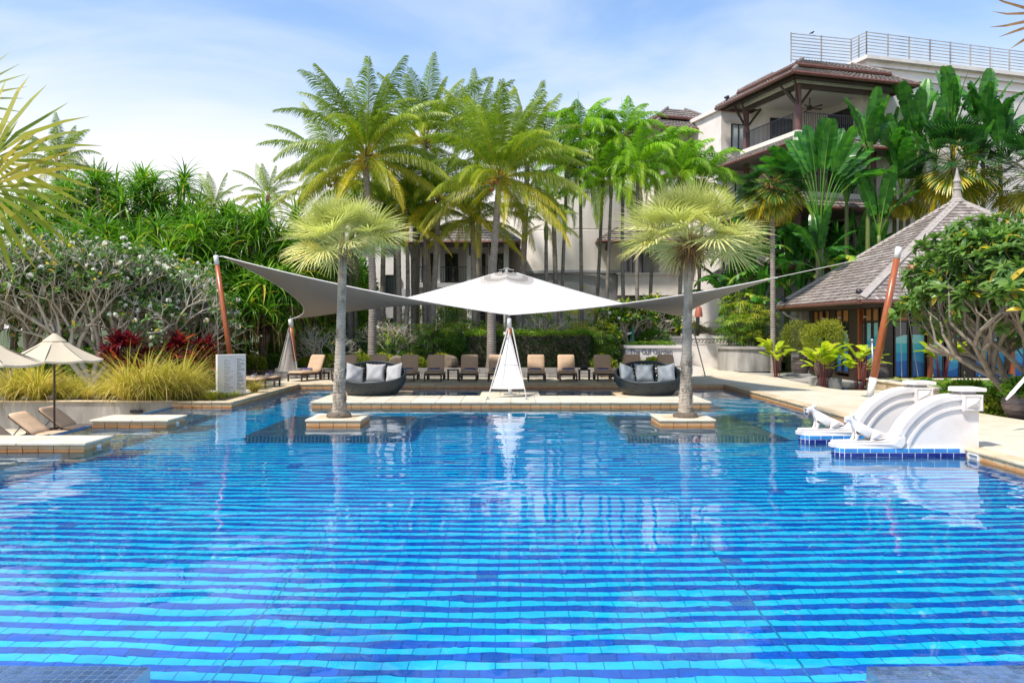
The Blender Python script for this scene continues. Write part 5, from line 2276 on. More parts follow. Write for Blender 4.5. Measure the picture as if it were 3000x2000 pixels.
front = lambda s, d, z: (s, WY + d, z)
sidew = lambda s, d, z: (WX + d, s, z)
xs = [(15.48, 16.06), (16.16, 16.74), (16.90, 17.48), (17.56, 18.14), (18.72, 19.30), (19.42, 20.0), (20.2, 20.78), (20.9, 21.48), (22.0, 22.6), (22.7, 23.3)]
for q in xs:
    panel_bay(q, front)
for i, q in enumerate([(33.42, 34.0), (34.08, 34.66), (34.74, 35.30), (36.4, 37.05), (37.15, 37.8), (38.6, 39.1), (39.4, 39.95), (40.05, 40.6)]):
    panel_bay(q, sidew, i < 3)
mb = MB()
for (x, w) in ((15.2, .42), (18.43, .52), (21.75, .42), (23.8, .8)):
    mb.box((x, WY + .02, 1.75), (w, .16, 3.3))
for (y, w) in ((35.85, .95), (38.2, .55), (40.95, .5)):
    mb.box((WX + .02, y, 1.75), (.16, w, 3.3))
mb.build('wall_panel', M['dark_wood'], T4)
for p in ((16.82, WY - .25), (20.1, WY - .25), (23.4, WY - .25), (WX - .12, 35.0)):
    mb = MB()
    mb.box((p[0], p[1], 1.75), (.17, .17, 3.1))
    mb.build('post', M['wood'], T4)
for y in (34.5, 37.2, 39.2):
    mb = MB()
    mb.box((WX - .12, y, 2.86), (.1, .14, .06))
    mb.build('wall_lamp', M['white_paint'], T4)
b = MB()
b.smooth = True
b.tube([(13.75, 41.7, 3.3), (14.0, 41.75, 3.05), (14.9, 41.8, 2.75)], .06, 8)
b.build('downpipe', M['white_paint'], T4)
floodlight((13.75, 32.35, 3.62), 'grey floodlight on the lower ridge end of the shingle roof', 2.6)
floodlight((13.72, 41.3, 3.62), 'dark floodlight at the left eave corner of the shingle roof', 2.2)

# --- raised lily pond in front of the pavilion
T5 = thing('lily_pond', 'raised stone pond with water lilies before the pavilion', 'pond', (17, 27.5, DZ))
mb = MB()
for (x0, x1, y0, y1) in ((13.2, 13.55, 24.1, 30.5), (13.55, 24, 30.15, 30.5), (13.55, 24, 24.1, 24.45)):
    mb.box(((x0 + x1) / 2, (y0 + y1) / 2, .28), (x1 - x0, y1 - y0, .36))
mb.build('kerb', M['coping'], T5)
for (x0, x1, y0, y1, n, ax) in ((13.15, 13.60, 24.05, 30.55, 9, 'y'), (13.6, 24, 30.10, 30.55, 14, 'x'), (13.6, 24, 24.05, 24.5, 14, 'x')):
    for i in range(n):
        if ax == 'y':
            w = (y1 - y0) / n
            add('slab', slab_mesh('slab', x1 - x0, w - .008, .06, M['slab']), T5, Vector(((x0 + x1) / 2, y0 + w * (i + .5), .52)) - Vector(T5.location))
        else:
            w = (x1 - x0) / n
            add('slab', slab_mesh('slab', w - .008, y1 - y0, .06, M['slab']), T5, Vector((x0 + w * (i + .5), (y0 + y1) / 2, .52)) - Vector(T5.location))
M['pond_water'] = mat('dark_pond_water', (.012, .018, .014), (.02, .03, .02), 2, .05, .1, 8, spec=.8)
mb = MB()
mb.quad((13.5, 24.4, .40), (24, 24.4, .40), (24, 30.2, .40), (13.5, 30.2, .40))
mb.build('pond_surface', M['pond_water'], T5)
mb = MB()
mb.quad((11.75, 29.5, .06), (16, 29.0, .06), (16, 33.2, .06), (11.9, 33.3, .06))
tag(mb.build('water', M['pond_water']), 'dark shallow water in front of the potted bushes', kind='structure')

# ------------------------------------------------------------------ plants: leaf builders
RV = random.Random(99)
NPR = np.random.RandomState(17)


class NB:
    """numpy-ish quad collector for foliage"""

    def __init__(s):
        s.V, s.F, s.T = [], [], []

    def strip(s, rows, tints):
        """rows of equal length point lists -> quads between rows"""
        k = len(rows[0])
        o = len(s.V)
        for r in rows:
            s.V.extend(tuple(p) for p in r)
        for i in range(len(rows) - 1):
            for j in range(k - 1):
                s.F.append((o + i * k + j, o + i * k + j + 1, o + (i + 1) * k + j + 1, o + (i + 1) * k + j))
                s.T.append(tints[i] if isinstance(tints, list) else tints)

    def tube(s, pts, rads, tint, n=4):
        pts = [Vector(p) for p in pts]
        rows = []
        for i, p in enumerate(pts):
            t = (pts[min(i + 1, len(pts) - 1)] - pts[max(i - 1, 0)]).normalized()
            a = t.cross(Vector((0, 0, 1)) if abs(t.z) < .95 else Vector((1, 0, 0))).normalized()
            b_ = t.cross(a)
            rows.append([p + (a * math.cos(2 * PI * j / n) + b_ * math.sin(2 * PI * j / n)) * rads[i] for j in range(n + 1)])
        s.strip(rows, tint)

    def mesh(s, name, m, smooth=False):
        return np_mesh(name, np.array(s.V), np.array(s.F), m, tint=np.array(s.T), smooth=smooth)

    def build(s, name, m, parent=None, world=True):
        o = add(name, s.mesh(name, m), parent)
        if world and parent is not None:
            o.matrix_parent_inverse = wmat(parent).inverted()
        return o


UP = Vector((0, 0, 1))


def arc_path(L, elev, droop, n, power=1.5, p0=(0, 0, 0), floor=-1.5):
    """points and tangents of a stalk that leaves at angle elev (radians) along +x and bends down"""
    p = Vector(p0)
    pts, tan = [p.copy()], []
    for i in range(n):
        s_ = (i + .5) / n
        th = max(floor, elev - droop * s_ ** power)
        t = Vector((math.cos(th), 0, math.sin(th)))
        tan.append(t)
        p = p + t * (L / n)
        pts.append(p.copy())
    tan.append(tan[-1])
    return pts, tan


def frond(nb, R, L, elev, droop, n, ll, hang, wid, bare=.14, tint=(.28, .5), rtint=.95, rr=.035, sweep=.0, fold=.25):
    k = 12
    pts, tan = arc_path(L, elev, droop, k)
    if sweep:
        for i, p in enumerate(pts):
            p.y += sweep * L * (i / k) ** 2
    nb.tube(pts, [rr * (1 - .85 * i / k) for i in range(k + 1)], rtint, 4)
    side0 = Vector((0, 1, 0))
    for i in range(n):
        s_ = bare + (1 - bare) * (i + .5) / n
        x = s_ * k
        i0 = min(int(x), k - 1)
        p = pts[i0].lerp(pts[i0 + 1], x - i0)
        t = tan[i0]
        nrm = t.cross(side0).normalized() * -1
        if nrm.z < 0 and abs(elev) < 1.2:
            nrm = -nrm
        prof = min(1, .45 + 2.2 * (s_ - bare)) * (1 - .72 * max(0, s_ - .55) / .45)
        for sd in (-1, 1):
            l = ll * prof * R.uniform(.88, 1.1)
            a = R_(58) - R_(30) * s_ + R.uniform(-.1, .1)
            d = (side0 * sd * math.sin(a) + t * math.cos(a) + nrm * (fold + R.uniform(-.12, .12))).normalized()
            h = hang * R.uniform(.7, 1.3)
            d2 = (d - UP * h).normalized()
            d3 = (d - UP * h * 2.1).normalized()
            w = t * (wid * .5)
            q1 = p + d * l * .34
            q2 = q1 + d2 * l * .36
            q3 = q2 + d3 * l * .34
            tt = R.uniform(*tint)
            nb.strip([[p - w * .6, p + w * .6], [q1 - w, q1 + w], [q2 - w * .8, q2 + w * .8], [q3 - w * .12, q3 + w * .12]], tt + (.12 if s_ > .85 else 0))


def fan_leaf(nb, R, Lp, Rb, nseg, spread, elev, droop=.3, tip_droop=.25, tint=(.3, .6), ptint=.8, vfold=.25, split=.5, wgap=1.0, pr=.016, blade_tilt=-.25):
    pts, tan = arc_path(Lp, elev, droop, 6)
    nb.tube(pts, [pr * (1 - .4 * i / 6) for i in range(7)], ptint, 4)
    c = pts[-1]
    th = math.atan2(tan[-1].z, tan[-1].x) + blade_tilt
    t = Vector((math.cos(th), 0, math.sin(th)))
    sd = Vector((0, 1, 0))
    nrm = t.cross(sd).normalized()
    if nrm.z < 0:
        nrm = -nrm
    da = 2 * spread / nseg
    for i in range(nseg):
        a = -spread + da * (i + .5)
        l = Rb * (1 - .16 * (a / spread) ** 2) * R.uniform(.93, 1.04)
        d = (t * math.cos(a) + sd * math.sin(a)) + nrm * vfold * abs(math.sin(a))
        d.normalize()
        w_ = nrm.cross(d).normalized()
        pl = nrm * (.02 * Rb * (1 if i % 2 else -1))
        hw = l * split * math.tan(da / 2) * wgap
        p1 = c + d * l * split + pl
        dd = (d - UP * tip_droop * R.uniform(.3, 1.4)).normalized()
        p2 = p1 + dd * l * (1 - split) * .6
        ddd = (d - UP * tip_droop * R.uniform(.9, 2.2)).normalized()
        p3 = p2 + ddd * l * (1 - split) * .4
        tt = R.uniform(*tint)
        nb.strip([[c - w_ * hw * .06, c + w_ * hw * .06], [p1 - w_ * hw, p1 + w_ * hw], [p2 - w_ * hw * .62, p2 + w_ * hw * .62], [p3 - w_ * hw * .06, p3 + w_ * hw * .06]], [tt, tt, tt + .1])


def strap_leaf(nb, R, az, elev, L, W, droop, tint, n=6, fold=.35, p0=(0, 0, 0), twist=0, prof=None):
    pts, tan = arc_path(L, elev, droop, n, 1.3)
    ca, sa = math.cos(az), math.sin(az)
    rows = []
    for i, p in enumerate(pts):
        f = i / n
        w = W * (prof(f) if prof else (min(1, .55 + 2.5 * f) * (1 - f ** 2.2) + .03))
        t = tan[i]
        nr = Vector((-t.z, 0, t.x))
        pl = [p + Vector((0, -w / 2, 0)) + nr * fold * w * .5, p, p + Vector((0, w / 2, 0)) + nr * fold * w * .5]
        rows.append([Vector((q.x * ca - q.y * sa + p0[0], q.x * sa + q.y * ca + p0[1], q.z + p0[2])) for q in pl])
    nb.strip(rows, tint)


def paddle_leaf(nb, R, Lp, L, W, elev, droop, strips=13, torn=.3, tint=(.25, .5), ptint=.7, rot=0, sag=.25, curl=.2, pr=.035):
    pts, tan = arc_path(Lp + L, elev, droop, 22, 1.8)
    k0 = int(22 * Lp / (Lp + L))
    nb.tube(pts[:k0 + 1], [pr * (1 - .3 * i / 22) for i in range(k0 + 1)], ptint, 5)
    nb.tube(pts[k0:], [pr * .7 * (1 - .9 * i / (22 - k0)) for i in range(23 - k0)], ptint, 4)
    n = 22 - k0

    def at(f):
        x = k0 + f * n
        i = min(int(x), 21)
        return pts[i].lerp(pts[i + 1], x - i), tan[i]
    for sd in (-1, 1):
        x = 0
        while x < 1:
            w = 1 / strips * R.uniform(.6, 1.5)
            a, c = x, min(1, x + w)
            x = c
            gap = R.random() < torn
            sg = sag * (R.uniform(1.2, 2.6) if gap else R.uniform(.7, 1.2))
            rows = []
            for f in ((a, c)):
                p, t = at(f)
                wd = W / 2 * (math.sin(PI * min(1, max(0, f * .93 + .045))) ** .45)
                nr = Vector((-t.z, 0, t.x))
                s1 = Vector((0, sd, 0))
                sh = t * (.10 * W * (.5 - 0) if f == a else -.0) if gap else Vector((0, 0, 0))
                m1 = p + s1 * wd * .55 + nr * curl * wd * .30 + t * .10 * wd
                m2 = m1 + s1 * wd * .45 - UP * sg * wd * .7 + nr * curl * wd * .05 + t * .12 * wd + sh * .5
                rows.append([p, m1, m2])
            tt = R.uniform(*tint) + (.15 if gap and R.random() < .25 else 0)
            nb.strip(rows, tt)


def trunk_obj(path, rads, m, parent, n=12, rings=0, name='trunk', ringh=.0):
    """tapered trunk along a smooth path, with leaf-scar rings"""
    path = [Vector(p) for p in path]
    L = sum((path[i + 1] - path[i]).length for i in range(len(path) - 1))
    N = max(8, rings * 2) if rings else 14
    P_, Rr = [], []
    k = len(path) - 1
    for i in range(N + 1):
        f = i / N * k
        j = min(int(f), k - 1)
        u = f - j
        p0, p1, p2, p3 = path[max(j - 1, 0)], path[j], path[j + 1], path[min(j + 2, k)]
        P_.append(.5 * ((2 * p1) + (p2 - p0) * u + (2 * p0 - 5 * p1 + 4 * p2 - p3) * u * u + (3 * p1 - p0 - 3 * p2 + p3) * u ** 3))
        r = rads[j] + (rads[j + 1] - rads[j]) * u
        Rr.append(r * (1 + (ringh if i % 2 else -ringh) + RV.uniform(-.015, .015)))
    b = MB()
    b.smooth = True
    b.tube(P_, Rr, n)
    return b.build(name, m, parent)


# ---- coconut palms
def frond_set(name, m, L, ll, n, wid, elevs, tints, hang0, droop0, bare=.14, variants=2, rr=.035, seed=1, fold=.25):
    R = random.Random(seed)
    out = []
    for i, e in enumerate(elevs):
        vs_ = []
        for v in range(variants):
            nb = NB()
            f = i / max(1, len(elevs) - 1)
            frond(nb, R, L * R.uniform(.92, 1.05) * (.86 if i == 0 else 1), R_(e), R_(COCO_DROOP[i] if name == 'frond' and L > 4 else droop0[0] + (droop0[1] - droop0[0]) * min(1, f * 1.6)) * R.uniform(.85, 1.15), n, ll, hang0[0] + (hang0[1] - hang0[0]) * f, wid, bare, tints[i], .75 + .25 * f, rr, R.uniform(-.10, .10), fold)
            vs_.append(nb.mesh(name, m))
        out.append(vs_)
    return out


COCO_DROOP = [28, 40, 54, 66, 72, 70, 60, 48, 36]
COCO = frond_set('frond', M['coco'], 4.75, 1.05, 96, .042, [84, 73, 61, 48, 35, 21, 7, -7, -21],
                 [(.20, .42), (.18, .40), (.16, .38), (.18, .42), (.22, .46), (.28, .52), (.36, .62), (.46, .74), (.58, .92)], (.35, 1.5), (34, 104), seed=3)
DRY = None


def palm_crown(t, c, sets, count, scale, R, name='frond', jitter=.12, emin=0, emax=1, bias=None, power=1.0):
    k = len(sets)
    ga = 2.39996
    for i in range(count):
        f = emin + (emax - emin) * ((i + .5) / count) ** power
        cl = min(k - 1, int(f * k))
        me = sets[cl][R.randrange(len(sets[cl]))]
        az = i * ga + R.uniform(-.35, .35) + (bias or 0)
        s_ = scale * R.uniform(.88, 1.08)
        o = add(name, me, t, Vector(c) - Vector(t.location) + Vector((math.cos(az), math.sin(az), 0)) * .10 * scale - Vector((0, 0, .25 * f * scale)), (R.uniform(-jitter, jitter), R.uniform(-jitter, jitter), az), s_)


M['coconut'] = mat('coconut_husk', (.42, .16, .03), (.30, .18, .04), 5, .6, .2, rnd=.2)
cn = MB()
cn.smooth = True
cn.lathe([(.01, -.15), (.09, -.11), (.125, -.01), (.10, .09), (.01, .14)], 8)
COCONUT = cn.mesh('coconut', M['coconut'])


def coconut_palm(label, crown, base, scale, count, seed, nuts=0, r0=.20, r1=.13, bend=(0, 0), group='coconut palms behind the sail', emax=1.0, emin=0.0):
    R = random.Random(seed)
    crown, base = Vector(crown), Vector(base)
    t = thing('coconut_palm', label, 'palm tree', base, 0, group)
    mid = base.lerp(crown, .45) + Vector((bend[0], bend[1], 0))
    trunk_obj([base - Vector((0, 0, .2)), base + Vector((0, 0, .5)), mid, crown - Vector((0, 0, .5)), crown - Vector((0, 0, .05))], [r0 * 1.7, r0 * 1.08, (r0 + r1) / 2, r1, r1 * 1.15], M['trunk_coco'], t, 12, 46, ringh=.03)
    palm_crown(t, crown, COCO, count, scale, R, emin=emin, emax=emax, power=.78)
    nb = NB()                                   # fibrous sheath and old leaf bases
    for i in range(26):
        az = R.uniform(0, 2 * PI)
        strap_leaf(nb, R, az, R_(R.uniform(20, 80)), R.uniform(.45, .9) * scale, .10, R_(R.uniform(10, 120)), R.uniform(0, 1), 4, .3, crown - Vector((0, 0, R.uniform(.1, .5))))
    nb.build('crown_sheath', M['dead'], t)
    for i in range(nuts):
        a = R.uniform(0, 2 * PI)
        add('coconut', COCONUT, t, crown - base + Vector((.34 * math.cos(a), .34 * math.sin(a), -.42 - R.uniform(-.1, .28))), (R.random(), R.random(), 0), R.uniform(.85, 1.1))
    return t


def G(u, Y, z=.5):
    return Vector(((u - 1500) * Y / 2400, Y, z))


coconut_palm('tall coconut palm left of centre with orange nuts, the front one above the left sail', P(1071, 452, 39.5), G(1090, 39.5), 1.0, 40, 1, 12, .20, .15, (.15, 0))
coconut_palm('broad coconut palm in the centre rising behind the white sail peak', P(1462, 512, 39.5), G(1440, 39.5), .98, 40, 2, 8, .22, .15, (-.12, 0))
coconut_palm('tall dark green coconut palm standing behind and between the two front ones', P(1243, 410, 45), G(1268, 45), 1.0, 26, 3, 6, .22, .15, (-.1, 0), emax=.85)
coconut_palm('coconut palm behind the centre with upright fronds against the sky', P(1395, 415, 50), G(1392, 50), .98, 22, 4, 0, .2, .14, (.2, 0), emax=.8)
coconut_palm('coconut palm behind the tall left one, its fronds spreading to the left', P(985, 520, 45), G(1045, 45), .98, 24, 5, 3, .2, .14, (-.2, 0))
coconut_palm('coconut palm behind the broad centre one, right of its crown', P(1545, 455, 46), G(1512, 46), .92, 22, 6, 0, .2, .14, (.1, 0), emax=.85)
coconut_palm('shorter coconut palm filling the gap below the two front crowns', P(1285, 575, 43), G(1261, 43), .80, 22, 7, 4, .17, .13, (0, 0))
coconut_palm('low coconut palm left of the balconies, its crown under the front left one', P(1165, 625, 42.5), G(1172, 42.5), .72, 24, 12, 0, .16, .13, (0, 0))
coconut_palm('low coconut palm before the tiled balcony roof, its crown under the centre one', P(1385, 640, 43.5), G(1392, 43.5), .75, 24, 13, 0, .16, .13, (0, 0))
coconut_palm('small far coconut palm above the strap-leaved trees left of the tall palms', P(785, 575, 58), G(790, 58), .60, 20, 8, 0, .18, .13, group='coconut palms far behind the left planting')
coconut_palm('small far coconut palm with arching fronds at the dip of the left treeline', P(628, 600, 60), G(628, 60), .62, 18, 9, 0, .18, .13, group='coconut palms far behind the left planting')
coconut_palm('drooping coconut palm behind the near fan leaf at the upper left', P(170, 475, 50), G(165, 50), .62, 26, 10, 0, .18, .13, group='coconut palms far behind the left planting')
coconut_palm('pale far coconut palm right of the drooping one at the upper left', P(275, 545, 62), G(275, 62), .5, 18, 11, 0, .18, .13, group='coconut palms far behind the left planting')

# ---- bright slender palms
ARECA = frond_set('frond', M['areca'], 3.1, .82, 60, .050, [80, 62, 46, 30, 12, -8], [(.25, .55), (.25, .6), (.3, .65), (.3, .7), (.35, .75), (.4, .9)], (.5, 1.3), (75, 125), bare=.12, seed=5, rr=.022)


def slender_palm(label, u, v, Y, ub, count, scale, seed, group, r=.10, dark=False, spear=True):
    R = random.Random(seed)
    c, base = P(u, v, Y), G(ub, Y)
    t = thing('slender_palm', label, 'palm tree', base, 0, group)
    trunk_obj([base - Vector((0, 0, .1)), base.lerp(c, .5) + Vector((R.uniform(-.15, .15), 0, 0)), c], [r * 1.25, r, r * .8], M['trunk_thin'], t, 8, 30, ringh=.03)
    b = MB()
    b.smooth = True
    b.tube([c - Vector((0, 0, .05)), c + Vector((0, 0, .5)), c + Vector((0, 0, .95))], [r * .95, r * 1.15, r * .5], 8)
    b.build('crownshaft', M['stem_green'], t)
    palm_crown(t, c + Vector((0, 0, .9)), COCO if dark else ARECA, count, scale, R, jitter=.15)
    if spear:
        b = MB()
        b.tube([c + Vector((0, 0, .8)), c + Vector((R.uniform(-.25, .25), 0, R.uniform(2.6, 3.6)))], [.02, .006], 5)
        b.build('spear_leaf', M['stem_green'], t)
    return t


G_A = 'bright green slender palms before the round wall'
for i, (u, v, ub, Y, lab) in enumerate(((1700, 405, 1706, 46, 'bright slender palm at the left of the green group with the tallest spear leaf'),
                                        (1660, 500, 1641, 45, 'bright slender palm lowest at the left of the green group, with a brown hanging frond'),
                                        (1768, 455, 1738, 47, 'bright slender palm second row left, before the round wall'),
                                        (1828, 408, 1833, 46, 'bright slender palm in the middle of the green group above a dark trunk'),
                                        (1868, 500, 1868, 44.5, 'bright slender palm in front of the green group with yellowish hanging fronds'),
                                        (1925, 430, 1900, 48, 'bright slender palm right of the middle, below two thin spear leaves'),
                                        (1990, 430, 1984, 46, 'bright slender palm above the crown of the right silver fan palm'),
                                        (2062, 450, 2040, 47, 'bright slender palm at the right end of the green group beside the hotel'),
                                        (1790, 545, 1768, 45, 'bright slender palm with low drooping fronds before the round wall'))):
    slender_palm(lab, u, v + (125 if u > 1950 else 75 if u > 1900 else 34), Y, ub, 22, 1.0, 40 + i, G_A)
G_S = 'thin grey palm trunks behind the far loungers'
for i, (u, v, ub, Y) in enumerate(((1125, 640, 1124, 44), (1158, 690, 1158, 46), (1192, 660, 1182, 42), (1216, 640, 1211, 45), (1226, 700, 1221, 47), (1246, 640, 1247, 43), (1030, 700, 1028, 43), (1052, 640, 1043, 44), (1600, 700, 1590, 43), (1622, 640, 1628, 44.5))):
    lab = ('thin grey palm trunk left of the tall front coconut trunk', 'thin grey palm trunk just right of the tall front coconut trunk', 'dark ivy-clad palm trunk leaning in the gap behind the left daybed', 'thin grey palm trunk third right of the tall front coconut trunk', 'thin grey palm trunk fourth right of the tall front coconut trunk',
           'thin grey palm trunk nearest the balconies', 'stout grey palm trunk left of the leaning one behind the left silver palm', 'leaning brown palm trunk behind the left silver palm', 'thin grey palm trunk left of the two before the round wall base', 'thin grey palm trunk beside the right end of the white sail peak')[i]
    slender_palm(lab, u, v, Y, ub, 12, .75 if i % 2 else .42, 60 + i, G_S, .11 + .03 * (i % 3 == 0), dark=(i % 2 == 0), spear=False)

# ---- silver fan palms standing in the pool
R0 = random.Random(8)
SILV = []
for e, tn, td, bt in ((80, (.25, .55), .05, .05), (64, (.2, .5), .07, 0), (49, (.2, .5), .10, -.05), (35, (.25, .55), .15, -.1), (23, (.25, .6), .18, -.1), (12, (.35, .7), .26, -.1), (3, (.5, .95), .34, -.15)):
    vs_ = []
    for v in range(2):
        nb = NB()
        fan_leaf(nb, R0, .82, .84, 38, R_(128), R_(e), R_(10), td, tn, .6, .26, .40, .90, .014, bt)
        vs_.append(nb.mesh('fan_leaf', M['silver']))
    SILV.append(vs_)


def silver_palm(label, x, y, crown_z, scale, count, seed, lean, m='silver', skirt=40, group='silver fan palms in the pool planters', filt=None):
    R = random.Random(seed)
    base = Vector((x, y, DZ))
    c = Vector((x + lean, y, crown_z))
    t = thing('silver_fan_palm', label, 'palm tree', base, 0, group)
    trunk_obj([base - Vector((0, 0, .03)), base + Vector((0, 0, .35)), base + Vector((lean * .2, 0, 1.2)), base.lerp(c, .62), c - Vector((0, 0, .15))], [.205, .165, .135, .108, .112], M['trunk_pale'], t, 16, 60, ringh=.035)
    # rough old leaf bases on the lower trunk and dark root boss
    nb = NB()
    for i in range(150):
        f = R.random() ** 1.2
        z = .10 + 1.35 * f
        a = R.uniform(0, 2 * PI)
        r = .175 - .045 * f
        strap_leaf(nb, R, a, R_(R.uniform(62, 86)), R.uniform(.07, .15), R.uniform(.05, .09), R_(-20), R.random(), 3, .5, base + Vector((lean * .2 * z + r * math.cos(a), r * math.sin(a), z)))
    nb.build('leaf_bases', M['trunk_pale'], t)
    b = MB()
    b.lathe([(.30, 0), (.31, .05), (.27, .11), (.2, .14)], 22, base - Vector((0, 0, .01)))
    for i, p in enumerate(b.v):
        b.v[i] = (p[0] + R.uniform(-.015, .015), p[1] + R.uniform(-.015, .015), p[2] + R.uniform(-.01, .01))
    b.build('root_boss', M['bark_dark'], t)
    k = len(SILV)
    for i in range(count):
        f = (i + .5) / count
        az = i * 2.39996 + R.uniform(-.3, .3)
        if filt and not filt(az):
            continue
        cl = min(k - 1, int(f * k))
        add('fan_leaf', SILV[cl][R.randrange(2)], t, c - base + Vector((.08 * math.cos(az), .08 * math.sin(az), -.05 - .22 * f)), (R.uniform(-.55, .55), R.uniform(-.25, .2), az), scale * R.uniform(.88, 1.1) * (.74, .82, .92, 1.0, 1.06, 1.08, 1.05)[cl])
    nb = NB()
    for i in range(skirt * 5):
        a = R.uniform(0, 2 * PI)
        z = R.uniform(-.55, .05)
        strap_leaf(nb, R, a, R_(R.uniform(-70, 35)), R.uniform(.3, .85) * scale, R.uniform(.012, .035), R_(R.uniform(20, 110)), R.random(), 4, .3, c + Vector((.09 * math.cos(a), .09 * math.sin(a), z)))
    nb.build('dry_skirt', M['dead'], t)
    return t, c


silver_palm('silver fan palm on the left pool planter, smaller crown', -4.33, 20.5, 4.62, .98, 56, 21, .10, skirt=14)
silver_palm('silver fan palm on the right pool planter with a brown dry skirt under its crown', 4.34, 20.5, 4.72, 1.14, 62, 22, .10, skirt=60)
# the two near silver palms stand beside the camera; only leaf tips reach the picture
for sgn, lab in ((-1, 'near fan palm whose yellow-green leaf enters at the left edge'), (1, 'near fan palm whose brown leaf tips enter at the top right corner')):
    x0 = 4.4 * sgn
    tp = stone_block('palm_planter', ('left' if sgn < 0 else 'right') + ' near sandstone planter block outside the picture', 'planter', x0 - .66, x0 + .66, 3.2, 4.5, 4, 4, [(x0 - .7, x0 + .7, 3.15, 4.55)], 'palm planters standing in the pool')
    t, c = silver_palm(lab, x0, 3.85, 4.3, 1.0, 40, 30 + sgn, 0, skirt=8, group='near fan palms beside the camera', filt=lambda az, s=sgn: math.cos(az) * s > .35 and math.sin(az) < .35)
    nb = NB()
    Rn = random.Random(50)
    if sgn < 0:
        specs = ((P(-42, 468, 5.3), .70, 24, 150, (.25, .75), -4, .0, .35), (P(-55, 545, 5.2), .66, 22, 150, (.3, .9), -38, .35, .5), (P(-150, 300, 5.6), .52, 24, 140, (.2, .6), 30, 0, .1))
    else:
        specs = ((P(3125, 30, 5.4), .52, 24, 140, (.75, 1.0), -30, 0, .25),)
    for (p, Rb, ns, sp, tn, ang, yaw, td) in specs:
        q = NB()
        fan_leaf(q, Rn, .02, Rb, ns, R_(sp), 0, 0, td, tn, .7, .10, .38, .62, .012, 0)
        # blade turned to face the camera and pointed into the picture
        rot = Matrix.Rotation(R_(8), 3, 'Z') @ Matrix.Rotation(-R_(ang), 3, 'Y') @ Matrix.Rotation(R_(74), 3, 'X')
        if sgn > 0:
            rot = Matrix.Rotation(PI, 3, 'Z') @ Matrix.Rotation(-R_(ang), 3, 'Y') @ Matrix.Rotation(R_(100), 3, 'X')
        q.V = [tuple(p + rot @ Vector(v)) for v in q.V]
        nbp = [c.lerp(p, f) + Vector((0, 0, .12 * math.sin(PI * f))) for f in (0, .25, .5, .75, 1)]
        q.tube(nbp, [.016, .015, .013, .012, .010], .7, 5)
        q.build('fan_leaf', M['fan_near'] if sgn < 0 else M['dead'], t)

# ---- dark fan palms and the tired one with the slim trunk
DFAN = []
for e, tn, td in ((80, (.15, .4), .08), (58, (.15, .4), .12), (36, (.15, .4), .18), (14, (.2, .5), .3), (-10, (.45, .9), .5), (-36, (.7, 1.0), .8)):
    vs_ = []
    for v in range(2):
        nb = NB()
        fan_leaf(nb, R0, 1.15, 1.25, 40, R_(95), R_(e), R_(28), td, tn, .85, .35, .66, 1.04, .022)
        vs_.append(nb.mesh('fan_leaf', M['fan_dark']))
    DFAN.append(vs_)


def fan_palm(label, c, base, scale, count, seed, r=.13, e0=0, e1=1, dead=0, group=None):
    R = random.Random(seed)
    c, base = Vector(c), Vector(base)
    t = thing('fan_palm', label, 'palm tree', base, 0, group)
    trunk_obj([base, base.lerp(c, .5), c], [r * 1.2, r, r * .9], M['trunk_coco'], t, 10, 40, ringh=.03)
    k = len(DFAN)
    for i in range(count):
        f = e0 + (e1 - e0) * (i + .5) / count
        az = i * 2.39996 + R.uniform(-.3, .3)
        add('fan_leaf', DFAN[min(k - 1, int(f * k))][R.randrange(2)], t, c - base + Vector((0, 0, -.3 * f)), (R.uniform(-.1, .1), R.uniform(-.1, .1), az), scale * R.uniform(.9, 1.1))
    if dead:
        nb = NB()
        for i in range(dead):
            a = R.uniform(0, 2 * PI)
            strap_leaf(nb, R, a, R_(R.uniform(-60, 70)), R.uniform(.5, 1.1), R.uniform(.03, .08), R_(R.uniform(30, 130)), R.random(), 4, .3, c + Vector((0, 0, R.uniform(-.5, .15))))
        nb.build('dry_leaves', M['dead'], t)
    return t


fan_palm('dark green fan palm with yellow lower leaves above the pavilion roof tip', P(2795, 475, 42.6), G(2795, 42.6, .1), 1.22, 40, 71, group='dark fan palms behind the pavilion')
fan_palm('dark green fan palm cut by the right picture edge behind the pavilion', P(3010, 505, 42.2), G(3010, 42.2, .1), 1.1, 34, 72, group='dark fan palms behind the pavilion')
fan_palm('tired fan palm with yellow and brown leaves on a slim trunk left of the pavilion', P(2262, 540, 40), G(2266, 40, .1), .84, 46, 73, .12, .3, 1, 110)
fan_palm('small dark fan palm behind the leaves of the traveller palm', P(2660, 560, 46), G(2660, 46, .1), .8, 24, 74, group='dark fan palms behind the pavilion')

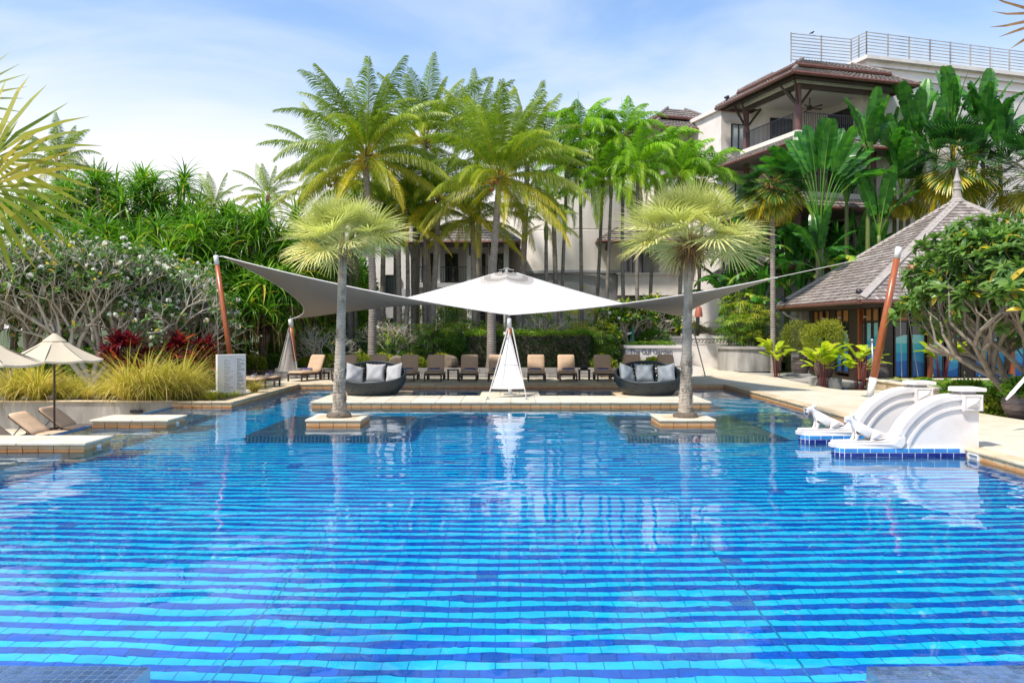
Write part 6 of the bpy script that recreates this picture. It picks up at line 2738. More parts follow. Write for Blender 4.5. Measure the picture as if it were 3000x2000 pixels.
# ---- traveller palm, paddle-leaved plants
t = thing('traveller_palm', 'traveller palm with a fan of long pale stalks before the hotel balcony', 'palm tree', G(2402, 42, .1))
c = P(2402, 668, 42)
trunk_obj([G(2402, 42, .1), c - Vector((0, 0, 1.0)), c], [.22, .20, .16], M['trunk_coco'], t, 10, 20)
RT2 = random.Random(12)
for i in range(17):
    f = i / 16
    ang = R_(172 - 164 * f)                    # in the picture plane
    edge = abs(f - .5) * 2
    nb = NB()
    paddle_leaf(nb, RT2, 3.1 - .5 * edge, 2.5 - .4 * edge, 1.0, 0, R_(6 + 84 * edge), 15, .25 + .45 * edge, (.2, .6), .68, sag=.15 + .3 * edge, curl=.25)
    tilt = PI / 2 - edge * .95 * (1 if f < .5 else -1) * -1
    el = R_(90) - (f - .5) * 2 * R_(62) * -1
    o = add('leaf', nb.mesh('leaf', M['banana']), t, c - G(2402, 42, .1) + Vector(((f - .5) * .3, RT2.uniform(-.1, .1), 0)))
    # leaf built along +x bending down; turn it up within the fan plane
    lean = (f - .5) * 2 * R_(21)
    sgn = 1 if lean >= 0 else -1
    rot = Matrix.Rotation(RT2.uniform(-.15, .15) - .25, 3, 'Z') @ (Matrix.Identity(3) if sgn > 0 else Matrix.Rotation(PI, 3, 'Z')) @ Matrix.Rotation(-(PI / 2 - abs(lean)), 3, 'Y') @ Matrix.Rotation((RT2.uniform(1.0, 1.4) * (1 - edge) + .35 * edge) * RT2.choice((-1, 1)), 3, 'X')
    o.rotation_euler = rot.to_euler()

PADDLE = []
for e, dr, torn, tn, sg in ((87, 12, .35, (.2, .55), .2), (80, 24, .5, (.2, .55), .3), (68, 60, .5, (.15, .45), .3), (50, 85, .5, (.15, .5), .4), (36, 105, .6, (.3, .95), .5)):
    vs_ = []
    for v in range(2):
        nb = NB()
        paddle_leaf(nb, RT2, 1.15, 2.2, .72, R_(e), R_(dr), 15, torn, tn, .7, sag=sg, curl=.3)
        vs_.append(nb.mesh('leaf', M['banana']))
    PADDLE.append(vs_)


def paddle_plant(label, base, h, scale, count, seed, group, e0=0, e1=1, name='banana_plant'):
    R = random.Random(seed)
    base = Vector(base)
    t = thing(name, label, 'banana plant', base, 0, group)
    if h > .4:
        trunk_obj([base - Vector((0, 0, .1)), base + Vector((R.uniform(-.1, .1), 0, h * .5)), base + Vector((0, 0, h))], [.16, .13, .10], M['stem_green'], t, 8)
    k = len(PADDLE)
    for i in range(count):
        f = e0 + (e1 - e0) * (i + .5) / count
        az = i * 2.39996 + R.uniform(-.5, .5)
        add('leaf', PADDLE[min(k - 1, int(f * k))][R.randrange(2)], t, (0, 0, h - .25 * f), (R.uniform(-.12, .12), R.uniform(-.12, .12), az), scale * R.uniform(.85, 1.12))
    return t


G_B = 'giant paddle-leaved plants before the white hotel wall'
for i, (u, v, Y, sc, cnt, lab) in enumerate(((2545, 470, 42, 1.0, 9, 'tall paddle-leaved plant with torn upright leaves beside the hotel balcony'),
                                             (2690, 440, 46, 1.15, 10, 'tall paddle-leaved plant left of the dark fan palm against the white wall'),
                                             (2790, 410, 47, 1.15, 10, 'tall paddle-leaved plant directly behind the dark fan palm'),
                                             (2880, 410, 46.5, 1.15, 11, 'tallest paddle-leaved plant right of the dark fan palm'),
                                             (2740, 480, 45, 1.0, 10, 'bushy paddle-leaved plant under the dark fan palm'),
                                             (2575, 690, 41.5, 1.0, 6, 'paddle-leaved plant with one broad bright leaf above the shingle roof ridge'),
                                             (2640, 560, 46, 1.05, 9, 'dark paddle-leaved plant between the broad bright leaf and the fan palm'),
                                             (2480, 600, 43.5, 1.0, 9, 'paddle-leaved plant right of the traveller palm stalks'), (2620, 500, 46.5, 1.05, 9, 'paddle-leaved plant left of the tallest group against the white wall'), (2930, 470, 46, 1.1, 10, 'paddle-leaved plant at the right of the tallest group'), (2850, 520, 45.5, 1.0, 10, 'low paddle-leaved plant right behind the dark fan palm'))):
    p = P(u, v, Y)
    paddle_plant(lab, (p.x, Y, .1), p.z - .1, sc, cnt, 80 + 7 * i, G_B, 0, .5, 'giant_paddle_plant')
G_D = 'dark banana plants left of the pavilion'
for i, (u, v, Y, sc, lab) in enumerate(((2130, 830, 46, .95, 'dark banana plant right of the right silver palm crown'), (2190, 790, 45, 1.0, 'dark banana plant with a yellow hanging leaf'), (2310, 780, 44.5, 1.05, 'dark banana plant right of the slim trunk'),
                                        (2380, 760, 45, 1.05, 'dark banana plant below the stalks of the traveller palm'), (2450, 760, 45, 1.05, 'dark banana plant left of the shingle roof slope'), (2340, 850, 43.5, .8, 'low banana plant with yellowing leaves by the roof eave'),
                                        (2230, 860, 44.5, .8, 'low banana plant behind the lady palms'), (2520, 740, 45, 1.0, 'dark banana plant behind the shingle roof slope'), (2150, 720, 47, .9, 'dark banana plant high behind the right silver palm crown'), (2405, 730, 41.4, .9, 'dark banana plant hiding the foot of the traveller palm'), (2210, 700, 45, .9, 'dark banana plant behind the slim trunk'), (2300, 690, 46.5, 1.0, 'dark banana plant between slim trunk and traveller palm'), (2560, 770, 42.5, .9, 'dark banana plant close behind the shingle roof'))):
    p = P(u, v, Y)
    paddle_plant(lab, (p.x, Y, .1), max(.5, p.z - 1.0), sc, 11, 100 + i, G_D)

# ---- strap-leaved pandanus trees on the left
PAND = []
for v in range(6):
    R = random.Random(200 + v)
    nb = NB()
    n = 46
    for i in range(n):
        f = i / n
        e = R_(86 - 95 * f + R.uniform(-8, 8))
        strap_leaf(nb, R, i * 2.39996 + R.uniform(-.3, .3), e, R.uniform(1.2, 1.9) * (.8 + .3 * f), R.uniform(.075, .11), R_(R.uniform(40, 95) + 20 * f), R.uniform(.1, .65) + (.3 if R.random() < .08 + .2 * f * f else 0), 6, .45)
    PAND.append(nb.mesh('leaf_rosette', M['pandan']))


def pandanus(label, u, vtop, Y, w, seed, count=17, vbot=900):
    R = random.Random(seed)
    top, low = P(u, vtop, Y), P(u, vbot, Y)
    base = Vector((top.x, Y, .15))
    t = thing('pandanus_tree', label, 'pandanus', base, 0, 'strap-leaved pandanus trees on the left')
    H = top.z - base.z
    fork = base + Vector((0, 0, H * .35))
    trunk_obj([base - Vector((0, 0, .1)), base.lerp(fork, .5), fork], [.20, .17, .16], M['bark_dark'], t, 8)
    br = MB()
    br.smooth = True
    for i in range(count):
        f = (i + .5) / count
        a = i * 2.39996 + R.uniform(-.3, .3)
        zz = low.z + (top.z - .7 - low.z) * (1 - f ** 1.1)
        rad = w * (math.sin(PI * (.16 + .62 * f)) ** .8) * R.uniform(.75, 1.05)
        p = Vector((top.x + rad * math.cos(a), Y + .75 * rad * math.sin(a), zz))
        add('leaf_rosette', PAND[R.randrange(6)], t, p - base, (R.uniform(-.3, .3) - .3 * math.sin(a) * f, .3 * math.cos(a) * f + R.uniform(-.2, .2), R.uniform(0, 6.28)), R.uniform(.85, 1.25))
        br.tube([fork.lerp(p, .1), fork.lerp(p, .55) + Vector((0, 0, .2)), p], [.09, .07, .05], 6)
    br.build('branches', M['bark_dark'], t)
    b2 = MB()
    for k in range(7):                               # stilt roots
        a = 2 * PI * k / 7
        b2.tube([base + Vector((.12 * math.cos(a), .12 * math.sin(a), R.uniform(.8, 1.5))), base + Vector((.75 * math.cos(a), .75 * math.sin(a), -.1))], [.035, .05], 5)
    b2.build('stilt_roots', M['bark_dark'], t)
    nb = NB()                                         # dead leaves hanging under the crown
    for k in range(120):
        a = R.uniform(0, 2 * PI)
        rr_ = w * R.uniform(.2, .9)
        p = Vector((top.x + rr_ * math.cos(a), Y + .7 * rr_ * math.sin(a), low.z + R.uniform(-.2, 1.2)))
        strap_leaf(nb, R, a, R_(R.uniform(-80, -20)), R.uniform(.8, 1.7), .05, R_(50), R.random(), 4, .3, p)
    nb.build('hanging_dry_leaves', M['dead'], t)


for i, (u, vt, Y, w, n_, vb, lab) in enumerate(((40, 560, 42, 2.6, 26, 900, 'pandanus tree at the left edge behind the near fan leaf'), (190, 520, 41, 2.6, 30, 900, 'pandanus tree left of the tallest ones, behind the white-flowered frangipani'),
                                                (330, 480, 40, 2.7, 36, 880, 'tallest pandanus tree, its bright top against the pale sky'), (460, 490, 41, 2.6, 36, 880, 'pandanus tree with golden tips right of the tallest'),
                                                (590, 590, 40, 2.3, 28, 880, 'pandanus tree wrapped in creeper below the dip of the treeline'), (700, 590, 39.5, 2.4, 32, 930, 'pandanus tree right of the treeline dip behind the left mast'),
                                                (800, 610, 40, 2.3, 30, 930, 'pandanus tree just left of the left silver palm crown'), (880, 660, 43, 2.2, 22, 900, 'pandanus tree behind the left silver palm crown'),
                                                (500, 620, 37, 2.0, 22, 900, 'front pandanus tree with hanging brown leaves behind the frangipani'), (250, 640, 37, 2.2, 24, 900, 'low front pandanus tree behind the frangipani flowers'),
                                                (650, 800, 37, 1.7, 13, 985, 'low pandanus with drooping yellow-striped leaves right of the left mast'), (770, 770, 38, 1.8, 14, 960, 'low pandanus under the left wing of the sail'),
                                                (90, 700, 38, 2.2, 20, 930, 'low pandanus at the left edge behind the bare frangipani branches'))):
    pandanus(lab, u, vt, Y, w, 300 + i, n_, vb)

# ---- scattered small leaves for shrubs
LEAF = np.array([[0, 0, 0], [.45, -.5, .10], [1, 0, 0], [.45, .5, .10]], dtype=np.float32)     # folded along the midrib


def leaf_cloud(pts, nrm, size, rs, aspect=.5, jit=.7, tint=None, up=.2):
    """arrays for leaves at pts pointing roughly along nrm"""
    n = len(pts)
    d = nrm + rs.normal(0, jit, (n, 3))
    d[:, 2] += up
    d /= np.linalg.norm(d, axis=1)[:, None] + 1e-9
    r = rs.normal(0, 1, (n, 3))
    s = np.cross(d, r)
    s /= np.linalg.norm(s, axis=1)[:, None] + 1e-9
    u = np.cross(s, d)
    L = size * rs.uniform(.6, 1.25, n)[:, None, None]
    V = pts[:, None] + L * (LEAF[None, :, 0:1] * d[:, None] + aspect * LEAF[None, :, 1:2] * s[:, None] + LEAF[None, :, 2:3] * u[:, None])
    F = np.array([[0, 1, 2], [0, 2, 3]])[None] + 4 * np.arange(n)[:, None, None]
    T = np.repeat(tint if tint is not None else rs.uniform(.1, .7, n), 2)
    return V.reshape(-1, 3), F.reshape(-1, 3), T


def shrub_points(rs, n, radii, lumps=7, lump=.3, inner=.55, flat=-.3):
    """points through a lumpy dome, denser outside, with outward directions; z from 0 up"""
    d = rs.normal(0, 1, (n, 3))
    d /= np.linalg.norm(d, axis=1)[:, None]
    d = d[d[:, 2] > flat]
    c = rs.normal(0, 1, (lumps, 3))
    c /= np.linalg.norm(c, axis=1)[:, None]
    k = (d @ c.T).max(1)
    r = (1 - lump + lump * np.clip((k - .55) / .45, 0, 1)) * (inner + (1 - inner) * rs.uniform(0, 1, len(d)) ** .5)
    p = d * r[:, None] * np.array(radii)
    p[:, 2] += radii[2] * -flat
    return p, d, k


def shrub(label, name, cat, loc, radii, n, size, m, seed, group=None, aspect=.5, tint0=.1, tint1=.6, toplight=.3, stems=6, jit=.7, flat=-.3, up=.25, lump=.3, lumps=7):
    rs = np.random.RandomState(seed)
    t = thing(name, label, cat, loc, 0, group)
    p, d, k = shrub_points(rs, n, radii, lumps=lumps, lump=lump, flat=flat)
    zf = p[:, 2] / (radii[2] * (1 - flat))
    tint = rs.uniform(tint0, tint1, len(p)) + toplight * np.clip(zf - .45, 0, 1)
    V, F, T = leaf_cloud(p, d, size, rs, aspect, jit, tint, up)
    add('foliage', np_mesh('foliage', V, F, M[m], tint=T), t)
    R = random.Random(seed)
    b = MB()
    for i in range(stems):
        a = R.uniform(0, 6.28)
        q = Vector((radii[0] * .5 * math.cos(a), radii[1] * .5 * math.sin(a), radii[2] * R.uniform(.5, 1)))
        b.tube([(.06 * math.cos(a), .06 * math.sin(a), -.1), q * .5, q], [.025, .018, .008], 5)
    if stems:
        b.build('stems', M['bark_dark'], t, world=False)
    return t


def on(u, v, Y):
    p = P(u, v, Y)
    return (p.x, p.y, p.z)


# clipped hedge behind the loungers
t = thing('clipped_hedge', 'dark clipped box hedge with brighter yellow-green leaves on top behind the loungers', 'hedge', (.3, 40.3, .45))
rs = np.random.RandomState(3)
hx0, hx1, hy0, hy1, hz0, hz1 = -2.25, 3.95, 39.6, 41.2, .5, 2.2
b = MB()
b.box(((hx0 + hx1) / 2, (hy0 + hy1) / 2, (hz0 + hz1) / 2 - .04), (hx1 - hx0 - .3, hy1 - hy0 - .3, hz1 - hz0 - .2))
b.build('twig_core', M['bark_dark'], t)


def box_pts(rs, n, x0, x1, y0, y1, z0, z1, rough=.10):
    A = np.array([(x1 - x0) * (z1 - z0), (x1 - x0) * (y1 - y0) * 1.3, (y1 - y0) * (z1 - z0), (y1 - y0) * (z1 - z0)])
    f = rs.choice(4, n, p=A / A.sum())
    a, c = rs.uniform(0, 1, n), rs.uniform(0, 1, n)
    p, d = np.zeros((n, 3)), np.zeros((n, 3))
    for i, (fx, nx) in enumerate((((0, 2), (0, -1, .15)), ((0, 1), (0, 0, 1)), ((1, 2), (-1, 0, .1)), ((1, 2), (1, 0, .1)))):
        q = f == i
        lo, hi = np.array([x0, y0, z0]), np.array([x1, y1, z1])
        pp = np.tile([x0, y0, z0], (q.sum(), 1)).astype(float)
        if i == 1:
            pp[:, 2] = z1
        if i == 3:
            pp[:, 0] = x1
        pp[:, fx[0]] = lo[fx[0]] + (hi - lo)[fx[0]] * a[q]
        pp[:, fx[1]] = lo[fx[1]] + (hi - lo)[fx[1]] * c[q]
        d[q] = nx
        wob = rough * (np.sin(3.1 * pp[:, 0] + 1.7 * pp[:, 2]) * np.sin(2.3 * pp[:, 1] + 2.9 * pp[:, 2] + pp[:, 0]))
        p[q] = pp + d[q] * (wob - rs.uniform(0, .16, q.sum()))[:, None]
    return p, d, f


p, d, f = box_pts(rs, 15000, hx0, hx1, hy0, hy1, hz0, hz1)
tint = rs.uniform(.05, .45, len(p)) + np.where((f == 1) | (p[:, 2] > hz1 - .22), .58, 0)  # leaves lighter and yellower on the top and upper edge
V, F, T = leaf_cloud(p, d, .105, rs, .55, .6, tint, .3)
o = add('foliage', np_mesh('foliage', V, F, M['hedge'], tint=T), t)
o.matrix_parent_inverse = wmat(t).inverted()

# planting behind the far loungers
G_Y = 'low yellow-green shrubs behind the far loungers'
for i, (u, v, Y, r, lab) in enumerate(((800, 1085, 38.2, (.8, .6, .55), 'low green shrub left of the covered rear mast'), (905, 1080, 38.2, (.9, .6, .55), 'low yellow-green shrub behind the leftmost far lounger'), (985, 1078, 38.3, (.8, .6, .6), 'low yellow-green shrub just left of the left silver palm trunk'),
                                       (1060, 1080, 38.2, (.9, .6, .65), 'low yellow-green shrub behind the left daybed, left part'), (1130, 1080, 38.4, (.8, .6, .6), 'low yellow-green shrub behind the left daybed, right part'), (1215, 1080, 38.6, (.8, .6, .6), 'low yellow-green shrub behind the lounger right of the left daybed'),
                                       (1295, 1082, 38.8, (.8, .6, .6), 'low yellow-green shrub beside the brown rock'), (1768, 1082, 39.0, (.7, .5, .55), 'low yellow-red shrub right of the clipped hedge'), (1848, 1084, 39.5, (.6, .5, .45), 'low yellow shrub below the lettered planter, left'),
                                       (1915, 1084, 40.2, (.5, .4, .5), 'low yellow shrub below the lettered planter, right'), (690, 1090, 37.6, (1.0, .7, .55), 'low green shrub right of the white notice board'), (740, 1088, 37.4, (.9, .6, .6), 'yellow-leaved low shrub left of the covered rear mast'))):
    g = on(u, v, Y)
    shrub(lab, 'low_shrub', 'shrub', (g[0], Y, .45), r, 1500, .12, 'yellow_shrub' if i not in (0, 10) else 'shrub', 400 + i, G_Y, .5, .1, .6, .4, 4)

# lady palms: canes with small fans
LADY = []
for v in range(4):
    R = random.Random(500 + v)
    q = NB()
    for i in range(95):
        a = R.uniform(0, 6.28)
        rr_ = .85 * R.random() ** .6
        z = R.uniform(.35, 1.9) * (1 - .25 * rr_)
        nb = NB()
        fan_leaf(nb, R, R.uniform(.2, .35), R.uniform(.30, .42), 9, R_(120), R_(R.uniform(5, 60)), R_(40), .45, (.1, .75), .5, .1, .4, .55, .006)
        az = a + R.uniform(-.7, .7)
        mt = Matrix.Translation((rr_ * math.cos(a), rr_ * math.sin(a), z)) @ Matrix.Rotation(az, 4, 'Z')
        o_ = len(q.V)
        q.V += [tuple(mt @ Vector(p)) for p in nb.V]
        q.F += [tuple(i_ + o_ for i_ in f_) for f_ in nb.F]
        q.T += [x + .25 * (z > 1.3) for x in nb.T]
    for i in range(14):
        a, rr_ = R.uniform(0, 6.28), .7 * R.random()
        q.tube([(rr_ * math.cos(a), rr_ * math.sin(a), -.1), (rr_ * 1.15 * math.cos(a), rr_ * 1.15 * math.sin(a), R.uniform(1, 1.7))], [.014, .01], .2, 4)
    LADY.append((q.mesh('foliage', M['shrub']), None))
    q2 = np_mesh('foliage', np.array(q.V), np.array(q.F), M['yellow_shrub'], tint=np.array(q.T))
    LADY[-1] = (LADY[-1][0], q2)


def lady_palm(label, loc, s, k, yellow, group):
    t = thing('lady_palm', label, 'lady palm', loc, RV.uniform(0, 6), group)
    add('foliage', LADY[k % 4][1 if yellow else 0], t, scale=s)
    return t


G_L1 = 'lady palms behind the far loungers'
for i, (u, Y, s, yl, lab) in enumerate(((905, 40.5, (1, 1, .9), 0, 'fern-like lady palm behind the leftmost far lounger'), (960, 43, (1.1, 1.1, 1.2), 0, 'lady palm left of the left silver palm trunk'), (1110, 42, (1.1, 1.1, 1.2), 0, 'lady palm right of the tall coconut trunk'),
                                        (1150, 40.5, (.9, .9, .9), 0, 'low lady palm behind the left daybed'), (1300, 41.5, (1.3, 1.2, 1.3), 0, 'tall lady palm left of the clipped hedge'), (1350, 43, (1.2, 1.2, 1.35), 0, 'tall lady palm behind the left end of the clipped hedge'), (1225, 42.5, (1.2, 1.2, 1.3), 0, 'dark lady palm behind the lounger pair'),
                                        (1420, 43.5, (1.2, 1.2, 1.25), 1, 'yellow-green lady palm behind the hedge near the central mast'), (1560, 44, (1.2, 1.2, 1.25), 1, 'yellow-green lady palm behind the middle of the hedge'), (1660, 43.5, (1.2, 1.2, 1.3), 1, 'yellow-green lady palm behind the right part of the hedge'), (1765, 41, (1.0, 1.0, 1.1), 0, 'lady palm beside the right end of the hedge'),
                                        (1745, 43, (1.2, 1.1, 1.3), 1, 'tall yellow-green lady palm right behind the hedge'), (1500, 45, (1.1, 1.1, 1.3), 0, 'green lady palm far behind the central mast'), (1245, 46.5, (1.3, 1.2, 2.1), 0, 'tall slender lady palm left of the balconies'), (1335, 48, (1.3, 1.2, 2.2), 0, 'tall slender lady palm before the balcony columns'), (1605, 47, (1.3, 1.2, 2.0), 0, 'tall slender lady palm before the round wall base'), (1690, 47.5, (1.3, 1.2, 2.1), 1, 'tall yellow-green lady palm at the foot of the round wall'))):
    lady_palm(lab, G(u, Y), s, i, yl, G_L1)
G_L2 = 'yellow lady palms behind the moulded wall'
for i, (u, Y, s, z, lab) in enumerate(((1890, 47, (1.2, 1.2, 1.25), .8, 'yellow lady palm above the lettered planter'), (1945, 46.5, (1.1, 1.1, 1.15), .8, 'yellow lady palm behind the left end of the moulded wall'), (2000, 47, (1.3, 1.3, 1.25), .8, 'yellow lady palm left of the right silver palm trunk'), (2105, 49, (1.2, 1.1, 1.1), .8, 'dark lady palm behind the tan parasol'))):
    lady_palm(lab, G(u, Y, z), s, i, i < 3, G_L2)
G_L3 = 'lady palms in the round concrete planter'
for i, (dx, dy, s, z, yl, lab) in enumerate(((-.75, -.3, (1, 1, 1.05), 1.3, 0, 'lady palm at the left of the round planter'), (.15, -.5, (1.1, 1.1, 1.25), 1.3, 1, 'brightest lady palm at the front of the round planter'), (.75, .1, (1.05, 1.05, 1.2), 1.3, 0, 'lady palm at the right of the round planter'), (-.1, .5, (1.2, 1.2, 1.7), 1.3, 0, 'tallest lady palm at the back of the round planter'))):
    lady_palm(lab, (12.5 + dx, 43.2 + dy, z), s, i + 1, yl, G_L3)
shrub('low green plants with tiny white flowers filling the lettered planter', 'planter_greenery', 'plant', (7.26, 42.7, 1.40), (1.45, .6, .25), 1600, .09, 'shrub', 430, None, .5, .3, .7, .3, 0)
shrub('dark leafy shrub with red flower spikes right of the green post', 'leafy_shrub', 'shrub', (7.5, 43.9, 1.3), (1.1, .6, 1.0), 1600, .16, 'shrub', 431, 'leafy shrubs behind the lettered planter', .45, .05, .5, .2, 4)
shrub('dark leafy shrub left behind the lettered planter', 'leafy_shrub', 'shrub', (5.6, 44.2, .5), (1.2, .7, 1.3), 1600, .16, 'shrub', 432, 'leafy shrubs behind the lettered planter', .45, .05, .5, .2, 4)
# dense dark understorey under the pandanus and palms
G_U = 'leafy understorey bushes behind the pool garden'
for i, (u, Y, r, lab) in enumerate(((-20, 35.5, (2.2, 1.2, 1.3), 'leafy bush at the left edge under the pandanus'), (150, 35.8, (2.2, 1.2, 1.2), 'leafy bush behind the near frangipani trunks'), (330, 35.6, (2.2, 1.2, 1.2), 'leafy bush behind the tall red cordyline'),
                                    (480, 35.8, (2.0, 1.2, 1.2), 'leafy bush behind the orange-red cordylines'), (620, 36.4, (1.8, 1.0, 1.1), 'leafy bush at the foot of the left mast'), (740, 39.5, (2.0, 1.0, 1.4), 'leafy bush behind the covered rear mast'),
                                    (880, 43.5, (2.2, 1.2, 1.6), 'leafy bush below the small dark lodge'), (1010, 46, (2.2, 1.2, 1.7), 'leafy bush between the grey palm trunks'), (1190, 47, (2.4, 1.2, 1.6), 'leafy bush before the lit wall'), (1290, 50, (2.0, 1.2, 2.0), 'tall leafy bush before the balcony columns'), (1390, 51, (2.2, 1.2, 2.2), 'tall leafy bush below the right end of the balconies'), (1480, 50, (2.0, 1.2, 1.9), 'tall leafy bush behind the central mast'), (1590, 51, (2.2, 1.2, 2.0), 'tall leafy bush at the left foot of the round wall'), (1700, 50, (2.0, 1.2, 1.8), 'tall leafy bush at the middle foot of the round wall'), (1800, 49, (1.8, 1.2, 2.0), 'tall leafy bush behind the lettered planter'))):
    shrub(lab, 'leafy_bush', 'bush', (G(u, Y).x, Y, .2), r, 3000, .20, 'shrub', 440 + i, G_U, .45, .0, .55, .25, 6)
tag(shrub('low green ground cover under the frangipani trees', 'ground_cover', None, (-14.5, 31.5, .10), (5.0, 4.5, .28), 7000, .14, 'shrub', 460, None, .4, .3, .85, .2, 0, flat=0.0, up=.6), kind='stuff')
creeper = shrub('green creeper climbing the pandanus at the treeline dip', 'creeper', 'creeper', (G(600, 38.6).x, 38.2, 3.6), (1.1, .6, 2.6), 3000, .15, 'shrub', 461, None, .6, .1, .75, .1, 0, flat=-.9)

# ---- frangipani trees
ARR = {}


def rosette_mesh(seed, n, L, W, m, elev=(5, 60), tint=(.2, .6), yellow=.06):
    R = random.Random(seed)
    nb = NB()
    for i in range(n):
        y = R.random() < yellow
        strap_leaf(nb, R, i * 2.39996 + R.uniform(-.4, .4), R_(R.uniform(*elev)), L * R.uniform(.7, 1.15), W, R_(R.uniform(15, 60)), 1.0 if y else R.uniform(*tint), 4, .22, prof=lambda f: .10 + .9 * math.sin(PI * min(1, .12 + .86 * f)) ** .8)
    me = nb.mesh('leaf_cluster', M[m])
    ARR[me.name] = (np.array(nb.V), np.array(nb.F), np.array(nb.T), m)
    return me


ROS_S = [rosette_mesh(600 + i, 5, .26, .085, 'frangi', (0, 65), (.1, .6), .08) for i in range(4)]
ROS_L = [rosette_mesh(610 + i, 13, .33, .115, 'frangi', (-25, 70), (.15, .6), .035) for i in range(5)]


def flower_mesh(seed, n, m, r=.13):
    R = random.Random(seed)
    b = MB()
    for i in range(n):
        d = Vector((R.gauss(0, 1), R.gauss(0, 1), abs(R.gauss(.3, .8)))).normalized()
        c = d * r * R.uniform(.6, 1.0)
        s = d.orthogonal().normalized()
        u = d.cross(s)
        for k in range(5):
            a = 2 * PI * k / 5 + R.random() * .3
            e = s * math.cos(a) + u * math.sin(a)
            f = s * math.cos(a + .9) + u * math.sin(a + .9)
            q = .055
            b.quad(c, c + e * q * .8 + d * .005, c + (e + f) * q * .72 - d * .010, c + f * q * .75 + d * .002)
    return b.mesh('flower_cluster', m)


FLW = [flower_mesh(620 + i, 10, M['flower']) for i in range(3)]
FLP = [flower_mesh(630 + i, 7, M['flower_pink'], .10) for i in range(2)]


def frangipani(label, base, stems, depth, L0, r0, seed, leafp, flowp, flw, ros, spread=.62, squash=.8, ratio=.80, group=None, cap=300, clip=None, fs=1.0, kids=(2, 3), up=.2, bark='bark'):
    R = random.Random(seed)
    base = Vector(base)
    t = thing('frangipani_tree', label, 'frangipani', base, 0, group)
    V, F, tips = MB(), None, []
    V.smooth = True

    def go(p, d, L, r, k):
        bend = Vector((R.gauss(0, .14), R.gauss(0, .14), R.gauss(.04, .10)))
        m = p + (d + bend * .6).normalized() * L * .5
        q = m + (d + bend * 1.6).normalized() * L * .5
        V.tube([p, m, q], [r, r * .9, r * .80], 6 if r > .03 else 5, False)
        if k == 0:
            tips.append((q, (q - m).normalized()))
            return
        n = R.choice(kids) if k < depth - 1 else 3
        d2 = (q - m).normalized()
        s = d2.orthogonal().normalized()
        a0 = R.uniform(0, 6.28)
        for i in range(n):
            a = a0 + 2 * PI * i / n + R.uniform(-.4, .4)
            side = Matrix.Rotation(a, 3, d2) @ s
            dn = (d2 * math.cos(spread) + side * math.sin(spread) * R.uniform(.8, 1.25))
            dn.z = dn.z * squash + up * (1 if k > 1 else .5)
            dn.normalize()
            nq = q + dn * L * ratio
            if clip and k < depth - 1 and not clip(nq):
                continue
            go(q, dn, L * ratio * R.uniform(.82, 1.12), r * .70, k - 1)
    for (az, el, f) in stems:
        d = Vector((math.cos(az) * math.cos(el), math.sin(az) * math.cos(el), math.sin(el)))
        go(base - d * .1, d, L0 * f, r0 * f ** .5, depth)
    V.build('trunk', M[bark], t)
    R.shuffle(tips)
    nl, nf = 0, 0
    ex = [[], [], [], 0]
    for q, d in tips:
        rot = UP.rotation_difference((d + UP * .7).normalized()).to_euler()
        x = R.random()
        if x < leafp and nl < cap:
            add('leaf_cluster', R.choice(ros), t, q - base, (rot.x, rot.y, R.uniform(0, 6.28)), R.uniform(.75, 1.2))
            nl += 1
        elif x < leafp:
            V0, F0, T0, lm = ARR[R.choice(ros).name]
            mt = np.array((rot.to_matrix() @ Matrix.Rotation(R.uniform(0, 6.28), 3, 'Z')) * R.uniform(.75, 1.2))
            ex[0].append(V0 @ mt.T + np.array(q - base))
            ex[1].append(F0 + ex[3])
            ex[2].append(T0)
            ex[3] += len(V0)
        if flowp and R.random() < flowp * (1.25 if q.z > base.z + 3.6 else .9):
            add('flower_cluster', R.choice(flw), t, q - base + d * .08, (rot.x, rot.y, R.uniform(0, 6)), R.uniform(.7, 1.25) * fs)
            nf += 1
    if ex[3]:
        tag(add('foliage', np_mesh('foliage', np.concatenate(ex[0]), np.concatenate(ex[1]), M[lm], tint=np.concatenate(ex[2])), t), kind='stuff')
    return t


G_F = 'white-flowered frangipani trees at the left'
frangipani('large bare-branched frangipani with white flowers above the parasols, trunks leaning left', on(268, 1128, 28.6), ((2.6, .95, 1.0), (1.9, .85, .95), (.7, .8, .9), (3.6, .75, .9)), 7, 1.36, .12, 701, .58, .11, FLW, ROS_S, squash=.95, group=G_F, kids=(2, 2, 3), fs=.85, up=.32)
frangipani('frangipani with white flowers spreading right behind the red cordylines', on(330, 1112, 31.0), ((.15, .75, 1.0), (.9, .95, 1.0), (-.4, .8, .9), (2.6, 1.0, .9)), 7, 1.36, .12, 702, .58, .11, FLW, ROS_S, squash=.95, group=G_F, kids=(2, 2, 3), fs=.85, up=.32)
frangipani('frangipani with white flowers at the left edge over the parasols', on(20, 1120, 29.6), ((1.2, .95, 1.0), (2.8, .8, .9), (-.3, .85, 1.0), (4.2, .9, .9)), 7, 1.4, .12, 703, .58, .11, FLW, ROS_S, squash=.95, group=G_F, kids=(2, 2, 3), fs=.85, up=.32)
frangipani('frangipani with white flowers behind the left mast', on(520, 1075, 33.5), ((.4, .85, .9), (1.6, .95, .9), (2.9, .85, .9), (5.2, .85, .9)), 7, 1.15, .10, 704, .52, .09, FLW, ROS_S, squash=.95, group=G_F, kids=(2, 2, 3), fs=.85, up=.32)
frangipani('small leafy frangipani with white flowers between sail and lettered planter', (G(1862, 44.0).x, 44.3, .5), ((.5, 1.0, 1), (2.3, 1.0, 1), (4.0, 1.1, 1)), 5, 1.05, .10, 705, .85, .07, FLW, [rosette_mesh(640 + i, 8, .34, .11, 'shrub', (-10, 65), (.1, .6), .02) for i in range(3)], .55, .9)
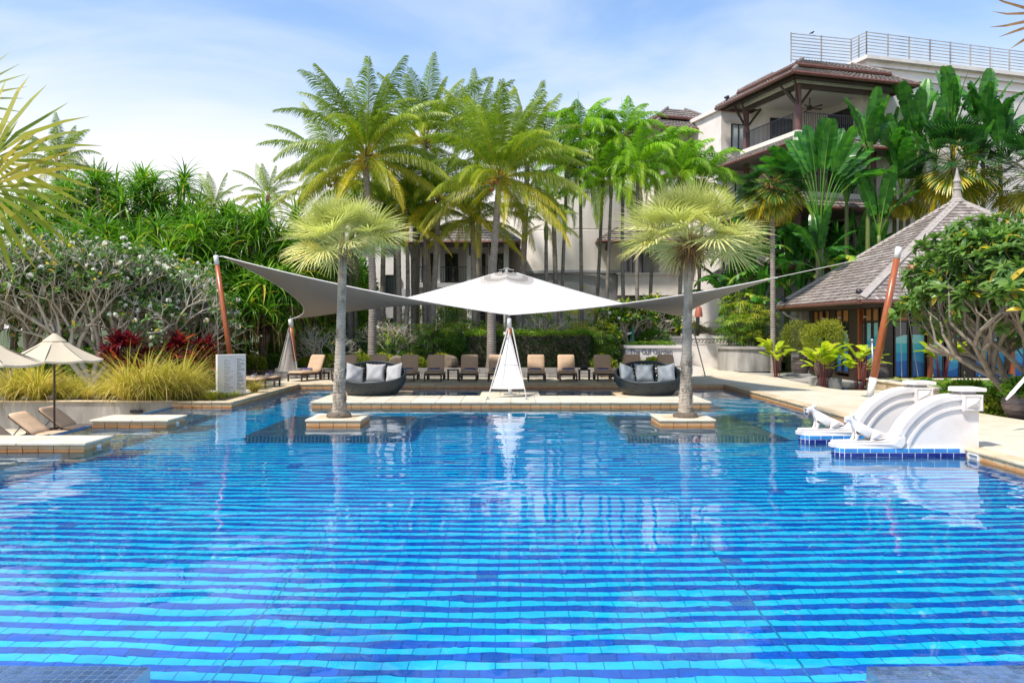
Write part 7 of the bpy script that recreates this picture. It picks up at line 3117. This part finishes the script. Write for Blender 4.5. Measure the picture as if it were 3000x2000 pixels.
frangipani('bare grey frangipani bush behind the leftmost far lounger', (G(965, 39.0).x, 39.0, .5), ((2.2, .9, 1), (3.0, .7, 1), (.9, 1.0, .9)), 5, .62, .05, 706, .03, .01, FLW, ROS_S, .6, .85, group='bare frangipani bushes behind the loungers')
frangipani('bare grey frangipani bush behind the left daybed', (G(1160, 41.0).x, 41.0, .5), ((2.2, 1.0, 1), (3.0, .9, 1), (.9, 1.0, .9)), 5, .75, .05, 707, .05, .01, FLW, ROS_S, .6, .85, group='bare frangipani bushes behind the loungers')
frangipani('bare frangipani bush behind the hedge right of the central mast', (G(1600, 43.0).x, 43.0, .5), ((2.2, 1.0, 1), (3.0, .9, 1), (.9, 1.0, .9)), 5, .85, .05, 708, .05, .01, FLW, ROS_S, .6, .85, group='bare frangipani bushes behind the loungers')
frangipani('large-leaved green frangipani with pink flowers at the right edge before the pavilion', (13.25, 21.2, DZ), ((2.7, 1.0, 1.25), (3.3, .85, 1.25), (1.8, 1.1, 1.2), (4.5, .9, 1.2), (.3, 1.1, 1.2)), 6, 1.08, .095, 709, 1.0, .012, FLP, ROS_L, .66, .95, .80, kids=(2, 3, 3), up=.24, bark='bark_mid', clip=lambda q: q.y < 25.5 and q.x > 11.25 and q.z > (1.2 if q.x > 12.9 else 2.35), cap=300, fs=1.0)

# ---- red cordylines
CORD = []
for v in range(4):
    R = random.Random(720 + v)
    nb = NB()
    for i in range(24):
        f = i / 24
        strap_leaf(nb, R, i * 2.39996 + R.uniform(-.3, .3), R_(85 - 75 * f), R.uniform(.45, .70), R.uniform(.11, .16), R_(R.uniform(30, 80)), R.uniform(.0, .5) + .4 * (f > .6) * R.random(), 5, .35)
    CORD.append(nb.mesh('leaf_rosette', M['cordyline']))


def cordyline(label, u, v, Y, heads, seed, s=1.0, spread=.45):
    R = random.Random(seed)
    g = P(u, v, Y)
    base = Vector((g.x, Y, .15))
    H = g.z - .15
    t = thing('cordyline', label, 'cordyline', base, 0, 'red cordylines under the frangipani')
    b = MB()
    for i in range(heads):
        a = R.uniform(0, 6.28)
        rr_ = spread * R.random() ** .5
        h = H * R.uniform(.45, 1.0)
        q = Vector((rr_ * math.cos(a), .7 * rr_ * math.sin(a), h))
        b.tube([(q.x * .3, q.y * .3, -.1), q * .6, q], [.022, .02, .016], 6)
        add('leaf_rosette', CORD[R.randrange(4)], t, q, (R.uniform(-.3, .3), R.uniform(-.3, .3), R.uniform(0, 6)), s * R.uniform(.8, 1.1))
    b.build('canes', M['bark_dark'], t, world=False)


cordyline('tallest dark crimson cordyline left of the orange ones', 355, 1000, 28.2, 9, 731, 1.15, .55)
cordyline('low crimson cordyline between the tall one and the orange group', 440, 1030, 28.4, 5, 732, .9)
cordyline('orange-red cordyline in the middle of the group', 530, 1005, 29.2, 8, 733, 1.05, .55)
cordyline('bright red cordyline left of the mast', 600, 1010, 29.6, 7, 734, .95, .5)
cordyline('low dark cordyline at the foot of the tall crimson one', 385, 1060, 27.6, 5, 735, .9)

# ---- fountain grass clumps
GRASS = []
for v in range(4):
    R = random.Random(740 + v)
    nb = NB()
    for i in range(330):
        a = R.gauss(-.9, 1.4)
        L = R.uniform(.6, 1.6)
        r = .12 * R.random() ** .5
        p0 = (r * math.cos(a), r * math.sin(a), 0)
        strap_leaf(nb, R, a, R_(R.uniform(48, 86)), L, R.uniform(.012, .021), R_(R.uniform(40, 135)), R.uniform(.0, .75) + (.3 if R.random() < .2 else 0), 6, .2, p0)
    GRASS.append(nb.mesh('blades', M['grass']))
G_G = 'fountain grass clumps along the grey garden wall'
for i, (u, Y, s, k, lab) in enumerate(((40, 25.2, 1.35, 0, 'fountain grass clump at the left edge over the wall'), (110, 25.2, 1.4, 1, 'green fountain grass clump left of the parasol pole'), (180, 25.5, .8, 2, 'fountain grass clump behind the parasol pole'),
                                       (255, 25.6, .6, 3, 'small fountain grass clump below the frangipani trunks'), (310, 25.6, .8, 0, 'fountain grass clump right of the frangipani trunks'), (375, 25.15, 1.45, 1, 'large drooping fountain grass clump left of centre on the wall'),
                                       (425, 25.1, 1.6, 2, 'largest golden fountain grass clump hanging over the wall'), (485, 25.2, 1.45, 3, 'golden fountain grass clump near the right end of the wall'), (530, 26.3, 1.5, 0, 'upright straw-coloured fountain grass clump'), (575, 26.2, 1.0, 1, 'fountain grass clump left of the notice board'),
                                       (450, 27.4, 1.1, 2, 'fountain grass clump behind the largest one'), (345, 27.2, .9, 3, 'fountain grass clump at the foot of the red cordylines'), (745, 28.4, .62, 1, 'small straw-coloured grass clump right of the notice board'), (60, 27.3, 1.0, 3, 'fountain grass clump behind the left edge one'), (220, 27.2, .9, 1, 'fountain grass clump in front of the near frangipani'))):
    t = thing('fountain_grass', lab, 'ornamental grass', (G(u, Y).x, Y, .14), RV.uniform(-.5, .5), G_G)
    add('blades', GRASS[k], t, scale=s)
SPID = NB()
R = random.Random(755)
for i in range(70):
    strap_leaf(SPID, R, R.uniform(0, 6.28), R_(R.uniform(30, 85)), R.uniform(.3, .6), .022, R_(R.uniform(50, 120)), R.uniform(.4, 1), 5, .3)
SPID = SPID.mesh('leaves', M['yellow_shrub'])
for (u, Y, s, lab) in ((622, 25.4, 1.1, 'bright yellow spider plant at the foot of the notice board'), (600, 25.9, .9, 'yellow-green spider plant left of the notice board'), (690, 27.2, .6, 'tiny spider plant before the notice board'), (240, 26.2, 1.0, 'yellow spider plant below the frangipani trunks'), (215, 26.6, 1.0, 'green-yellow spider plant by the parasol pole')):
    t = thing('spider_plant', lab, 'plant', (G(u, Y).x, Y, .14), RV.uniform(0, 6), 'yellow spider plants in the left bed')
    add('leaves', SPID, t, scale=s)
tag(shrub('thin ground cover along the coping by the notice board', 'ground_cover', None, (-10.3, 26.6, .10), (1.9, 1.7, .16), 1500, .12, 'yellow_shrub', 462, None, .3, .1, .6, .2, 0, flat=0.0, up=.8), kind='stuff')

# ---- pots with golden bushes
def pot(x, y, z, r, h, label, group=None):
    t = thing('plant_pot', label, 'pot', (x, y, z), 0, group)
    b = MB()
    b.smooth = True
    b.lathe([(r * .62, 0), (r * .78, h * .12), (r * 1.0, h * .5), (r * .97, h * .72), (r * .80, h * .90), (r * .90, h * .95), (r * .90, h), (r * .74, h), (r * .72, h * .88)], 24)
    b.build('body', M['pot'], t, world=False)
    b = MB()
    b.lathe([(r * .73, h * .9), (.01, h * .92)], 16, cap=False)
    b.build('soil', M['soil'], t, world=False)
    for zz in (.35, .62):
        b = MB()
        b.smooth = True
        q = r * (.92 if zz < .5 else 1.0)
        b.tube([(q * math.cos(2 * PI * i / 24), q * math.sin(2 * PI * i / 24), h * zz) for i in range(25)], .014, 5, False)
        b.build('rib', M['pot'], t, world=False)
    return t


G_P = 'dark ribbed pots beside the pavilion'
pot(13.55, 38.5, DZ, .42, .85, 'dark ribbed pot under the left golden bush', G_P)
shrub('round golden-green bush in the left dark pot beside the pavilion wall', 'potted_bush', 'bush', (13.55, 38.5, 1.0), (1.0, .9, 1.05), 5200, .085, 'topiary', 470, 'golden bushes in pots', .45, .1, .7, .25, 5, flat=-.75, lump=.5, lumps=16, jit=1.0)
pot(12.42, 32.6, .42, .40, .80, 'dark ribbed pot on a stone block under the right golden bush', G_P)
shrub('golden-green bush in the right dark pot before the pavilion', 'potted_bush', 'bush', (12.5, 32.7, 1.2), (1.05, .9, .95), 5200, .085, 'topiary', 471, 'golden bushes in pots', .45, .1, .7, .25, 5, flat=-.75, lump=.5, lumps=16, jit=1.0)
for (x, y, z, d, lab) in ((12.42, 32.4, .22, (1.0, .7, .42), 'grey stone block carrying the right pot in the dark water'), (13.3, 38.2, .2, (1.1, .7, .12), 'low dark slab under the left pot')):
    b = MB()
    b.bbox((0, 0, 0), d, .02)
    o = b.build('stone_plinth', M['granite'])
    o.location = (x, y, z)
    tag(o, lab, 'plinth', 'stone plinths under the pots')
pot(14.0, 31.6, .10, .50, .95, 'black glazed urn standing in the dark water', G_P)

# ---- red-stemmed water canna
TLEAF = []
for v in range(4):
    R = random.Random(780 + v)
    nb = NB()
    paddle_leaf(nb, R, .04, .58, .25, R_(R.uniform(10, 55)), R_(35), 6, 0, (.3, .8), .8, sag=.12, curl=.35, pr=.012)
    TLEAF.append(nb.mesh('leaf', M['thalia']))


def thalia(label, base, H, n, seed, spread):
    R = random.Random(seed)
    base = Vector(base)
    t = thing('water_canna', label, 'water plant', base, 0, 'red-stemmed water cannas by the dark water')
    for i in range(n):
        a = R.uniform(0, 6.28)
        rr_ = spread * R.uniform(.35, 1)
        h = H * R.uniform(.62, 1.05)
        q = Vector((rr_ * math.cos(a), .8 * rr_ * math.sin(a), h))
        b = MB()
        b.tube([(q.x * .3, q.y * .3, -.1), (q.x * .6, q.y * .6, h * .6), q], [.014, .012, .008], 6)
        b.mi = 0
        b.build('stem', M['stem_red'], t, world=False)
        for k in range(R.choice((2, 2, 3))):
            add('leaf', TLEAF[R.randrange(4)], t, q - Vector((0, 0, .12 * k)), (R.uniform(-.3, .3), R.uniform(-.4, .2), a + R.uniform(-1.0, 1.0)), R.uniform(.8, 1.25))


thalia('red-stemmed water canna left of the left golden bush', (11.95, 37.0, DZ), 1.55, 13, 791, .5)
thalia('red-stemmed water canna before the right golden bush', (11.95, 31.4, .05), 1.5, 16, 792, .5)
thalia('red-stemmed water canna behind the right mast', (12.85, 30.3, .05), 1.45, 15, 793, .5)
thalia('red-stemmed water canna before the blue wave panels', (16.6, 31.7, .05), 1.75, 13, 794, .55)

# ---- lily pond plants
t = thing('water_lilies', 'green water lily pads covering the raised pond', None, (17, 27.5, .42), kind='stuff')
R = random.Random(801)
nb = NB()
for i in range(420):
    x, y, s, zz = R.uniform(-3.3, 6.5), R.uniform(-2.9, 2.5), R.uniform(.10, .26), R.uniform(.0, .16)
    a0 = R.uniform(0, 6.28)
    n = 8
    tl = (R.uniform(-.3, .3), R.uniform(-.3, .3))
    ring = [Vector((x + s * math.cos(a0 + 5.9 * k / n), y + s * math.sin(a0 + 5.9 * k / n), zz + tl[0] * s * math.cos(a0 + 5.9 * k / n) + tl[1] * s * math.sin(a0 + 5.9 * k / n))) for k in range(n + 1)]
    nb.strip([[Vector((x, y, zz))] * (n + 1), ring], R.uniform(.3, .9))
add('pads', nb.mesh('pads', M['shrub']), t)
for i, (u, v, Y, lab) in enumerate(((2734, 1106, 26.5, 'lotus bud on a thin stem nearest the farther step wall'), (2826, 1098, 26.0, 'tallest lotus bud in the lily pond'), (2870, 1108, 26.2, 'short lotus bud right of the tallest'), (2920, 1112, 26.0, 'pale lotus bud at the right of the pond'), (2943, 1095, 25.5, 'lotus bud beside the teal striped urn'))):
    p = P(u, v, Y)
    t = thing('lotus_bud', lab, 'flower bud', (p.x, p.y, .42), 0, 'lotus buds rising from the lily pond')
    b = MB()
    h = p.z - .42
    b.tube([(0, 0, -.05), (.02, 0, h * .5), (0, 0, h)], .010, 5)
    b.build('stem', M['stem_green'], t, world=False)
    b = MB()
    b.smooth = True
    b.lathe([(.006, 0), (.025, .03), (.03, .06), (.02, .09), (.004, .12)], 9, (0, 0, h))
    b.build('bud', M['stem_green'], t, world=False)

# ---- right edge: border bush, pot, urn, white pole
shrub('leafy green border bush behind the nearer step wall pier', 'border_bush', 'bush', (12.85, 23.3, .10), (.75, 1.2, .75), 3200, .13, 'shrub', 810, 'border bushes at the right edge', .45, .2, .75, .2, 4)
shrub('leafy border bush at the right picture edge behind the clay pot', 'border_bush', 'bush', (13.5, 22.0, .10), (.9, .9, .85), 3000, .13, 'shrub', 811, 'border bushes at the right edge', .45, .2, .75, .2, 4)
shrub('low bush with yellow leaves along the paving edge', 'border_bush', 'bush', (12.62, 21.9, .05), (.45, .7, .42), 1200, .13, 'yellow_shrub', 812, 'border bushes at the right edge', .45, .0, .6, .2, 3)
t = pot(12.75, 20.55, DZ - .02, .42, .60, 'brown clay pot at the right picture edge beside the paving')
shrub('leafy plant growing in the brown clay pot', 'potted_plant', 'plant', (12.85, 20.6, .70), (.55, .5, .35), 900, .17, 'shrub', 813, None, .5, .2, .7, .2, 3)
t = thing('striped_urn', 'teal striped urn behind the border bush at the right', 'urn', (P(2952, 1142, 23.6).x, 23.6, .12))
M['teal_glaze'] = mat('teal_glaze', (.02, .22, .24), (.03, .30, .32), 5, .25)
b = MB()
b.smooth = True
b.lathe([(.12, 0), (.20, .25), (.24, .5), (.20, .75), (.13, .88), (.16, .95)], 18)
b.build('body', M['teal_glaze'], t, world=False)
for k in range(9):
    z = .12 + .09 * k
    r = .125 + .115 * math.sin(PI * min(1, z / 1.0)) + .004
    b = MB()
    b.tube([(r * math.cos(2 * PI * i / 18), r * math.sin(2 * PI * i / 18), z) for i in range(19)], .012, 5, False)
    b.build('stripe', M['wave1'], t, world=False)
t = thing('white_pole', 'slanting white timber pole with tapered tip at the right edge', 'pole', P(2946, 1172, 17.6))
b = MB()
p0, p1 = Vector((0, 0, 0)), P(3080, 1020, 18.6) - P(2946, 1172, 17.6)
b.tube([p0, p0.lerp(p1, .03), p0.lerp(p1, .14), p0.lerp(p1, .17), p1], [.015, .03, .055, .05, .05], 4)
b.build('shaft', M['white_paint'], t, world=False)
b = MB()
b.tube([p1 * -.02, p0], [.02, .022], 6)
b.build('tip', M['black_metal'], t, world=False)
b = MB()
b.tube([p1 * .9, Vector((p1.x * .9, p1.y * .9, -.95))], .03, 6)
b.build('stand', M['white_paint'], t, world=False)

# tall background trees closing the view behind the left planting and the hotel
def far_tree(label, u, vtop, Y, r, seed):
    p = P(u, vtop, Y)
    base = Vector((p.x, Y, .1))
    t = thing('background_tree', label, 'tree', base, 0, 'leafy trees behind the planting')
    H = p.z - .1
    trunk_obj([base, base + Vector((0, 0, H * .5)), base + Vector((0, 0, H * .8))], [.3, .22, .1], M['bark_dark'], t, 8)
    rs = np.random.RandomState(seed)
    q, d, k = shrub_points(rs, 7000, (r, r, H * .42), lumps=14, lump=.4, flat=-.8)
    V, F, T = leaf_cloud(q, d, .34, rs, .45, .7, rs.uniform(0, .55, len(q)), .2)
    V[:, 2] += H * .28
    o = add('crown', np_mesh('crown', V, F, M['shrub'], tint=T), t)


for i, (u, vt, Y, r, lab) in enumerate(((-60, 700, 52, 4.0, 'leafy tree behind the pandanus at the left edge'), (110, 680, 53, 4.0, 'leafy tree behind the drooping far palm'), (420, 680, 50, 4.0, 'leafy tree behind the tallest pandanus'), (560, 740, 52, 3.6, 'leafy tree behind the treeline dip'), (720, 720, 50, 3.8, 'leafy tree right of the treeline dip'), (850, 720, 50, 3.4, 'leafy tree behind the left silver palm'), (960, 720, 51, 3.2, 'leafy tree above the small dark lodge'))):
    far_tree(lab, u, vt, Y, r, 820 + i)
t = thing('bird', 'small dark bird perched on the rooftop railing', 'bird', F1(2.8, 2.52, 19.84))
b = MB()
b.smooth = True
b.tube([(-.16, 0, .02), (-.06, 0, .07), (.05, 0, .10), (.10, 0, .17), (.16, 0, .17)], [.012, .045, .055, .038, .008], 8)
b.build('body', M['black_metal'], t, world=False)
